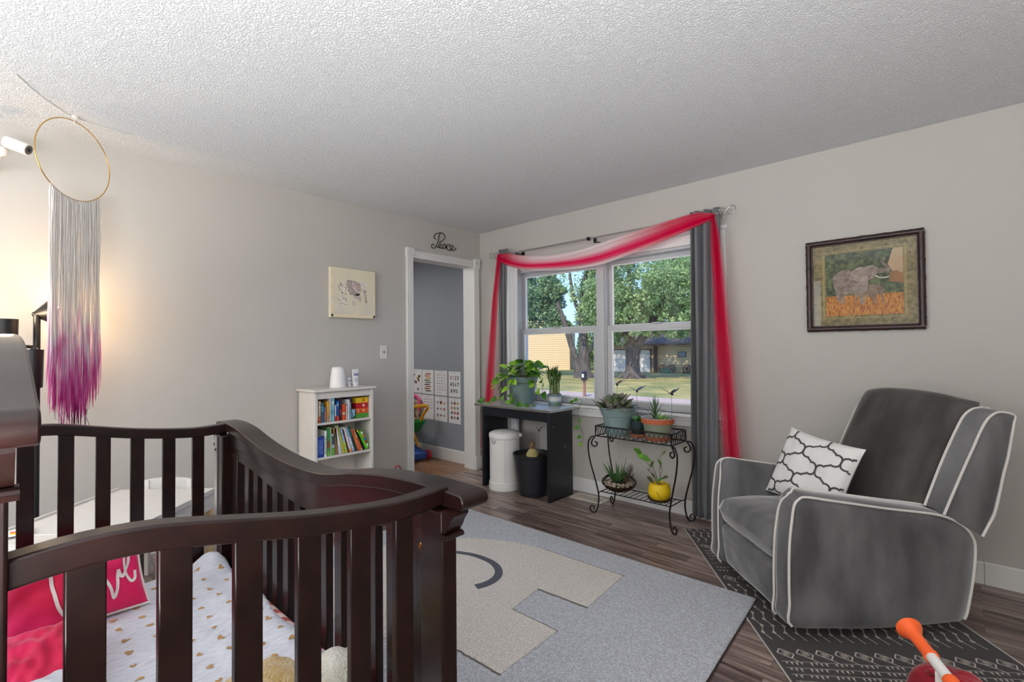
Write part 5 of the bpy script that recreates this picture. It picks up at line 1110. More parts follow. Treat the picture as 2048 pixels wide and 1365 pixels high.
def sheer(name, stops, alpha, noise_s=14.0, ends=None):
    """sheer voile: colour and density bands across the cloth (uv v), fine streaks along it"""
    m = bpy.data.materials.new(name); m.use_nodes = True; n = m.node_tree.nodes; L = m.node_tree.links; p = n['Principled BSDF']; p.inputs['Roughness'].default_value = 0.8; p.inputs['Specular IOR Level'].default_value = 0.1
    uv = n.new('ShaderNodeTexCoord'); sp_ = n.new('ShaderNodeSeparateXYZ'); L.new(uv.outputs['UV'], sp_.inputs[0])
    mp2 = n.new('ShaderNodeMapping'); mp2.inputs['Scale'].default_value = (0.9, noise_s, 1); L.new(uv.outputs['UV'], mp2.inputs[0]); nz2 = n.new('ShaderNodeTexNoise'); nz2.inputs['Scale'].default_value = 1.6; nz2.inputs['Detail'].default_value = 5; L.new(mp2.outputs[0], nz2.inputs['Vector'])
    ad = n.new('ShaderNodeMath'); ad.operation = 'MULTIPLY_ADD'; ad.inputs[1].default_value = 0.16; L.new(nz2.outputs['Fac'], ad.inputs[0]); sb = n.new('ShaderNodeMath'); sb.operation = 'SUBTRACT'; sb.inputs[1].default_value = 0.08; L.new(sp_.outputs['Y'], sb.inputs[0]); L.new(sb.outputs[0], ad.inputs[2])
    def ramp(st, src):
        r = n.new('ShaderNodeValToRGB'); e = r.color_ramp.elements; e[0].position = st[0][0]; e[0].color = st[0][1]; e[1].position = st[-1][0]; e[1].color = st[-1][1]
        for po, cl in st[1:-1]: q = e.new(po); q.color = cl
        L.new(src.outputs[0], r.inputs[0]); return r
    rc_ = ramp([(a, lin(b)) for a, b in stops], ad); L.new(rc_.outputs[0], p.inputs['Base Color'])
    ra = ramp([(a, (b, b, b, 1)) for a, b in alpha], ad); st2 = n.new('ShaderNodeMath'); st2.operation = 'MULTIPLY_ADD'; st2.inputs[1].default_value = 0.5; st2.inputs[2].default_value = -0.25; L.new(nz2.outputs['Fac'], st2.inputs[0])
    a2 = n.new('ShaderNodeMath'); a2.operation = 'ADD'; a2.use_clamp = True; L.new(ra.outputs[0], a2.inputs[0]); L.new(st2.outputs[0], a2.inputs[1])
    if ends:      # the dye runs solid where the cloth is gathered at both ends
        re_ = n.new('ShaderNodeValToRGB'); e = re_.color_ramp.elements; e[0].position = 0.0; e[0].color = (1, 1, 1, 1); e[1].position = 1.0; e[1].color = (1, 1, 1, 1)
        for po, k in ((0.06, 1), (0.22, 0), (0.60, 0), (0.84, 1)): q = e.new(po); q.color = (k, k, k, 1)
        L.new(sp_.outputs['X'], re_.inputs[0]); mc = n.new('ShaderNodeMix'); mc.data_type = 'RGBA'; mc.inputs[7].default_value = lin(ends)
        L.new(re_.outputs[0], mc.inputs['Factor']); L.new(rc_.outputs[0], mc.inputs[6]); L.new(mc.outputs[2], p.inputs['Base Color'])
        mxa = n.new('ShaderNodeMath'); mxa.operation = 'MAXIMUM'; L.new(a2.outputs[0], mxa.inputs[0]); L.new(re_.outputs[0], mxa.inputs[1]); a2 = mxa
    tr = n.new('ShaderNodeBsdfTranslucent'); L.new(rc_.outputs[0], tr.inputs[0]); m1 = n.new('ShaderNodeMixShader'); m1.inputs[0].default_value = 0.4; L.new(p.outputs[0], m1.inputs[1]); L.new(tr.outputs[0], m1.inputs[2])
    tp = n.new('ShaderNodeBsdfTransparent'); m2 = n.new('ShaderNodeMixShader'); L.new(a2.outputs[0], m2.inputs[0]); L.new(tp.outputs[0], m2.inputs[1]); L.new(m1.outputs[0], m2.inputs[2]); L.new(m2.outputs[0], n['Material Output'].inputs['Surface']); return m
M_swag = sheer('sheer_pink_swag', [(0.0, (252, 240, 238)), (0.36, (252, 220, 222)), (0.52, (250, 140, 168)), (0.66, (246, 20, 90)), (0.79, (250, 80, 124)), (0.90, (252, 214, 216)), (1.0, (252, 242, 240))], [(0.0, 0.75), (0.10, 0.97), (0.45, 1.0), (0.62, 1.0), (0.8, 1.0), (0.95, 0.85), (1.0, 0.6)], ends=(226, 0, 72))
M_bunch = sheer('sheer_crimson_bunch', [(0.0, (226, 40, 90)), (0.5, (196, 0, 56)), (1.0, (206, 10, 70))], [(0.0, 0.75), (0.4, 1.0), (0.7, 1.0), (1.0, 0.8)])
M_tail = sheer('sheer_crimson_tail', [(0.0, (230, 60, 110)), (0.2, (222, 0, 70)), (0.5, (204, 0, 56)), (0.75, (228, 6, 76)), (1.0, (232, 100, 130))], [(0.0, 0.12), (0.22, 0.8), (0.5, 0.97), (0.76, 0.8), (1.0, 0.10)])
sf = thing('scarf_valance', 'sheer pink to crimson scarf draped over the curtain rod with long tails', 'window scarf', (1.4, -0.12, 2.1))
TOP = [(0.385, 2.158), (0.50, 2.150), (0.726, 2.100), (1.019, 2.068), (1.287, 2.064), (1.491, 2.082), (1.762, 2.118), (2.05, 2.150), (2.20, 2.168), (2.33, 2.176), (2.45, 2.150)]
LOW = [(0.385, 2.09), (0.50, 2.035), (0.724, 1.962), (1.017, 1.924), (1.285, 1.905), (1.532, 1.908), (1.759, 1.945), (1.97, 1.990), (2.165, 2.040), (2.30, 2.075), (2.45, 2.115)]
def swag(u, v):
    x = 0.385 + 2.065 * u; zt, zl_ = sinterp(TOP, x), sinterp(LOW, x); k = math.sin(PI * min(1, max(0, u)))
    y = -0.125 - 0.028 * math.sin(PI * v) * (0.4 + 0.6 * k) + 0.006 * math.sin(v * 26 + u * 6 + 2 * noise.noise(V((u * 4, v * 3, 0)))) 
    return V((x, y, zt + (zl_ - zt) * v))
MB().grid(swag, 90, 26).build('swag', M_swag, sf, angle=85)
def bunch(u, v):
    x = 2.02 + 0.43 * u; k_ = min(1, u / 0.45) ** 0.7; za = sinterp(TOP, x) + 0.006; zb = sinterp(LOW, x) - 0.002; zm_ = za * 0.45 + zb * 0.55; zt = zm_ + (za - zm_) * k_; zl_ = zm_ + (zb - zm_) * k_
    return V((x, -0.158 + 0.012 * u - 0.02 * math.sin(PI * v) + 0.005 * math.sin(v * 22 + u * 3), zt + (zl_ - zt) * v))
def bunch2(u, v):
    x = 0.372 + 0.24 * u; k_ = min(1, (1 - u) / 0.5) ** 0.7; za, zb = sinterp(TOP, x) - 0.002, sinterp(LOW, x); zm_ = za * 0.45 + zb * 0.55; zt = zm_ + (za - zm_) * k_; zl_ = zm_ + (zb - zm_) * k_
    return V((x, -0.150 - 0.018 * math.sin(PI * v) + 0.004 * math.sin(v * 22), zt + (zl_ - zt) * v))
def tail(L0, R0, z0, z1, y0=-0.135, seed=0):
    def fn(u, v):      # u down the tail, v across
        z = z0 + (z1 - z0) * u; a, b = interp(L0, z), interp(R0, z)
        return V((a + (b - a) * v, y0 - 0.008 * math.sin(v * 17 + seed + 1.5 * noise.noise(V((v * 3, u * 2, seed)))) - 0.01 * u, z))
    return fn
M_t = M_tail
MB().grid(tail([(0.3, 2.50), (0.52, 2.482), (1.215, 2.436), (1.72, 2.425), (2.0, 2.418), (2.14, 2.425)], [(0.3, 2.635), (0.53, 2.612), (1.215, 2.565), (1.72, 2.52), (2.0, 2.49), (2.14, 2.455)], 2.145, 0.25), 60, 24).build('tail', M_t, sf, angle=85)
MB().grid(tail([(0.3, 0.13), (0.76, 0.185), (1.72, 0.298), (2.15, 0.375)], [(0.3, 0.32), (0.76, 0.335), (1.72, 0.395), (2.15, 0.44)], 2.15, 0.25, seed=3), 60, 24).build('tail', M_t, sf, angle=85)

# ================================================================ WALL DECOR
pc = thing('word_sign', 'black wire script sign reading Peace above the white doorway', 'wall sign', (0.012, -0.5, 2.28))
W = {'P': [(-0.593,2.285),(-0.613,2.302),(-0.605,2.329),(-0.569,2.349),(-0.52,2.36),(-0.488,2.346),(-0.486,2.316),(-0.512,2.286),(-0.552,2.267)],
 'stem': [(-0.537,2.366),(-0.551,2.327),(-0.562,2.282),(-0.586,2.229),(-0.602,2.205),(-0.621,2.197),(-0.64,2.204),(-0.645,2.22),(-0.633,2.236),(-0.619,2.236),(-0.617,2.224)],
 'e': [(-0.583,2.223),(-0.559,2.214),(-0.535,2.23),(-0.53,2.25),(-0.544,2.256),(-0.555,2.24),(-0.55,2.219),(-0.53,2.211),(-0.51,2.222)],
 'a': [(-0.47,2.254),(-0.488,2.26),(-0.506,2.245),(-0.509,2.224),(-0.496,2.212),(-0.478,2.224),(-0.469,2.254),(-0.467,2.234),(-0.457,2.223)],
 'c': [(-0.427,2.243),(-0.421,2.26),(-0.439,2.262),(-0.456,2.244),(-0.458,2.222),(-0.445,2.209),(-0.42,2.206),(-0.403,2.215)],
 'e2': [(-0.412,2.217),(-0.384,2.231),(-0.376,2.252),(-0.391,2.261),(-0.408,2.244),(-0.406,2.221),(-0.388,2.209),(-0.364,2.215),(-0.348,2.229),(-0.342,2.241)]}
for k, v_ in W.items(): MB().tube(smoothpath([(0.012, a, b) for a, b in v_], 5), 0.0038, 8).build('letter', mat('black_wire', (26, 24, 24), 0.45, metal=0.3), pc)
m = MB(); m.cyl((0, -0.551, 2.327), (0.012, -0.551, 2.327), 0.003); m.cyl((0, -0.47, 2.225), (0.012, -0.47, 2.225), 0.003); m.build('standoff', mat('black_wire', (26, 24, 24), 0.45, metal=0.3), pc)

cv = thing('canvas_print', 'cream box canvas of a patchwork elephant on the left wall', 'wall art', (0.0, -1.46, 1.5))
MB().box((0.001, -1.662, 1.497), (0.035, -1.262, 1.897)).build('canvas', mat('aged_cream_canvas', (232, 222, 192), 0.8, c2=(222, 214, 196), vs=6, bump=0.2, bs=300), cv, bevel=0.003)
bx = MB(); k0 = 0.0352
for a, b in (((-1.655, 1.504), (-1.640, 1.890)), ((-1.284, 1.504), (-1.269, 1.890)), ((-1.655, 1.504), (-1.269, 1.522))): bx.box((k0, *a), (k0 + 0.0006, *b))
bx.build('border_wash', mat('pale_border_wash', (240, 228, 200), 0.8, c2=(236, 214, 176), vs=20), cv, smooth=False)
CVP = {'body': ([(-1.525,1.804),(-1.475,1.803),(-1.42,1.798),(-1.44,1.787),(-1.482,1.77),(-1.461,1.753),(-1.451,1.723),(-1.42,1.713),(-1.406,1.695),(-1.42,1.681),(-1.468,1.684),(-1.495,1.685),(-1.512,1.705),(-1.522,1.742)], (176, 160, 154)),
 'blanket': ([(-1.482,1.77),(-1.427,1.795),(-1.406,1.784),(-1.395,1.74),(-1.399,1.714),(-1.441,1.717),(-1.454,1.748)], (186, 164, 158)),
 'rear': ([(-1.406,1.797),(-1.377,1.806),(-1.349,1.783),(-1.346,1.751),(-1.371,1.733),(-1.399,1.746)], (222, 214, 206)),
 'leg': ([(-1.465,1.684),(-1.406,1.701),(-1.396,1.664),(-1.403,1.625),(-1.42,1.649),(-1.441,1.654),(-1.461,1.659)], (196, 184, 176)),
 'leg2': ([(-1.385,1.732),(-1.346,1.735),(-1.35,1.68),(-1.339,1.629),(-1.357,1.622),(-1.364,1.679)], (178, 164, 158)),
 'head': ([(-1.595,1.76),(-1.568,1.781),(-1.535,1.778),(-1.526,1.729),(-1.529,1.691),(-1.556,1.683),(-1.582,1.693),(-1.595,1.723)], (226, 218, 206)),
 'trunk': ([(-1.595,1.668),(-1.556,1.683),(-1.522,1.667),(-1.516,1.618),(-1.523,1.592),(-1.582,1.595),(-1.598,1.625)], (230, 222, 208)),
 'foot': ([(-1.475,1.639),(-1.444,1.632),(-1.451,1.597),(-1.472,1.602)], (206, 194, 184))}
for k, (P, cc) in CVP.items(): MB().prism([(0.0352, a, b) for a, b in P], (0.0006, 0, 0)).build('painted_patch', mat('patch_' + k, cc, 0.8, var=0.14, vs=70), cv, smooth=False)
random.seed(2); m = MB()
for i in range(90):
    if i < 55: y, z = random.uniform(-1.60, -1.525), random.uniform(1.6, 1.775)
    else: y, z = random.uniform(-1.52, -1.35), random.uniform(1.69, 1.80)
    r = random.uniform(0.0025, 0.0055); m.cur = 0 if i < 40 else 1; m.cyl((0.0358, y, z), (0.0366, y, z), r, seg=8)
m.build('dots', [mat('brown_dot', (140, 120, 112), 0.7), mat('white_dot', (244, 240, 232), 0.7)], cv)
m = MB(); m.tube(smoothpath([(0.0368, -1.535, 1.80), (0.0368, -1.528, 1.75), (0.0368, -1.515, 1.70), (0.0368, -1.50, 1.675)], 5), 0.0016, 5); m.tube(smoothpath([(0.0368, -1.475, 1.773), (0.0368, -1.452, 1.752), (0.0368, -1.444, 1.718), (0.0368, -1.405, 1.715)], 5), 0.0018, 5); m.tube([(0.0368, -1.48, 1.775), (0.0368, -1.428, 1.797)], 0.0018, 5); m.build('white_outline', mat('white_dot', (244, 240, 232), 0.7), cv)

pf = thing('framed_picture', 'dark bamboo framed painting of two elephants in golden grass on the right wall', 'framed picture', (3.25, 0.0, 1.32))
X0, X1, Z0, Z1 = 2.966, 3.535, 1.3215, 1.8795
M_bam = mat('dark_bamboo_wood', (48, 28, 26), 0.35, var=0.3, vs=14, bump=0.1, bs=60)
def bamboo(a, b):
    a = V(a); b = V(b); n = 60; P = []; R = []
    for i in range(n + 1):
        f = i / n; P.append(a.lerp(b, f)); ph_ = (f * 5.0) % 1; R.append(0.0165 + 0.0022 * math.exp(-((ph_ - 0.5) / 0.05) ** 2) + 0.0006 * math.sin(f * 40))
    return MB().tube(P, R, 12)
for a, b in (((X0 + 0.016, X1 - 0.016), (Z0 + 0.016,) * 2), ((X0 + 0.016, X1 - 0.016), (Z1 - 0.016,) * 2)):
    bamboo((a[0] - 0.013, -0.017, b[0]), (a[1] + 0.013, -0.017, b[1])).build('frame_bar', M_bam, pf)
for x in (X0 + 0.016, X1 - 0.016): bamboo((x, -0.017, Z0 + 0.016), (x, -0.017, Z1 - 0.016)).build('frame_bar', M_bam, pf)
m = MB()
for a, b in (((X0 + 0.028, Z0 + 0.028), (X1 - 0.028, Z0 + 0.036)), ((X0 + 0.028, Z1 - 0.036), (X1 - 0.028, Z1 - 0.028)), ((X0 + 0.028, Z0 + 0.028), (X0 + 0.036, Z1 - 0.028)), ((X1 - 0.036, Z0 + 0.028), (X1 - 0.028, Z1 - 0.028))): m.box((a[0], -0.022, a[1]), (b[0], -0.006, b[1]))
m.build('inner_lip', M_bam, pf, smooth=False)
MB().box((X0 + 0.02, -0.008, Z0 + 0.02), (X1 - 0.02, -0.002, Z1 - 0.02)).build('mat_board', mat('olive_brown_mat', (146, 130, 92), 0.8, c2=(100, 92, 64), vs=60, det=8), pf, smooth=False)
ix0, ix1, iz0, iz1 = 3.068, 3.439, 1.414, 1.789
yq = -0.0082
m = MB(); g_ = []
for a, b, c_, d_ in ((ix0 - 0.014, ix1 + 0.014, iz0 - 0.014, iz1 + 0.014),):
    for p, q in (((a, c_), (b, c_ + 0.0025)), ((a, d_ - 0.0025), (b, d_)), ((a, c_), (a + 0.0025, d_)), ((b - 0.0025, c_), (b, d_))): m.box((p[0], yq - 0.0006, p[1]), (q[0], yq, q[1]))
m.build('gilt_line', mat('gilt_ink', (176, 158, 92), 0.6), pf, smooth=False)
m = MB()
for k in range(46):
    z = iz0 + (iz1 - iz0) * k / 46; m.box((ix1 + 0.003, yq - 0.0005, z), (ix1 + 0.010, yq, z + 0.0035)); m.box((ix0 - 0.011, yq - 0.0005, z), (ix0 - 0.004, yq, z + 0.0035))
m.build('ticked_border', mat('gilt_ink', (176, 158, 92), 0.6), pf, smooth=False)
zh = 1.535    # grass line
MB().box((ix0, yq - 0.0008, zh - 0.02), (ix1, yq, iz1)).build('painted_trees', mat('painted_bush', (104, 112, 74), 0.7, c2=(38, 52, 36), vs=42, det=8), pf, smooth=False)
MB().prism([(3.37, yq - 0.0008, 1.70), (3.395, yq - 0.0008, 1.789), (ix1, yq - 0.0008, 1.789), (ix1, yq - 0.0008, 1.64), (3.39, yq - 0.0008, 1.66)], (0, -0.0006, 0)).build('painted_sky', mat('painted_haze', (170, 148, 112), 0.7, c2=(190, 158, 130), vs=10), pf, smooth=False)
MB().prism([(3.375, yq - 0.0008, 1.60), (3.38, yq - 0.0008, 1.655), (3.41, yq - 0.0008, 1.66), (ix1, yq - 0.0008, 1.64), (ix1, yq - 0.0008, 1.59)], (0, -0.0009, 0)).build('painted_earth', mat('painted_earth', (156, 104, 66), 0.7, c2=(130, 100, 60), vs=20), pf, smooth=False)
MB().box((ix0, yq - 0.0009, iz0), (ix1, yq, zh)).build('painted_grass', mat('painted_gold_grass', (206, 146, 60), 0.7, c2=(140, 72, 40), vs=70, stretch=(2.2, 1, 0.6), det=8), pf, smooth=False)
random.seed(9); m = MB()
for i in range(260):
    x = random.uniform(ix0 + .004, ix1 - .006); z = random.uniform(iz0, zh - 0.02); h = random.uniform(0.012, 0.035); m.cur = random.randint(0, 2); m.add([(x, yq - 0.0026, z), (x + 0.0016, yq - 0.0026, z), (x + random.uniform(-.008, .008), yq - 0.0026, min(z + h, zh + 0.02))], [(0, 1, 2)])
m.build('painted_blades', [mat('gold_stroke', (226, 176, 84), 0.7), mat('rust_stroke', (170, 84, 50), 0.7), mat('straw_stroke', (206, 150, 70), 0.7)], pf, smooth=False)
PIC = {'elephant': [(3.104,1.628),(3.106,1.649),(3.122,1.672),(3.154,1.69),(3.18,1.688),(3.208,1.681),(3.219,1.692),(3.241,1.7),(3.262,1.695),(3.279,1.703),(3.299,1.703),(3.318,1.691),(3.328,1.677),(3.348,1.674),(3.364,1.683),(3.356,1.694),(3.344,1.703),(3.338,1.716),(3.343,1.731),(3.351,1.74),(3.357,1.742),(3.361,1.734),(3.365,1.731),(3.353,1.727),(3.349,1.72),(3.354,1.709),(3.368,1.697),(3.38,1.686),(3.383,1.668),(3.372,1.656),(3.347,1.654),(3.319,1.652),(3.313,1.638),(3.298,1.624),(3.279,1.616),(3.274,1.57),(3.265,1.529),(3.263,1.503),(3.254,1.478),(3.237,1.477),(3.24,1.51),(3.236,1.537),(3.23,1.548),(3.231,1.511),(3.22,1.496),(3.21,1.502),(3.221,1.517),(3.206,1.544),(3.178,1.541),(3.16,1.54),(3.166,1.5),(3.159,1.485),(3.133,1.497),(3.124,1.53),(3.118,1.568),(3.108,1.596)],
 'ear': [(3.208,1.681),(3.224,1.692),(3.245,1.7),(3.262,1.685),(3.265,1.664),(3.279,1.631),(3.277,1.605),(3.26,1.606),(3.235,1.612),(3.214,1.622),(3.197,1.635),(3.197,1.661)],
 'tusk': [(3.314,1.644),(3.327,1.631),(3.347,1.626),(3.367,1.629),(3.379,1.634),(3.371,1.624),(3.351,1.621),(3.327,1.626),(3.315,1.635)],
 'calf': [(3.275,1.59),(3.297,1.591),(3.318,1.586),(3.33,1.587),(3.346,1.576),(3.355,1.555),(3.35,1.545),(3.345,1.533),(3.347,1.507),(3.353,1.484),(3.346,1.479),(3.339,1.503),(3.335,1.523),(3.327,1.532),(3.319,1.535),(3.316,1.504),(3.314,1.479),(3.302,1.477),(3.296,1.516),(3.284,1.517),(3.271,1.513),(3.271,1.549)]}
def flat(P, y, dy, nm, m_):
    MB().prism([(a, y, b) for a, b in reversed(P)], (0, dy, 0)).build(nm, m_, pf, smooth=False)
flat(PIC['calf'], yq - 0.0009, -0.0006, 'painted_calf', mat('painted_calf_hide', (140, 118, 100), 0.7, c2=(108, 86, 74), vs=50))
flat(PIC['elephant'], yq - 0.0009, -0.001, 'painted_elephant', mat('painted_elephant_hide', (158, 142, 132), 0.7, c2=(112, 96, 84), vs=40, det=8))
flat(PIC['ear'], yq - 0.0019, -0.0004, 'painted_ear', mat('painted_ear_hide', (140, 122, 110), 0.7, c2=(172, 158, 148), vs=40))
flat(PIC['tusk'], yq - 0.0019, -0.0006, 'painted_tusk', mat('painted_ivory', (228, 220, 200), 0.6))
MB().box((X0 + 0.03, -0.0145, Z0 + 0.03), (X1 - 0.03, -0.0135, Z1 - 0.03)).build('glazing', M_artglass, pf, smooth=False)

# dream catcher
dc = thing('dream_catcher', 'gold hoop dream catcher with white to magenta yarn fringe hung from the ceiling', 'dream catcher', (0.36, -3.19, 2.21))
ph_ = math.radians(130); du_ = V((math.cos(ph_), math.sin(ph_), 0)); C_ = V((0.36, -3.19, 2.212)); RR = 0.2
MB().tube([C_ + du_ * (RR * math.cos(a)) + V((0, 0, RR * math.sin(a))) for a in [2 * PI * k / 72 for k in range(72)]], 0.0024, 8, True).build('hoop', M_gold, dc)
MB().tube([C_ + V((0, 0, RR)), C_ + V((0, 0, 0.212))], 0.0012, 6).build('hanging_thread', M_cream, dc)
def yarnmat():
    m = bpy.data.materials.new('dip_dyed_yarn'); m.use_nodes = True; n = m.node_tree.nodes; L = m.node_tree.links; p = n['Principled BSDF']; p.inputs['Roughness'].default_value = 0.9
    t = n.new('ShaderNodeTexCoord'); s_ = n.new('ShaderNodeSeparateXYZ'); L.new(t.outputs['Object'], s_.inputs[0])
    mp3 = n.new('ShaderNodeMapping'); mp3.inputs['Scale'].default_value = (60, 60, 7); L.new(t.outputs['Object'], mp3.inputs[0]); nz3 = n.new('ShaderNodeTexNoise'); nz3.inputs['Scale'].default_value = 1; nz3.inputs['Detail'].default_value = 3; L.new(mp3.outputs[0], nz3.inputs['Vector'])
    ma = n.new('ShaderNodeMath'); ma.operation = 'MULTIPLY_ADD'; ma.inputs[1].default_value = 0.75; L.new(nz3.outputs['Fac'], ma.inputs[0]); L.new(s_.outputs['Z'], ma.inputs[2])
    mr = n.new('ShaderNodeMapRange'); mr.inputs['From Min'].default_value = -1.0; mr.inputs['From Max'].default_value = 0.0; L.new(ma.outputs[0], mr.inputs['Value'])
    r = n.new('ShaderNodeValToRGB'); e = r.color_ramp.elements; e[0].position = 0.0; e[0].color = lin((120, 30, 90)); e[1].position = 0.60; e[1].color = lin((250, 247, 244))
    for po, cl in ((0.10, (214, 60, 160)), (0.24, (232, 120, 192)), (0.38, (240, 190, 220)), (0.48, (246, 234, 240))): q = e.new(po); q.color = lin(cl)
    L.new(mr.outputs[0], r.inputs[0]); L.new(r.outputs[0], p.inputs['Base Color'])
    tr = n.new('ShaderNodeBsdfTranslucent'); L.new(r.outputs[0], tr.inputs[0]); mm_ = n.new('ShaderNodeMixShader'); mm_.inputs[0].default_value = 0.55; L.new(p.outputs[0], mm_.inputs[1]); L.new(tr.outputs[0], mm_.inputs[2]); L.new(mm_.outputs[0], n['Material Output'].inputs['Surface']); return m
M_yarn = yarnmat(); random.seed(11); m = MB(); m2 = MB()
for i in range(200):
    h = -0.125 + 0.265 * (i + random.uniform(-.4, .4)) / 199; zt = C_.z - math.sqrt(max(0, RR * RR - h * h)); off = random.uniform(-0.006, 0.006); nrm_ = V((-du_.y, du_.x, 0))
    k = 1 - abs(h / 0.135) ** 1.6; zb = 1.06 - 0.17 * k + random.uniform(-0.07, 0.09); b = C_ + du_ * h; dr = random.uniform(-.012, .012)
    pts = [V((b.x, b.y, zt))] + [V((b.x, b.y, zt + (zb - zt) * f)) + nrm_ * (off + 0.004 * math.sin(f * 9 + i)) + du_ * (dr * f * f + 0.003 * math.sin(f * 13 + i * 1.7)) for f in (0.03, 0.2, 0.4, 0.6, 0.8, 0.92, 1.0)]
    m.tube(pts, [0.0023] * 7 + [0.0008], 5)
m.build('yarn_fringe', M_yarn, dc, angle=85)
for i in range(9):
    h = random.uniform(-0.07, 0.09); b = C_ + du_ * h; z = 0.94; m2.tube([V((b.x, b.y, z)), V((b.x, b.y, z - 0.04)) + du_ * random.uniform(-.01, .01), V((b.x, b.y, z - random.uniform(0.05, 0.11))) + du_ * random.uniform(-.02, .02)], 0.0011, 5)
m2.build('dark_tips', mat('dark_yarn', (70, 40, 56), 0.9), dc)
m = MB(); m.lathe([(0.0001, 2.439), (0.014, 2.439), (0.014, 2.431), (0.0001, 2.431)], (0.36, -3.19, 0), 16); m.tube(smoothpath([(0.36, -3.19, 2.432), (0.36, -3.19, 2.42), (0.366, -3.195, 2.412), (0.36, -3.19, 2.405), (0.354, -3.185, 2.41)], 4), 0.003, 8)
tag(recenter(m.build('ceiling_hook', M_white), (0.36, -3.19, 2.42)), 'small white screw hook in the ceiling above the gold hoop', 'hook')
m = MB(); m.tube(smoothpath([(0.68, -3.41, 2.438), (0.56, -3.35, 2.4365), (0.464, -3.29, 2.437), (0.36, -3.205, 2.436), (0.325, -3.10, 2.437), (0.312, -2.95, 2.438)], 8), 0.0018, 6)
tag(recenter(m.build('string', mat('pale_cord', (206, 204, 202), 0.7)), (0.45, -3.25, 2.437)), 'thin pale string on the ceiling beside the white hook', 'string')
# camera on the wall
sc_ = thing('security_camera', 'small white cylindrical security camera on a wall mount at the upper left', 'security camera', (0.0, -3.47, 2.2))
a = V((0.25, -3.352, 2.249)); b = V((0.20, -3.43, 2.285))
MB().cyl(b, a, 0.03, seg=28).build('camera_body', M_white, sc_, bevel=0.004)
d_ = (a - b).normalized(); MB().lathe([(0.0001, 0.0), (0.022, 0.0), (0.024, -0.002), (0.026, -0.001)], a + d_ * 0.001, 24, d_).build('lens_ring', mat('dark_grey_plastic', (80, 78, 78), 0.4), sc_)
MB().lathe([(0.0001, 0.004), (0.008, 0.003), (0.010, 0.0)], a + d_ * 0.001, 20, d_).build('lens', mat('black_lens', (14, 14, 16), 0.08), sc_)
m = MB(); m.blob((0.17, -3.445, 2.24), 0.026, 18, 12); m.cyl((0.17, -3.445, 2.24), (0.0, -3.50, 2.17), 0.016, seg=16); m.cyl((0.0, -3.5, 2.17), (0.012, -3.5, 2.17), 0.035, seg=24); m.build('mount', M_white, sc_)

# ================================================================ FLOOR LAMP
fl = thing('floor_lamp', 'black floor lamp with three metal shades behind the yarn fringe', 'floor lamp', (0.24, -3.318, 0))
M_lamp = mat('matt_black_metal', (34, 33, 34), 0.4, metal=0.4)
MB().cyl((0.24, -3.318, 0), (0.24, -3.318, 0.02), 0.13, seg=40).build('base', M_lamp, fl)
MB().tube([(0.24, -3.318, 0.02), (0.24, -3.318, 1.425)], 0.014, 14).build('pole', M_lamp, fl)
def shade(c, ax, r0, r1, h, nm='shade'):
    ax = V(ax).normalized(); MB().lathe([(0.0001, 0), (r0, 0), (r1, h), (r1 - 0.003, h), (r0 - 0.003, 0.004), (0.0001, 0.004)], c, 32, ax).build(nm, M_lamp, fl)
shade((0.30, -3.433, 1.29), (0, 0, 1), 0.048, 0.050, 0.107); MB().tube([(0.24, -3.318, 1.262), (0.30, -3.433, 1.275), (0.30, -3.433, 1.292)], 0.008, 8).build('arm', M_lamp, fl)
shade((0.27, -3.332, 1.25), (0, 0, -1), 0.040, 0.036, 0.19); MB().cyl((0.24, -3.318, 1.256), (0.28, -3.332, 1.252), 0.012).build('arm', M_lamp, fl)
shade((0.226, -3.336, 1.425), (0.05, 0.95, 0.20), 0.006, 0.085, 0.10); MB().blob((0.232, -3.325, 1.43), 0.012).build('joint', M_lamp, fl)
M_bulb = bpy.data.materials.new('warm_bulb'); M_bulb.use_nodes = True; _p = M_bulb.node_tree.nodes['Principled BSDF']; _p.inputs['Emission Color'].default_value = (1, 0.62, 0.3, 1); _p.inputs['Emission Strength'].default_value = 14
MB().blob((0.232, -3.225, 1.455), 0.024).build('bulb', M_bulb, fl)
MB().blob((0.30, -3.433, 1.36), 0.022).build('bulb', M_bulb, fl)
point('lamp_glow', (0.25, -3.20, 1.46), 6.0, (1, 0.66, 0.34), 0.03)
point('lamp_glow_up', (0.30, -3.433, 1.42), 3.0, (1, 0.72, 0.42), 0.03)

# ================================================================ CHILD'S TABLE AND CHAIR behind the crib
th = math.radians(-45.5); TB = V((0.34, -3.01, 0))
ct = thing('play_table', 'white children\'s play table turned diagonally behind the crib', 'table', (0.34, -3.01, 0), th)
# local x runs along the long side towards the camera, local y along the short side towards the window
LT, WT = 0.76, 0.53
MB().box((0, 0, 0.482), (LT, WT, 0.50)).build('table_top', M_white_furn, ct, local=True, bevel=0.004)
m = MB(); m.box((0.0, 0, 0.5), (LT, 0.012, 0.51)); m.box((0, WT - 0.012, 0.5), (LT, WT, 0.51)); m.box((LT - 0.02, 0, 0.5), (LT, WT, 0.506)); m.box((LT - 0.12, 0.012, 0.5), (LT - 0.115, WT - 0.012, 0.503)); m.build('rim', M_white_furn, ct, local=True, bevel=0.003)
m = MB(); m.box((0.02, WT - 0.03, 0.40), (LT - 0.02, WT - 0.012, 0.482)); m.box((0.02, 0.012, 0.40), (LT - 0.02, 0.03, 0.482)); m.box((LT - 0.03, 0.02, 0.18), (LT - 0.012, WT - 0.02, 0.482)); m.build('apron', M_white_furn, ct, local=True, bevel=0.003)
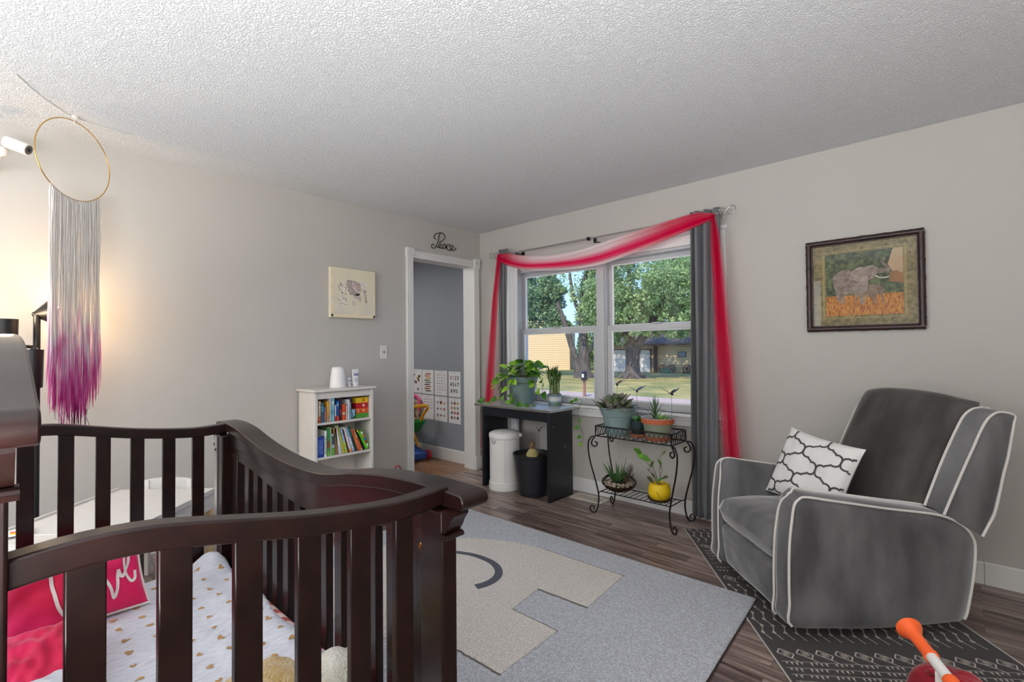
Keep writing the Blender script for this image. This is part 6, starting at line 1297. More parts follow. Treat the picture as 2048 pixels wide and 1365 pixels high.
for x in (0.02, LT - 0.05):
    for y in (0.015, WT - 0.045): MB().box((x, y, 0.0145 if x > 0.5 else 0), (x + 0.03, y + 0.03, 0.482)).build('leg', mat('pale_pine', (206, 178, 136), 0.6, var=0.1, vs=10, stretch=(4, 4, 0.5)), ct, local=True, bevel=0.003)
m = MB(); m.M = Matrix(((0, 0, 1, LT - 0.0115), (1, 0, 0, WT * 0.72), (0, 1, 0, 0.43), (0, 0, 0, 1))); m.add(*text_mesh('27', 0.045)); m.build('red_numbers', mat('red_ink', (214, 60, 40), 0.6), ct, local=True, smooth=False)
m = MB(); m.M = Matrix(((0, 0, 1, LT - 0.0115), (1, 0, 0, WT * 0.72), (0, 1, 0, 0.375), (0, 0, 0, 1))); m.add([(-0.05, -0.03, -0.0003), (0.05, -0.03, -0.0003), (0.05, 0.02, -0.0003), (-0.05, 0.02, -0.0003)], [(0, 1, 2, 3)]); m.build('cream_sticker', mat('cream_paper', (240, 230, 196), 0.7), ct, local=True, smooth=False)
t = thing('paper_drawing', 'small red and yellow drawing lying on the near end of the white play table', 'drawing', (0.84, -3.42, 0.507))
MB().box((0.80, -3.46, 0.5105), (0.90, -3.36, 0.5115)).build('paper', mat('sheet_paper', (238, 238, 240), 0.8), t, smooth=False)
m = MB(); m.cyl((0.86, -3.40, 0.5115), (0.86, -3.40, 0.512), 0.022, seg=20); m.cur = 1; m.tube([(0.84, -3.42, 0.5125), (0.865, -3.385, 0.5125), (0.885, -3.40, 0.5125)], 0.003, 6); m.build('drawing_ink', [mat('yellow_ink', (240, 196, 40), 0.6), mat('red_ink', (214, 60, 40), 0.6)], t)
kc = thing('child_chair', 'white children\'s chair with curved back rail behind the play table', 'chair', (0.50, -2.885, 0), th)
m = MB(); m.box((-0.14, -0.13, 0.26), (0.14, 0.13, 0.28)); m.build('seat', M_white_furn, kc, local=True, bevel=0.006)
MB().prism([V((-0.137, y, z)) for y, z in [(-0.13, 0.45), (-0.13, 0.522), (-0.09, 0.530), (0, 0.537), (0.09, 0.532), (0.13, 0.522), (0.13, 0.45), (0, 0.465)]], (0.018, 0, 0)).build('back_rail', mat('grey_white_paint', (204, 200, 194), 0.5), kc, local=True, bevel=0.003)
for x, z in ((-0.135, 0.525), (0.11, 0.26)):
    for y in (-0.128, 0.103): MB().box((x, y, 0), (x + 0.025, y + 0.025, z)).build('leg', M_white_furn, kc, local=True, bevel=0.003)
# small rattle ball on the floor by the doorway
M_r = mat('red_toy_plastic', (196, 40, 56), 0.4); t = thing('activity_ball', 'white toy ball with red and teal loops by the wall between bookcase and doorway', 'toy', (0.10, -1.13, 0))
MB().blob((0.10, -1.13, 0.10), 0.088, 24, 16).build('ball', M_white, t)
for dy, dz, mm_ in ((-0.045, 0.185, M_r), (0.03, 0.215, M_r), (0.06, 0.18, mat('teal_toy_plastic', (60, 140, 150), 0.4)), (0.02, 0.18, mat('grey_toy_plastic', (80, 84, 90), 0.4))):
    MB().tube([(0.11, -1.13 + dy + 0.03 * math.cos(a), dz - 0.01 + 0.035 * math.sin(a)) for a in [2 * PI * k / 24 for k in range(24)]], 0.006, 8, True).build('loop', mm_, t)

# ================================================================ NEXT ROOM
PX = [(-1.230, -1.012), (-1.006, -0.786), (-0.765, -0.545), (-0.518, -0.320)]
M_paper = mat('poster_paper', (226, 228, 232), 0.7)
earth = [(176, 96, 66), (120, 70, 56), (196, 160, 80), (96, 88, 78), (70, 66, 64), (206, 130, 70), (150, 140, 130), (90, 110, 100), (160, 60, 50)]
def pm(i): c_ = earth[i % 9]; return mat('poster_ink_%02x%02x%02x' % c_, c_, 0.7)
def poster(k, row):
    x0, x1 = PX[k]; z1 = (1.002 - 0.004 * k) if row == 0 else (0.708 - 0.004 * k); z0 = z1 - 0.279
    lab = [['poster of fruit and leaf shapes, partly behind the door jamb, upper row', 'poster of stacked coloured crayons in the upper row on the blue wall', 'alphabet poster with small pictures in the upper row on the blue wall', 'number poster from 0 to 10 nearest the doorway in the upper row'], ['poster behind the pink doll hood in the lower row', 'poster of small cursive words and dark pictures in the lower row', 'poster of nine earth toned shapes in the lower row on the blue wall', 'poster of twelve coloured circles nearest the doorway in the lower row']][row][k]
    t = thing('poster', lab, 'poster', ((x0 + x1) / 2, -0.002, z0), 0, 'learning posters on the blue wall')
    sh_ = MB().box((x0, -0.003, z0), (x1, -0.0015, z1)).build('sheet', M_paper, t, smooth=False)
    yy = -0.0034; W_, H_ = x1 - x0, z1 - z0; gx = lambda f: x0 + W_ * f; gz = lambda f: z0 + H_ * f
    m = MB(); mats_ = [pm(i) for i in range(9)]
    def poly(pts, ci): m.cur = ci; n = len(pts); m.add([(p[0], yy, p[1]) for p in pts], [tuple(range(n))])
    def circ(cx, cz, r, ci, n=14, sq=1.0): poly([(cx + r * math.cos(2 * PI * i / n), cz + r * sq * math.sin(2 * PI * i / n)) for i in range(n)], ci)
    def word(s_, cx, cz, size, ci): vs, fs = text_mesh(s_, size, bold=size * 0.035); m.cur = ci; m.add([(cx + v.x, yy, cz + v.y) for v in vs], fs)
    if (row, k) == (0, 3):
        rows = [['0', '1', '2', '3'], ['4', '5', '6', '7'], ['8', '9', '10']]; cols_ = [6, 5, 3, 3, 4, 4, 7, 4, 3, 3, 3]; q = 0
        for r_, rw in enumerate(rows):
            for j, s_ in enumerate(rw): word(s_, gx(0.2 + j * 0.2 + (0.03 if r_ == 2 else 0)), gz(0.74 - 0.26 * r_), 0.058, cols_[q]); q += 1
    elif (row, k) == (0, 2):
        for i in range(26):
            r_, c__ = divmod(i, 4 if i < 24 else 4); word(chr(65 + i) + chr(97 + i), gx(0.22 + 0.19 * (i % 4)), gz(0.84 - 0.12 * (i // 4)), 0.017, 3 if i % 3 else 1); circ(gx(0.27 + 0.19 * (i % 4)), gz(0.80 - 0.12 * (i // 4)), 0.004, i % 9)
    elif (row, k) == (0, 1):
        for i in range(9):
            z = gz(0.83 - 0.088 * i); s_ = 0.03 if i % 2 == 0 else -0.0; a = gx(0.24) + (0.02 if i % 2 == 0 else 0); b = a + 0.09; h = 0.0065
            poly([(a, z - h), (b, z - h), (b + 0.012, z - h * .4), (b + 0.012, z + h * .4), (b, z + h), (a, z + h), (a - 0.008, z)], [8, 5, 2, 3, 7, 4, 0, 1, 4][i])
    elif (row, k) == (0, 0):
        random.seed(1)
        for i in range(16): circ(gx(random.uniform(.15, .85)), gz(random.uniform(.15, .8)), random.uniform(.012, .02), i % 9, sq=random.uniform(0.7, 1.3))
    elif (row, k) == (1, 1):
        for i in range(16): r_, c__ = divmod(i, 4); poly([(gx(.2 + .2 * c__) - .012, gz(.80 - .12 * r_)), (gx(.2 + .2 * c__) + .012, gz(.80 - .12 * r_) + .004), (gx(.2 + .2 * c__) + .01, gz(.80 - .12 * r_) + .018), (gx(.2 + .2 * c__), gz(.80 - .12 * r_) + .010)], [4, 1, 3, 0][i % 4]); 
    elif (row, k) == (1, 2):
        for i in range(9):
            r_, c__ = divmod(i, 3); cx, cz = gx(.24 + .26 * c__), gz(.76 - .26 * r_); r = 0.018; ci = [6, 1, 5, 7, 3, 0, 6, 1, 6][i]
            if i == 0 or i == 8: circ(cx, cz, r * 0.85, ci)
            elif i in (1, 6): poly([(cx - r, cz - r), (cx + r, cz - r), (cx + r, cz + r), (cx - r, cz + r)], ci)
            elif i == 2: poly([(cx - r, cz - r), (cx + r, cz - r), (cx, cz + r)], ci)
            elif i == 3: poly([(cx - r, cz), (cx, cz - r), (cx + r, cz), (cx, cz + r)], ci)
            elif i == 4: poly([(cx + r * (1 if a % 2 == 0 else .45) * math.sin(PI * a / 5), cz + r * (1 if a % 2 == 0 else .45) * math.cos(PI * a / 5)) for a in range(10)], ci)
            elif i == 5: circ(cx, cz, r, ci, 5)
            else: poly([(cx, cz - r), (cx + r, cz + r * .2), (cx + r * .8, cz + r * .8), (cx, cz + r * .4), (cx - r * .8, cz + r * .8), (cx - r, cz + r * .2)], ci)
    else:
        for i in range(12): r_, c__ = divmod(i, 3); circ(gx(.26 + .25 * c__), gz(.80 - .19 * r_), 0.017, [6, 1, 2, 5, 6, 6, 7, 0, 8, 1, 6, 4][i], 18)
    m.cur = 6; m.box((gx(.4), yy, gz(.93)), (gx(.62), yy + 0.0003, gz(.945)))
    m.build('printed_figures', mats_, sh_, smooth=False)
for k in range(4):
    for row in (0, 1): poster(k, row)
# toy walker cart with doll
tw = thing('toy_cart', 'yellow and green toy walker cart on blue base in the next room', 'toy cart', (-0.78, -0.25, 0))
M_y = mat('yellow_orange_plastic', (234, 166, 30), 0.35); M_g = mat('green_toy_plastic', (22, 130, 50), 0.4); M_b = mat('blue_toy_plastic', (56, 96, 176), 0.4)
MB().prism([(-1.03, -0.36, 0.02), (-0.60, -0.36, 0.02), (-0.58, -0.36, 0.09), (-0.70, -0.36, 0.10), (-0.76, -0.36, 0.15), (-0.92, -0.36, 0.15), (-0.97, -0.36, 0.09), (-1.03, -0.36, 0.08)], (0, 0.22, 0)).build('base', M_b, tw, bevel=0.01, bseg=3)
for x, y in ((-0.605, -0.37), (-0.605, -0.13), (-1.0, -0.37), (-1.0, -0.13)): MB().cyl((x, y - 0.018, 0.055), (x, y + 0.018, 0.055), 0.054, seg=28).build('wheel', mat('red_wheel', (186, 30, 50), 0.4), tw, bevel=0.006)
for (a, b) in (((-0.70, -0.33, 0.13), (-0.80, -0.30, 0.34)), ((-0.72, -0.17, 0.13), (-0.80, -0.20, 0.34)), ((-0.97, -0.33, 0.12), (-0.90, -0.30, 0.34)), ((-0.97, -0.17, 0.12), (-0.90, -0.20, 0.34))): MB().tube([a, b], 0.014, 10).build('strut', M_y, tw)
# basket tub
m = MB(); bt = [(-0.96, -0.36), (-0.64, -0.36), (-0.64, -0.14), (-0.96, -0.14)]; bb = [(-0.90, -0.33), (-0.72, -0.33), (-0.72, -0.17), (-0.90, -0.17)]
m.add([(x, y, 0.31) for x, y in bb] + [(x, y, 0.425) for x, y in bt], [(0, 3, 2, 1), (0, 1, 5, 4), (1, 2, 6, 5), (2, 3, 7, 6), (3, 0, 4, 7)]); m.build('basket', M_g, tw, solid=0.008, smooth=False)
MB().tube([(x, y, 0.425) for x, y in bt], 0.010, 8, True).build('basket_rim', M_g, tw)
for y in (-0.35, -0.15): MB().tube(smoothpath([(-0.93, y, 0.42), (-0.90, y, 0.52), (-0.82, y, 0.575), (-0.70, y, 0.60), (-0.60, y, 0.605), (-0.585, y, 0.57), (-0.65, y, 0.51), (-0.70, y, 0.43)], 5), 0.016, 10).build('handle_side', M_y, tw)
m = MB(); m.tube([(-0.60, -0.35, 0.605), (-0.60, -0.15, 0.605)], 0.018, 10); m.build('handle_bar', M_y, tw)
m = MB()
for k in range(14): f = k / 13; p = V((-0.86 + 0.24 * f, -0.352, 0.563 + 0.045 * math.sin(f * 1.5))); m.tube([p + V((0, -0.017, -0.006)), p + V((0, -0.018, 0.012)), p + V((0, 0.0, 0.02))], 0.0032, 6)
m.build('grip_ribs', mat('deep_yellow_plastic', (214, 140, 16), 0.4), tw)
for c__ in (): pass
dl = thing('doll', 'pink dressed doll lying in the green basket of the toy cart', 'doll', (-0.80, -0.25, 0.40))
M_fl = mat('floral_cloth', (222, 150, 150), 0.9, c2=(240, 226, 214), vs=60)
MB().blob((-0.80, -0.26, 0.425), (0.09, 0.07, 0.05), 20, 12, 0.15).build('dress', M_fl, dl)
MB().blob((-0.73, -0.27, 0.475), (0.035, 0.035, 0.035), 18, 12).build('head', mat('doll_skin', (222, 176, 150), 0.6), dl)
MB().blob((-0.735, -0.262, 0.485), (0.036, 0.034, 0.035), 18, 12, 0.15, 8).build('hair', mat('doll_hair', (110, 80, 62), 0.8), dl)
for s in (-1, 1): MB().tube([(-0.78, -0.26 + 0.05 * s, 0.45), (-0.74, -0.27 + 0.075 * s, 0.455)], 0.012, 8).build('arm', mat('doll_skin', (222, 176, 150), 0.6), dl)
MB().box((-0.84, -0.34, 0.41), (-0.70, -0.30, 0.435)).build('blanket', mat('hot_pink_cloth', (214, 60, 110), 0.9), dl, bevel=0.01)
for o_ in (tw, dl): o_.location.x -= 0.13
ds = thing('doll_stroller', 'doll stroller with pink hoop and spotted seat behind the toy cart', 'toy stroller', (-1.05, -0.22, 0))
MB().tube(smoothpath([(-1.12, -0.20, 0.30), (-1.14, -0.20, 0.60), (-1.06, -0.20, 0.69), (-0.92, -0.20, 0.69), (-0.845, -0.20, 0.64), (-0.845, -0.20, 0.52)], 6), 0.017, 10).build('hoop', mat('pink_plastic', (226, 86, 140), 0.4), ds)
MB().prism([(-1.12, -0.19, 0.35), (-0.87, -0.19, 0.35), (-0.86, -0.19, 0.63), (-0.93, -0.19, 0.675), (-1.06, -0.19, 0.675), (-1.12, -0.19, 0.60)], (0, 0.02, 0)).build('seat_back', mat('spotted_cloth', (214, 190, 170), 0.9, c2=(96, 80, 74), vs=26), ds, bevel=0.004)
MB().box((-1.12, -0.34, 0.33), (-0.98, -0.17, 0.36)).build('seat', M_fl, ds, bevel=0.01)
for x in (-1.11, -1.0):
    MB().tube([(x, -0.28, 0.04), (x, -0.2, 0.35)], 0.008, 8).build('leg', M_white, ds)
    MB().cyl((x - 0.008, -0.30, 0.042), (x + 0.008, -0.30, 0.042), 0.04, seg=24).build('wheel', M_white, ds)
t = thing('rag_doll', 'rag doll in floral dress seated in the pink stroller', 'doll', (-0.99, -0.27, 0.36))
MB().blob((-0.985, -0.27, 0.46), (0.07, 0.05, 0.10), 20, 14, 0.12).build('dress', M_fl, t); MB().blob((-0.98, -0.265, 0.585), (0.042, 0.04, 0.045), 18, 12).build('head', mat('doll_skin', (222, 176, 150), 0.6), t)
MB().blob((-0.985, -0.252, 0.60), (0.047, 0.042, 0.045), 18, 12, 0.2, 8).build('hair', mat('doll_hair', (110, 80, 62), 0.8), t)
for s in (-1, 1): MB().tube([(-0.985 + s * 0.05, -0.28, 0.50), (-0.985 + s * 0.09, -0.30, 0.53)], 0.016, 8).build('arm', M_fl, t)
for o_ in (ds, t): o_.location.x -= 0.15; o_.location.y += 0.15

# ================================================================ TOY IN THE NEAR RIGHT CORNER
M_o = mat('orange_toy_plastic', (255, 104, 44), 0.35, subs=0.05)
tt_ = thing('toy_vacuum', 'white and orange plastic toy with flared orange pipe in the lower right corner', 'toy', (3.66, -1.95, 0))
a = V((3.532, -1.678, 0.415)); b = V((3.72, -2.03, 0.36)); dd = (b - a).normalized()
MB().lathe([(0.0001, 0.0), (0.030, 0.0), (0.033, 0.004), (0.031, 0.010), (0.022, 0.024), (0.0165, 0.04), (0.0155, 0.105), (0.018, 0.107), (0.018, 0.115), (0.0001, 0.115)], a, 32, dd).build('flared_end', M_o, tt_)
MB().cyl(a + dd * 0.11, a + dd * 0.20, 0.0135, seg=24).build('white_tube', M_white, tt_)
MB().lathe([(0.0001, 0.19), (0.0165, 0.19), (0.018, 0.198), (0.0165, 0.21), (0.0165, 0.5), (0.0001, 0.5)], a, 28, dd).build('orange_pipe', M_o, tt_)
pp = a + dd * 0.155
MB().box((pp.x - 0.012, pp.y - 0.014, 0.03), (pp.x + 0.012, pp.y + 0.014, pp.z - 0.006)).build('upright', M_white, tt_, bevel=0.005, bseg=3)
MB().lathe([(0.0001, 0.0), (0.045, 0.0), (0.055, 0.03), (0.058, 0.25), (0.062, 0.285), (0.056, 0.292), (0.05, 0.28), (0.0001, 0.27)], (3.50, -1.86, 0.0), 36).build('cup', M_white, tt_)
MB().box((3.50, -1.90, 0.2), (pp.x + 0.01, -1.83, 0.235)).build('bridge', M_white, tt_, bevel=0.008, bseg=3)
MB().box((3.46, -2.02, 0.0), (3.78, -1.78, 0.03)).build('foot_plate', M_white, tt_, bevel=0.01, bseg=3)
t = thing('red_bag', 'crimson cloth bag lying behind the white and orange toy', 'bag', (3.66, -1.7, 0))
def bagf(u, v):
    a_ = 2 * PI * u; r = math.sin(PI * v) ** 0.6; return V((3.625 + 0.12 * r * math.cos(a_), -1.47 + 0.10 * r * math.sin(a_), 0.112 - 0.11 * math.cos(PI * v) + 0.014 * noise.noise(V((u * 9, v * 5, 1))) * r))
MB().grid(bagf, 40, 22).build('bag_body', mat('crimson_cloth', (176, 10, 40), 0.7, c2=(140, 4, 30), vs=12, bump=0.5, bs=60, sheen=0.4), t, angle=80)
MB().tube(smoothpath([(3.56, -1.47, 0.19), (3.58, -1.51, 0.225), (3.64, -1.51, 0.225), (3.68, -1.47, 0.19)], 6), 0.009, 8).build('strap', mat('crimson_cloth', (176, 10, 40), 0.7), t)
# ================================================================ OUTSIDE
GZ = -1.0
M_lawn = mat('dry_lawn', (166, 146, 86), 0.95, c2=(112, 112, 56), vs=0.5, bump=0.6, bs=14, bdist=0.05, det=9)
def ground(x0, x1, y0, y1, n=40):
    m = MB(); m.grid(lambda u, v: V((x0 + (x1 - x0) * u, y0 + (y1 - y0) * v, GZ + 0.05 * noise.noise(V((u * 12, v * 12, 0))))), n, n); return m
tag(recenter(ground(-75, 30, 16.9, 75).build('lawn', M_lawn), (-20, 30, GZ)), 'dry yellow green lawn across the street', 'lawn', kind='structure')
o = MB(); o.prism([(-75, 8.5, GZ - 0.02), (30, 8.5, GZ - 0.02), (30, 16.9, GZ - 0.02), (-75, 16.9, GZ - 0.02)], (0, 0, 0.02)); tag(recenter(o.build('street', mat('pinkish_concrete', (172, 146, 130), 0.9, var=0.08, vs=3), smooth=False), (-10, 12, GZ)), None, None, kind='structure')
tag(recenter(MB().box((-75, 0.6, GZ - 0.06), (30, 8.5, GZ - 0.02)).build('front_yard', M_lawn, smooth=False), (-10, 4, GZ)), None, None, kind='structure')
def siding(name, c):
    m = mat(name, c, 0.7, var=0.03, vs=1.0); n = m.node_tree.nodes; L = m.node_tree.links; p = n['Principled BSDF']
    t = n.new('ShaderNodeTexCoord'); s_ = n.new('ShaderNodeSeparateXYZ'); L.new(t.outputs['Object'], s_.inputs[0]); q = n.new('ShaderNodeMath'); q.operation = 'MULTIPLY'; q.inputs[1].default_value = 4.4; L.new(s_.outputs['Z'], q.inputs[0])
    f = n.new('ShaderNodeMath'); f.operation = 'FRACT'; L.new(q.outputs[0], f.inputs[0]); b = n.new('ShaderNodeBump'); b.inputs['Strength'].default_value = 1; b.inputs['Distance'].default_value = 0.03; b.invert = True; L.new(f.outputs[0], b.inputs['Height']); L.new(b.outputs[0], p.inputs['Normal'])
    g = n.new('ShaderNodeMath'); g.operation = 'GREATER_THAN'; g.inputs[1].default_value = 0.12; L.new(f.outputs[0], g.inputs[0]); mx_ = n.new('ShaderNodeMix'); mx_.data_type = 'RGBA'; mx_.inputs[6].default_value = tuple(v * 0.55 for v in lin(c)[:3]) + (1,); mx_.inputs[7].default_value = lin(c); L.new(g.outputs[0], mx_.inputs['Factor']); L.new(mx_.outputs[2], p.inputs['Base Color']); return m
M_sid = siding('tan_lap_siding', (216, 186, 138)); M_roof = mat('dark_shingle', (84, 74, 66), 0.9, var=0.2, vs=4, bump=0.5, bs=12, bdist=0.03)
# garage house: facade from FA towards +FX
FA = V((-21.6, 36.6, GZ)); FX = V((0.96, 0.28, 0)).normalized(); FY = V((-FX.y, FX.x, 0)); fang = math.atan2(FX.y, FX.x)
gh = thing('garage_house', 'low tan sided house with white garage door across the street', 'house', FA, fang)
MB().box((0, 0, 0), (16, 7, 2.75)).build('wall', M_sid, gh, local=True, smooth=False)
MB().add([(-0.5, -0.7, 2.55), (16.5, -0.7, 2.55), (16.5, 3.5, 4.3), (-0.5, 3.5, 4.3), (-0.5, 7.7, 2.55), (16.5, 7.7, 2.55)], [(0, 1, 2, 3), (3, 2, 5, 4), (0, 3, 4), (1, 5, 2)]).build('roof', M_roof, gh, local=True, smooth=False, solid=0.15)
MB().box((-0.5, -0.74, 2.42), (16.5, -0.66, 2.62)).build('fascia', mat('brown_trim', (96, 74, 58), 0.7), gh, local=True, smooth=False)
gd = MB().box((0.95, -0.06, 0), (4.7, 0.02, 2.05)); gd = gd.build('garage_door', mat('white_garage_door', (230, 216, 198), 0.6, var=0.02, vs=2), gh, local=True, smooth=False)
m = MB()
for k in range(1, 5): m.box((0.95, -0.065, 0.41 * k), (4.7, -0.058, 0.41 * k + 0.02))
m.build('panel_groove', mat('groove_grey', (170, 166, 160), 0.7), gd, local=True, smooth=False)
m = MB()
for a, b in (((0.83, 0), (0.95, 2.0)), ((4.7, 0), (4.82, 2.0)), ((0.95, 2.05), (4.7, 2.15))): m.box((a[0], -0.08, a[1]), (b[0], 0.0, b[1]))
m.prism([(0.83, -0.08, 1.95), (1.25, -0.08, 2.15), (0.83, -0.08, 2.15)], (0, 0.06, 0)); m.prism([(4.82, -0.08, 1.95), (4.4, -0.08, 2.15), (4.82, -0.08, 2.15)], (0, 0.06, 0)); m.build('door_trim', mat('brown_trim', (96, 74, 58), 0.7), gh, local=True, smooth=False)
for x in (5.2,): MB().box((x - 0.16, -0.16, 0), (x + 0.16, 0.0, 2.6)).build('trim_post', mat('brown_trim', (96, 74, 58), 0.7), gh, local=True, smooth=False)
wv = MB().box((7.15, -0.05, 1.38), (7.85, 0.0, 1.88)).build('window', mat('window_trim_dark', (70, 66, 62), 0.6), gh, local=True, smooth=False)
MB().box((7.22, -0.06, 1.43), (7.78, -0.045, 1.83)).build('pane', mat('grey_pane', (126, 138, 140), 0.2), wv, local=True, smooth=False)
# wagon wheels leaning on the facade
def wheel(x, r, lb):
    c_ = FA + FX * x - FY * 0.35 + V((0, 0, 0)); t = thing('wagon_wheel', lb, 'wagon wheel', c_, fang, 'wagon wheels against the garage house')
    tilt = math.radians(12); Mw = Matrix.Rotation(-tilt, 4, 'X'); mwd = mat('weathered_wheel_wood', (84, 66, 54), 0.8, var=0.3, vs=5)
    m = MB(); m.M = Mw; m.tube([(r * math.cos(a), 0, r + r * math.sin(a)) for a in [2 * PI * k / 28 for k in range(28)]], 0.05, 6, True); m.build('rim', mwd, t, local=True)
    m = MB(); m.M = Mw
    for k in range(10): a = 2 * PI * k / 10; m.tube([(0, 0, r), (r * math.cos(a), 0, r + r * math.sin(a))], 0.028, 5)
    m.build('spokes', mwd, t, local=True); m = MB(); m.M = Mw; m.cyl((0, -0.1, r), (0, 0.1, r), 0.1, seg=12); m.build('hub', mwd, t, local=True)
wheel(5.85, 0.34, 'wagon wheel leaning by the brown post of the garage house'); wheel(6.62, 0.34, 'wagon wheel in the middle of three along the tan wall'); wheel(7.9, 0.36, 'wagon wheel under the small window of the tan wall')
def shrub(name, lb, cat, c, r, n, m_, group=None, L=0.12):
    t = MB(); random.seed(int(abs(c[0]) * 10)); c = V(c)
    for i in range(n):
        d_ = V((random.gauss(0, 1), random.gauss(0, 1), random.gauss(0, 1))).normalized(); p = c + V((d_.x * r[0], d_.y * r[1], abs(d_.z) * r[2])) * random.uniform(0.6, 1)
        t.leaf(p, d_ + V((random.uniform(-.6, .6), random.uniform(-.6, .6), random.uniform(-.4, .6))), L * random.uniform(.7, 1.3), L * 0.5, (0, 0, 1), 0.2, 0.1, 'oval', 3)
    o = t.build(name, m_, None, angle=85); recenter(o, c); return tag(o, lb, cat, group)
M_tl = mat('tree_leaf', (118, 148, 92), 0.6, c2=(178, 198, 132), vs=0.9, subs=0.0, det=8); M_tl2 = mat('tree_leaf_cool', (108, 138, 100), 0.6, c2=(164, 188, 136), vs=0.9, det=8); M_tl3 = mat('tree_leaf_dark', (84, 114, 76), 0.6, c2=(130, 158, 104), vs=0.7, det=8)
for mm_ in (M_tl, M_tl2, M_tl3):      # light passes through the leaves
    n_ = mm_.node_tree.nodes; L_ = mm_.node_tree.links; p_ = n_['Principled BSDF']; tr_ = n_.new('ShaderNodeBsdfTranslucent'); src = p_.inputs['Base Color'].links[0].from_socket
    L_.new(src, tr_.inputs[0]); ms_ = n_.new('ShaderNodeMixShader'); ms_.inputs[0].default_value = 0.35; L_.new(p_.outputs[0], ms_.inputs[1]); L_.new(tr_.outputs[0], ms_.inputs[2]); L_.new(ms_.outputs[0], n_['Material Output'].inputs['Surface'])
p_ = FA + FX * 6.25 - FY * 1.15; shrub('flower_bush', 'low bluish garden bush between the wagon wheels', 'bush', (p_.x, p_.y, GZ), (0.55, 0.4, 0.4), 260, mat('blue_green_foliage', (84, 140, 120), 0.8, c2=(120, 160, 120), vs=5), L=0.16)
# tall house on the left
SA = V((-36.5, 31.5, GZ)); SX = V((0.86, 0.51, 0)).normalized(); sang = math.atan2(SX.y, SX.x)
sh = thing('tan_house', 'tall tan sided house wall behind the left tree', 'house', SA, sang)
MB().add([(0, 0, 0), (12.3, 0, 0), (12.3, 0, 4.6), (6.1, 0, 7.4), (0, 0, 4.6), (0, 6, 0), (12.3, 6, 0), (12.3, 6, 4.6), (6.1, 6, 7.4), (0, 6, 4.6)], [(0, 1, 2, 3, 4), (9, 8, 7, 6, 5), (1, 6, 7, 2), (0, 4, 9, 5)]).build('wall', M_sid, sh, local=True, smooth=False)
MB().add([(-0.4, -0.4, 4.45), (6.1, -0.4, 7.5), (6.1, 6.4, 7.5), (-0.4, 6.4, 4.45), (12.7, -0.4, 4.45), (12.7, 6.4, 4.45)], [(0, 1, 2, 3), (1, 4, 5, 2)]).build('roof', M_roof, sh, local=True, smooth=False, solid=0.2)
MB().box((12.2, -0.05, 0), (12.35, 0.0, 4.5)).build('corner_board', mat('brown_trim', (96, 74, 58), 0.7), sh, local=True, smooth=False)
# trees
M_bark = mat('grey_bark', (112, 102, 94), 0.95, c2=(70, 62, 56), vs=3, stretch=(3, 3, 0.6), bump=1, bs=8, bdist=0.08, det=8)
def tree(lb, base, limbs, blobs, n, m_, L=0.34, seed=1, name='leafy_tree'):
    t = thing(name, lb, 'tree', base, 0, 'trees across the street'); b = V(base); tr = MB()
    for pts, rr in limbs: tr.tube(smoothpath([b + V(p) for p in pts], 5), [sinterp(list(enumerate(rr)), i / 5) for i in range((len(pts) - 1) * 5 + 1)], 12)
    tr.build('trunk', M_bark, t, angle=60)
    random.seed(seed); lf = MB(); W_ = sum((c_[3] * c_[4]) for c_ in blobs)
    for cx, cy, cz, r, k in blobs:
        q = int(n * r * k / W_)
        subs_ = []
        for j in range(max(6, int(26 * k))):
            d_ = V((random.gauss(0, 1), random.gauss(0, 1), random.gauss(0, 0.8))).normalized() * r * random.uniform(0.45, 1.0); subs_.append((V((cx, cy, cz)) + d_, r * random.uniform(0.16, 0.30)))
        for i in range(q):
            sc0, sr = random.choice(subs_); d_ = V((random.gauss(0, 1), random.gauss(0, 1), random.gauss(0, 0.7))).normalized(); p = b + sc0 + d_ * sr * random.uniform(0.5, 1.0) ** 0.5
            dd_ = d_ + V((random.uniform(-.8, .8), random.uniform(-.8, .8), random.uniform(-1.0, .3))); s_ = L * random.uniform(0.6, 1.25)
            sd_ = dd_.cross(V((random.uniform(-1, 1), random.uniform(-1, 1), random.uniform(-1, 1)))).normalized(); dd_.normalize()
            lf.add([p, p + dd_ * s_ * 0.5 + sd_ * s_ * 0.32, p + dd_ * s_, p + dd_ * s_ * 0.5 - sd_ * s_ * 0.32], [(0, 1, 2, 3)])
    lf.build('crown', m_, t, smooth=False); return t
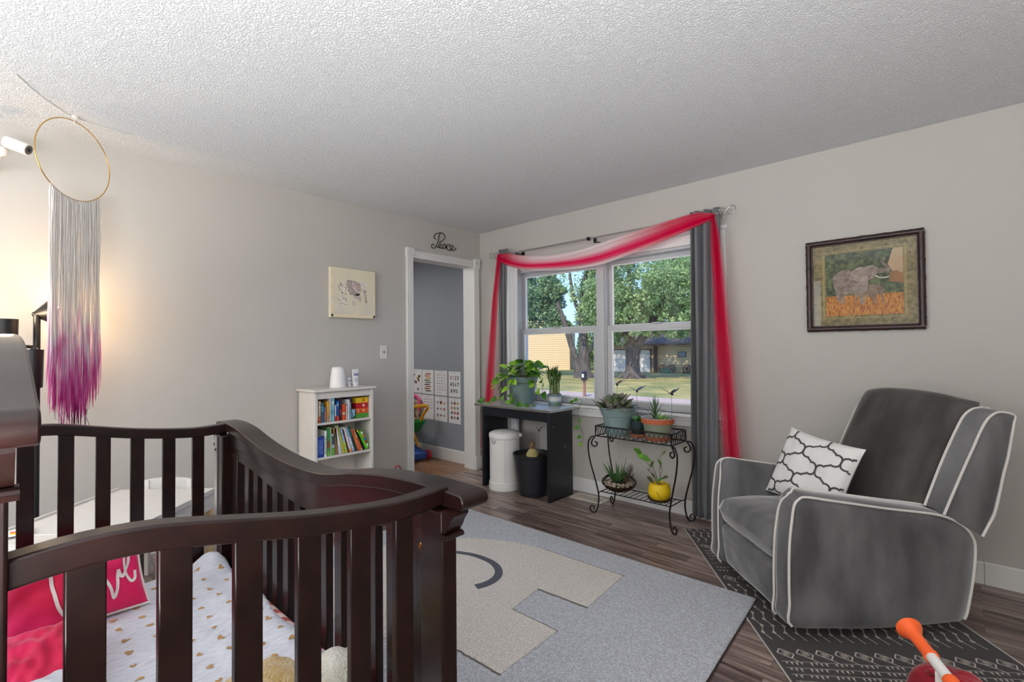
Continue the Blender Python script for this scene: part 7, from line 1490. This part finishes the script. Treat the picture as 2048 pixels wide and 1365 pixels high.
tree('big maple with a stout trunk on the lawn in front of the garage', (-14.0, 28.9, GZ),
     [([(0, 0, -0.1), (0, 0, 0.3), (0.02, 0, 1.0), (0, 0, 2.0), (-0.3, 0, 3.0), (-1.2, 0, 5.0), (-2.4, 0, 8)], [0.95, 0.62, 0.50, 0.50, 0.36, 0.24, 0.10]), ([(0.1, 0, 1.6), (0.6, 0.1, 2.7), (1.5, 0.3, 4.2), (2.6, 0.3, 6.5), (3.5, 0, 9)], [0.42, 0.32, 0.24, 0.16, 0.06]),
      ([(0, 0, 2.2), (0.2, -0.6, 4), (0.4, -1, 7), (0.2, -1, 10)], [0.3, 0.22, 0.14, 0.05])] + [([(math.cos(a) * 0.45, math.sin(a) * 0.45, 0.35), (math.cos(a) * 0.9, math.sin(a) * 0.9, 0.06), (math.cos(a) * 1.3, math.sin(a) * 1.3, -0.03)], [0.22, 0.15, 0.05]) for a in (0.3, 1.4, 2.5, 3.6, 4.6, 5.6)],
     [(0, 0, 7.2, 4.4, 2.2), (-2.8, 0.5, 5.6, 2.7, 1), (2.9, 0.5, 6.2, 3.0, 1.1), (-1.4, -1.5, 4.2, 1.8, 0.7), (1.8, -1.0, 3.9, 1.7, 0.5), (-2.6, 0, 3.1, 1.2, 0.4), (3.0, 0.8, 3.4, 1.0, 0.3), (0, 0, 10.5, 3.5, 1.2), (-0.3, -2.2, 5.6, 2.2, 0.9)], 46000, M_tl, 0.21, 3)
tree('twin trunked tree in front of the tall tan house wall', (-17.2, 27.2, GZ),
     [([(0.15, 0, -0.1), (0.15, 0, 0.3), (0.12, 0, 1.2), (0.05, 0, 3.0), (-0.1, 0, 5.0), (0.5, 0, 9.0)], [0.75, 0.52, 0.40, 0.34, 0.26, 0.08]), ([(-0.35, -0.2, 0.0), (-0.4, -0.2, 1.1), (-0.9, -0.3, 2.6), (-1.4, -0.4, 4.2), (-2.4, -0.2, 6.4), (-3.0, 0, 9)], [0.36, 0.27, 0.23, 0.2, 0.14, 0.05]), ([(0.2, 0, 1.4), (0.75, 0.2, 2.5), (1.0, 0.3, 3.3)], [0.16, 0.1, 0.06]), ([(0, 0, 4.4), (-0.9, 0, 6.5), (-1.3, 0, 9.5)], [0.2, 0.14, 0.05])],
     [(-3.6, 0, 5.6, 1.5, 0.9), (-2.6, 0, 6.6, 0.95, 0.5), (-2.8, 0, 8.0, 1.1, 0.5), (0.3, 0.5, 6.4, 0.8, 0.4), (-5.2, 0.3, 7.4, 2.2, 1.2), (-2.9, 0, 4.5, 1.2, 0.6), (1.3, 0.6, 5.4, 1.5, 0.8), (0.9, 0.6, 7.6, 1.3, 0.7), (-5.5, 0, 5.0, 1.2, 0.4), (1.5, 1.5, 3.4, 1.0, 0.5), (-2.2, 0.3, 4.2, 0.9, 0.3)], 34000, M_tl2, 0.21, 5)
tree('tall tree standing behind the tan house wall', (-41, 47, GZ), [([(0, 0, 0), (0, 0, 5), (0.4, 0, 11)], [0.5, 0.4, 0.1])], [(0, 0, 8.5, 3.6, 1.5), (-3, 0, 10, 4, 1), (2.6, 0, 7.0, 2.6, 1)], 9000, M_tl3, 0.5, 8)
tree('dense tree behind the garage house on the right', (-17, 47, GZ), [([(0, 0, 0), (0, 0, 5), (0.4, 0, 11)], [0.5, 0.4, 0.1])], [(0, 0, 8, 5.0, 1.6), (5, 0, 7.5, 4.4, 1.2), (-5.5, 0, 6.5, 3.0, 1.0), (2, 0, 12, 4.5, 1.2)], 16000, M_tl3, 0.5, 9)
tree('leafy tree at the right edge of the window view', (-9.5, 33.5, GZ), [([(0, 0, 0), (0, 0, 4), (0.4, 0, 9)], [0.5, 0.4, 0.1])], [(-0.3, 0, 6.4, 3.0, 1.4), (-1.2, -1, 4.1, 1.5, 0.5), (2, 0, 8.5, 3.6, 1.2), (-1.5, 0, 9.5, 2.6, 0.9)], 15000, M_tl, 0.28, 10)
shrub('bush', 'bright green bush at the corner of the tall tan house', 'bush', (-24.75, 38.7, GZ), (1.1, 1.0, 4.6), 1500, M_tl, L=0.4)
shrub('bush', 'small bush under the eave right of the garage', 'bush', (FA + FX * 10.4 - FY * 1.5), (1.2, 0.7, 0.9), 500, M_tl3, L=0.25)
for k_, (hx, hy, rr_) in enumerate(((-49, 58, 6.4), (-35, 63, 6.4), (-21, 67, 6.4), (-7, 70, 6.4))):
    shrub('distant_tree', ['distant tree behind the tall tan house', 'distant tree seen between the twin trunks', 'distant tree above the garage roof', 'distant tree at the far right beyond the garage house'][k_], 'tree', (hx, hy, GZ), (rr_, 3, 7.5), 2600, M_tl3, 'distant trees on the skyline', L=0.9)
# garden lanterns on posts in the street-side bed
for k, (px, py, lb) in enumerate(((-9.0, 15.2, 'left of two dark lanterns on brown garden posts beyond the street edge'), (-8.35, 15.6, 'right of two dark lanterns on brown garden posts beyond the street edge'))):
    t = thing('garden_lantern', lb, 'lantern', (px, py, GZ), 0, 'garden lanterns by the street')
    MB().box((px - 0.05, py - 0.05, GZ), (px + 0.05, py + 0.05, GZ + 0.78)).build('post', mat('red_brown_post', (150, 104, 82), 0.8), t)
    MB().lathe([(0.0001, 0.78), (0.16, 0.78), (0.17, 0.82), (0.11, 0.86), (0.13, 1.0), (0.11, 1.10), (0.16, 1.13), (0.04, 1.2), (0.0001, 1.2)], (px, py, GZ), 16).build('lantern_head', mat('dark_lantern_metal', (48, 46, 48), 0.5, metal=0.4), t)
    MB().lathe([(0.0001, 0.9), (0.06, 0.9), (0.06, 1.06), (0.0001, 1.06)], (px, py - 0.09, GZ), 12).build('glass', mat('frosted_lantern_glass', (220, 216, 206), 0.3), t)

# ================================================================ origins: every Empty stands at the base of its own parts
def tree_of(o):
    r = []
    for c_ in kids.get(o, []): r.append(c_); r += tree_of(c_)
    return r
kids = {}
for o in bpy.data.objects:
    if o.parent: kids.setdefault(o.parent, []).append(o)
for o in list(bpy.data.objects):
    if o.type == 'EMPTY' and o.parent is None:
        M0 = Matrix.Translation(o.location) @ Matrix.Rotation(o.rotation_euler.z, 4, 'Z') @ Matrix.Diagonal((*o.scale, 1)); lo = V((1e9,) * 3); hi = -lo
        for c_ in tree_of(o):
            if c_.type != 'MESH' or not c_.data.vertices: continue
            for bb_ in c_.bound_box:
                p = V(bb_); lo = V(map(min, lo, p)); hi = V(map(max, hi, p))
        if lo.x > 1e8: continue
        base = V(((lo.x + hi.x) / 2, (lo.y + hi.y) / 2, lo.z)); o.location = M0 @ base
        for c_ in kids.get(o, []): c_.location = c_.location - base
for o in bpy.data.objects:
    if o.type == 'MESH' and o.parent is None and 'kind' not in o.keys() and 'label' not in o.keys(): print('UNTAGGED', o.name)
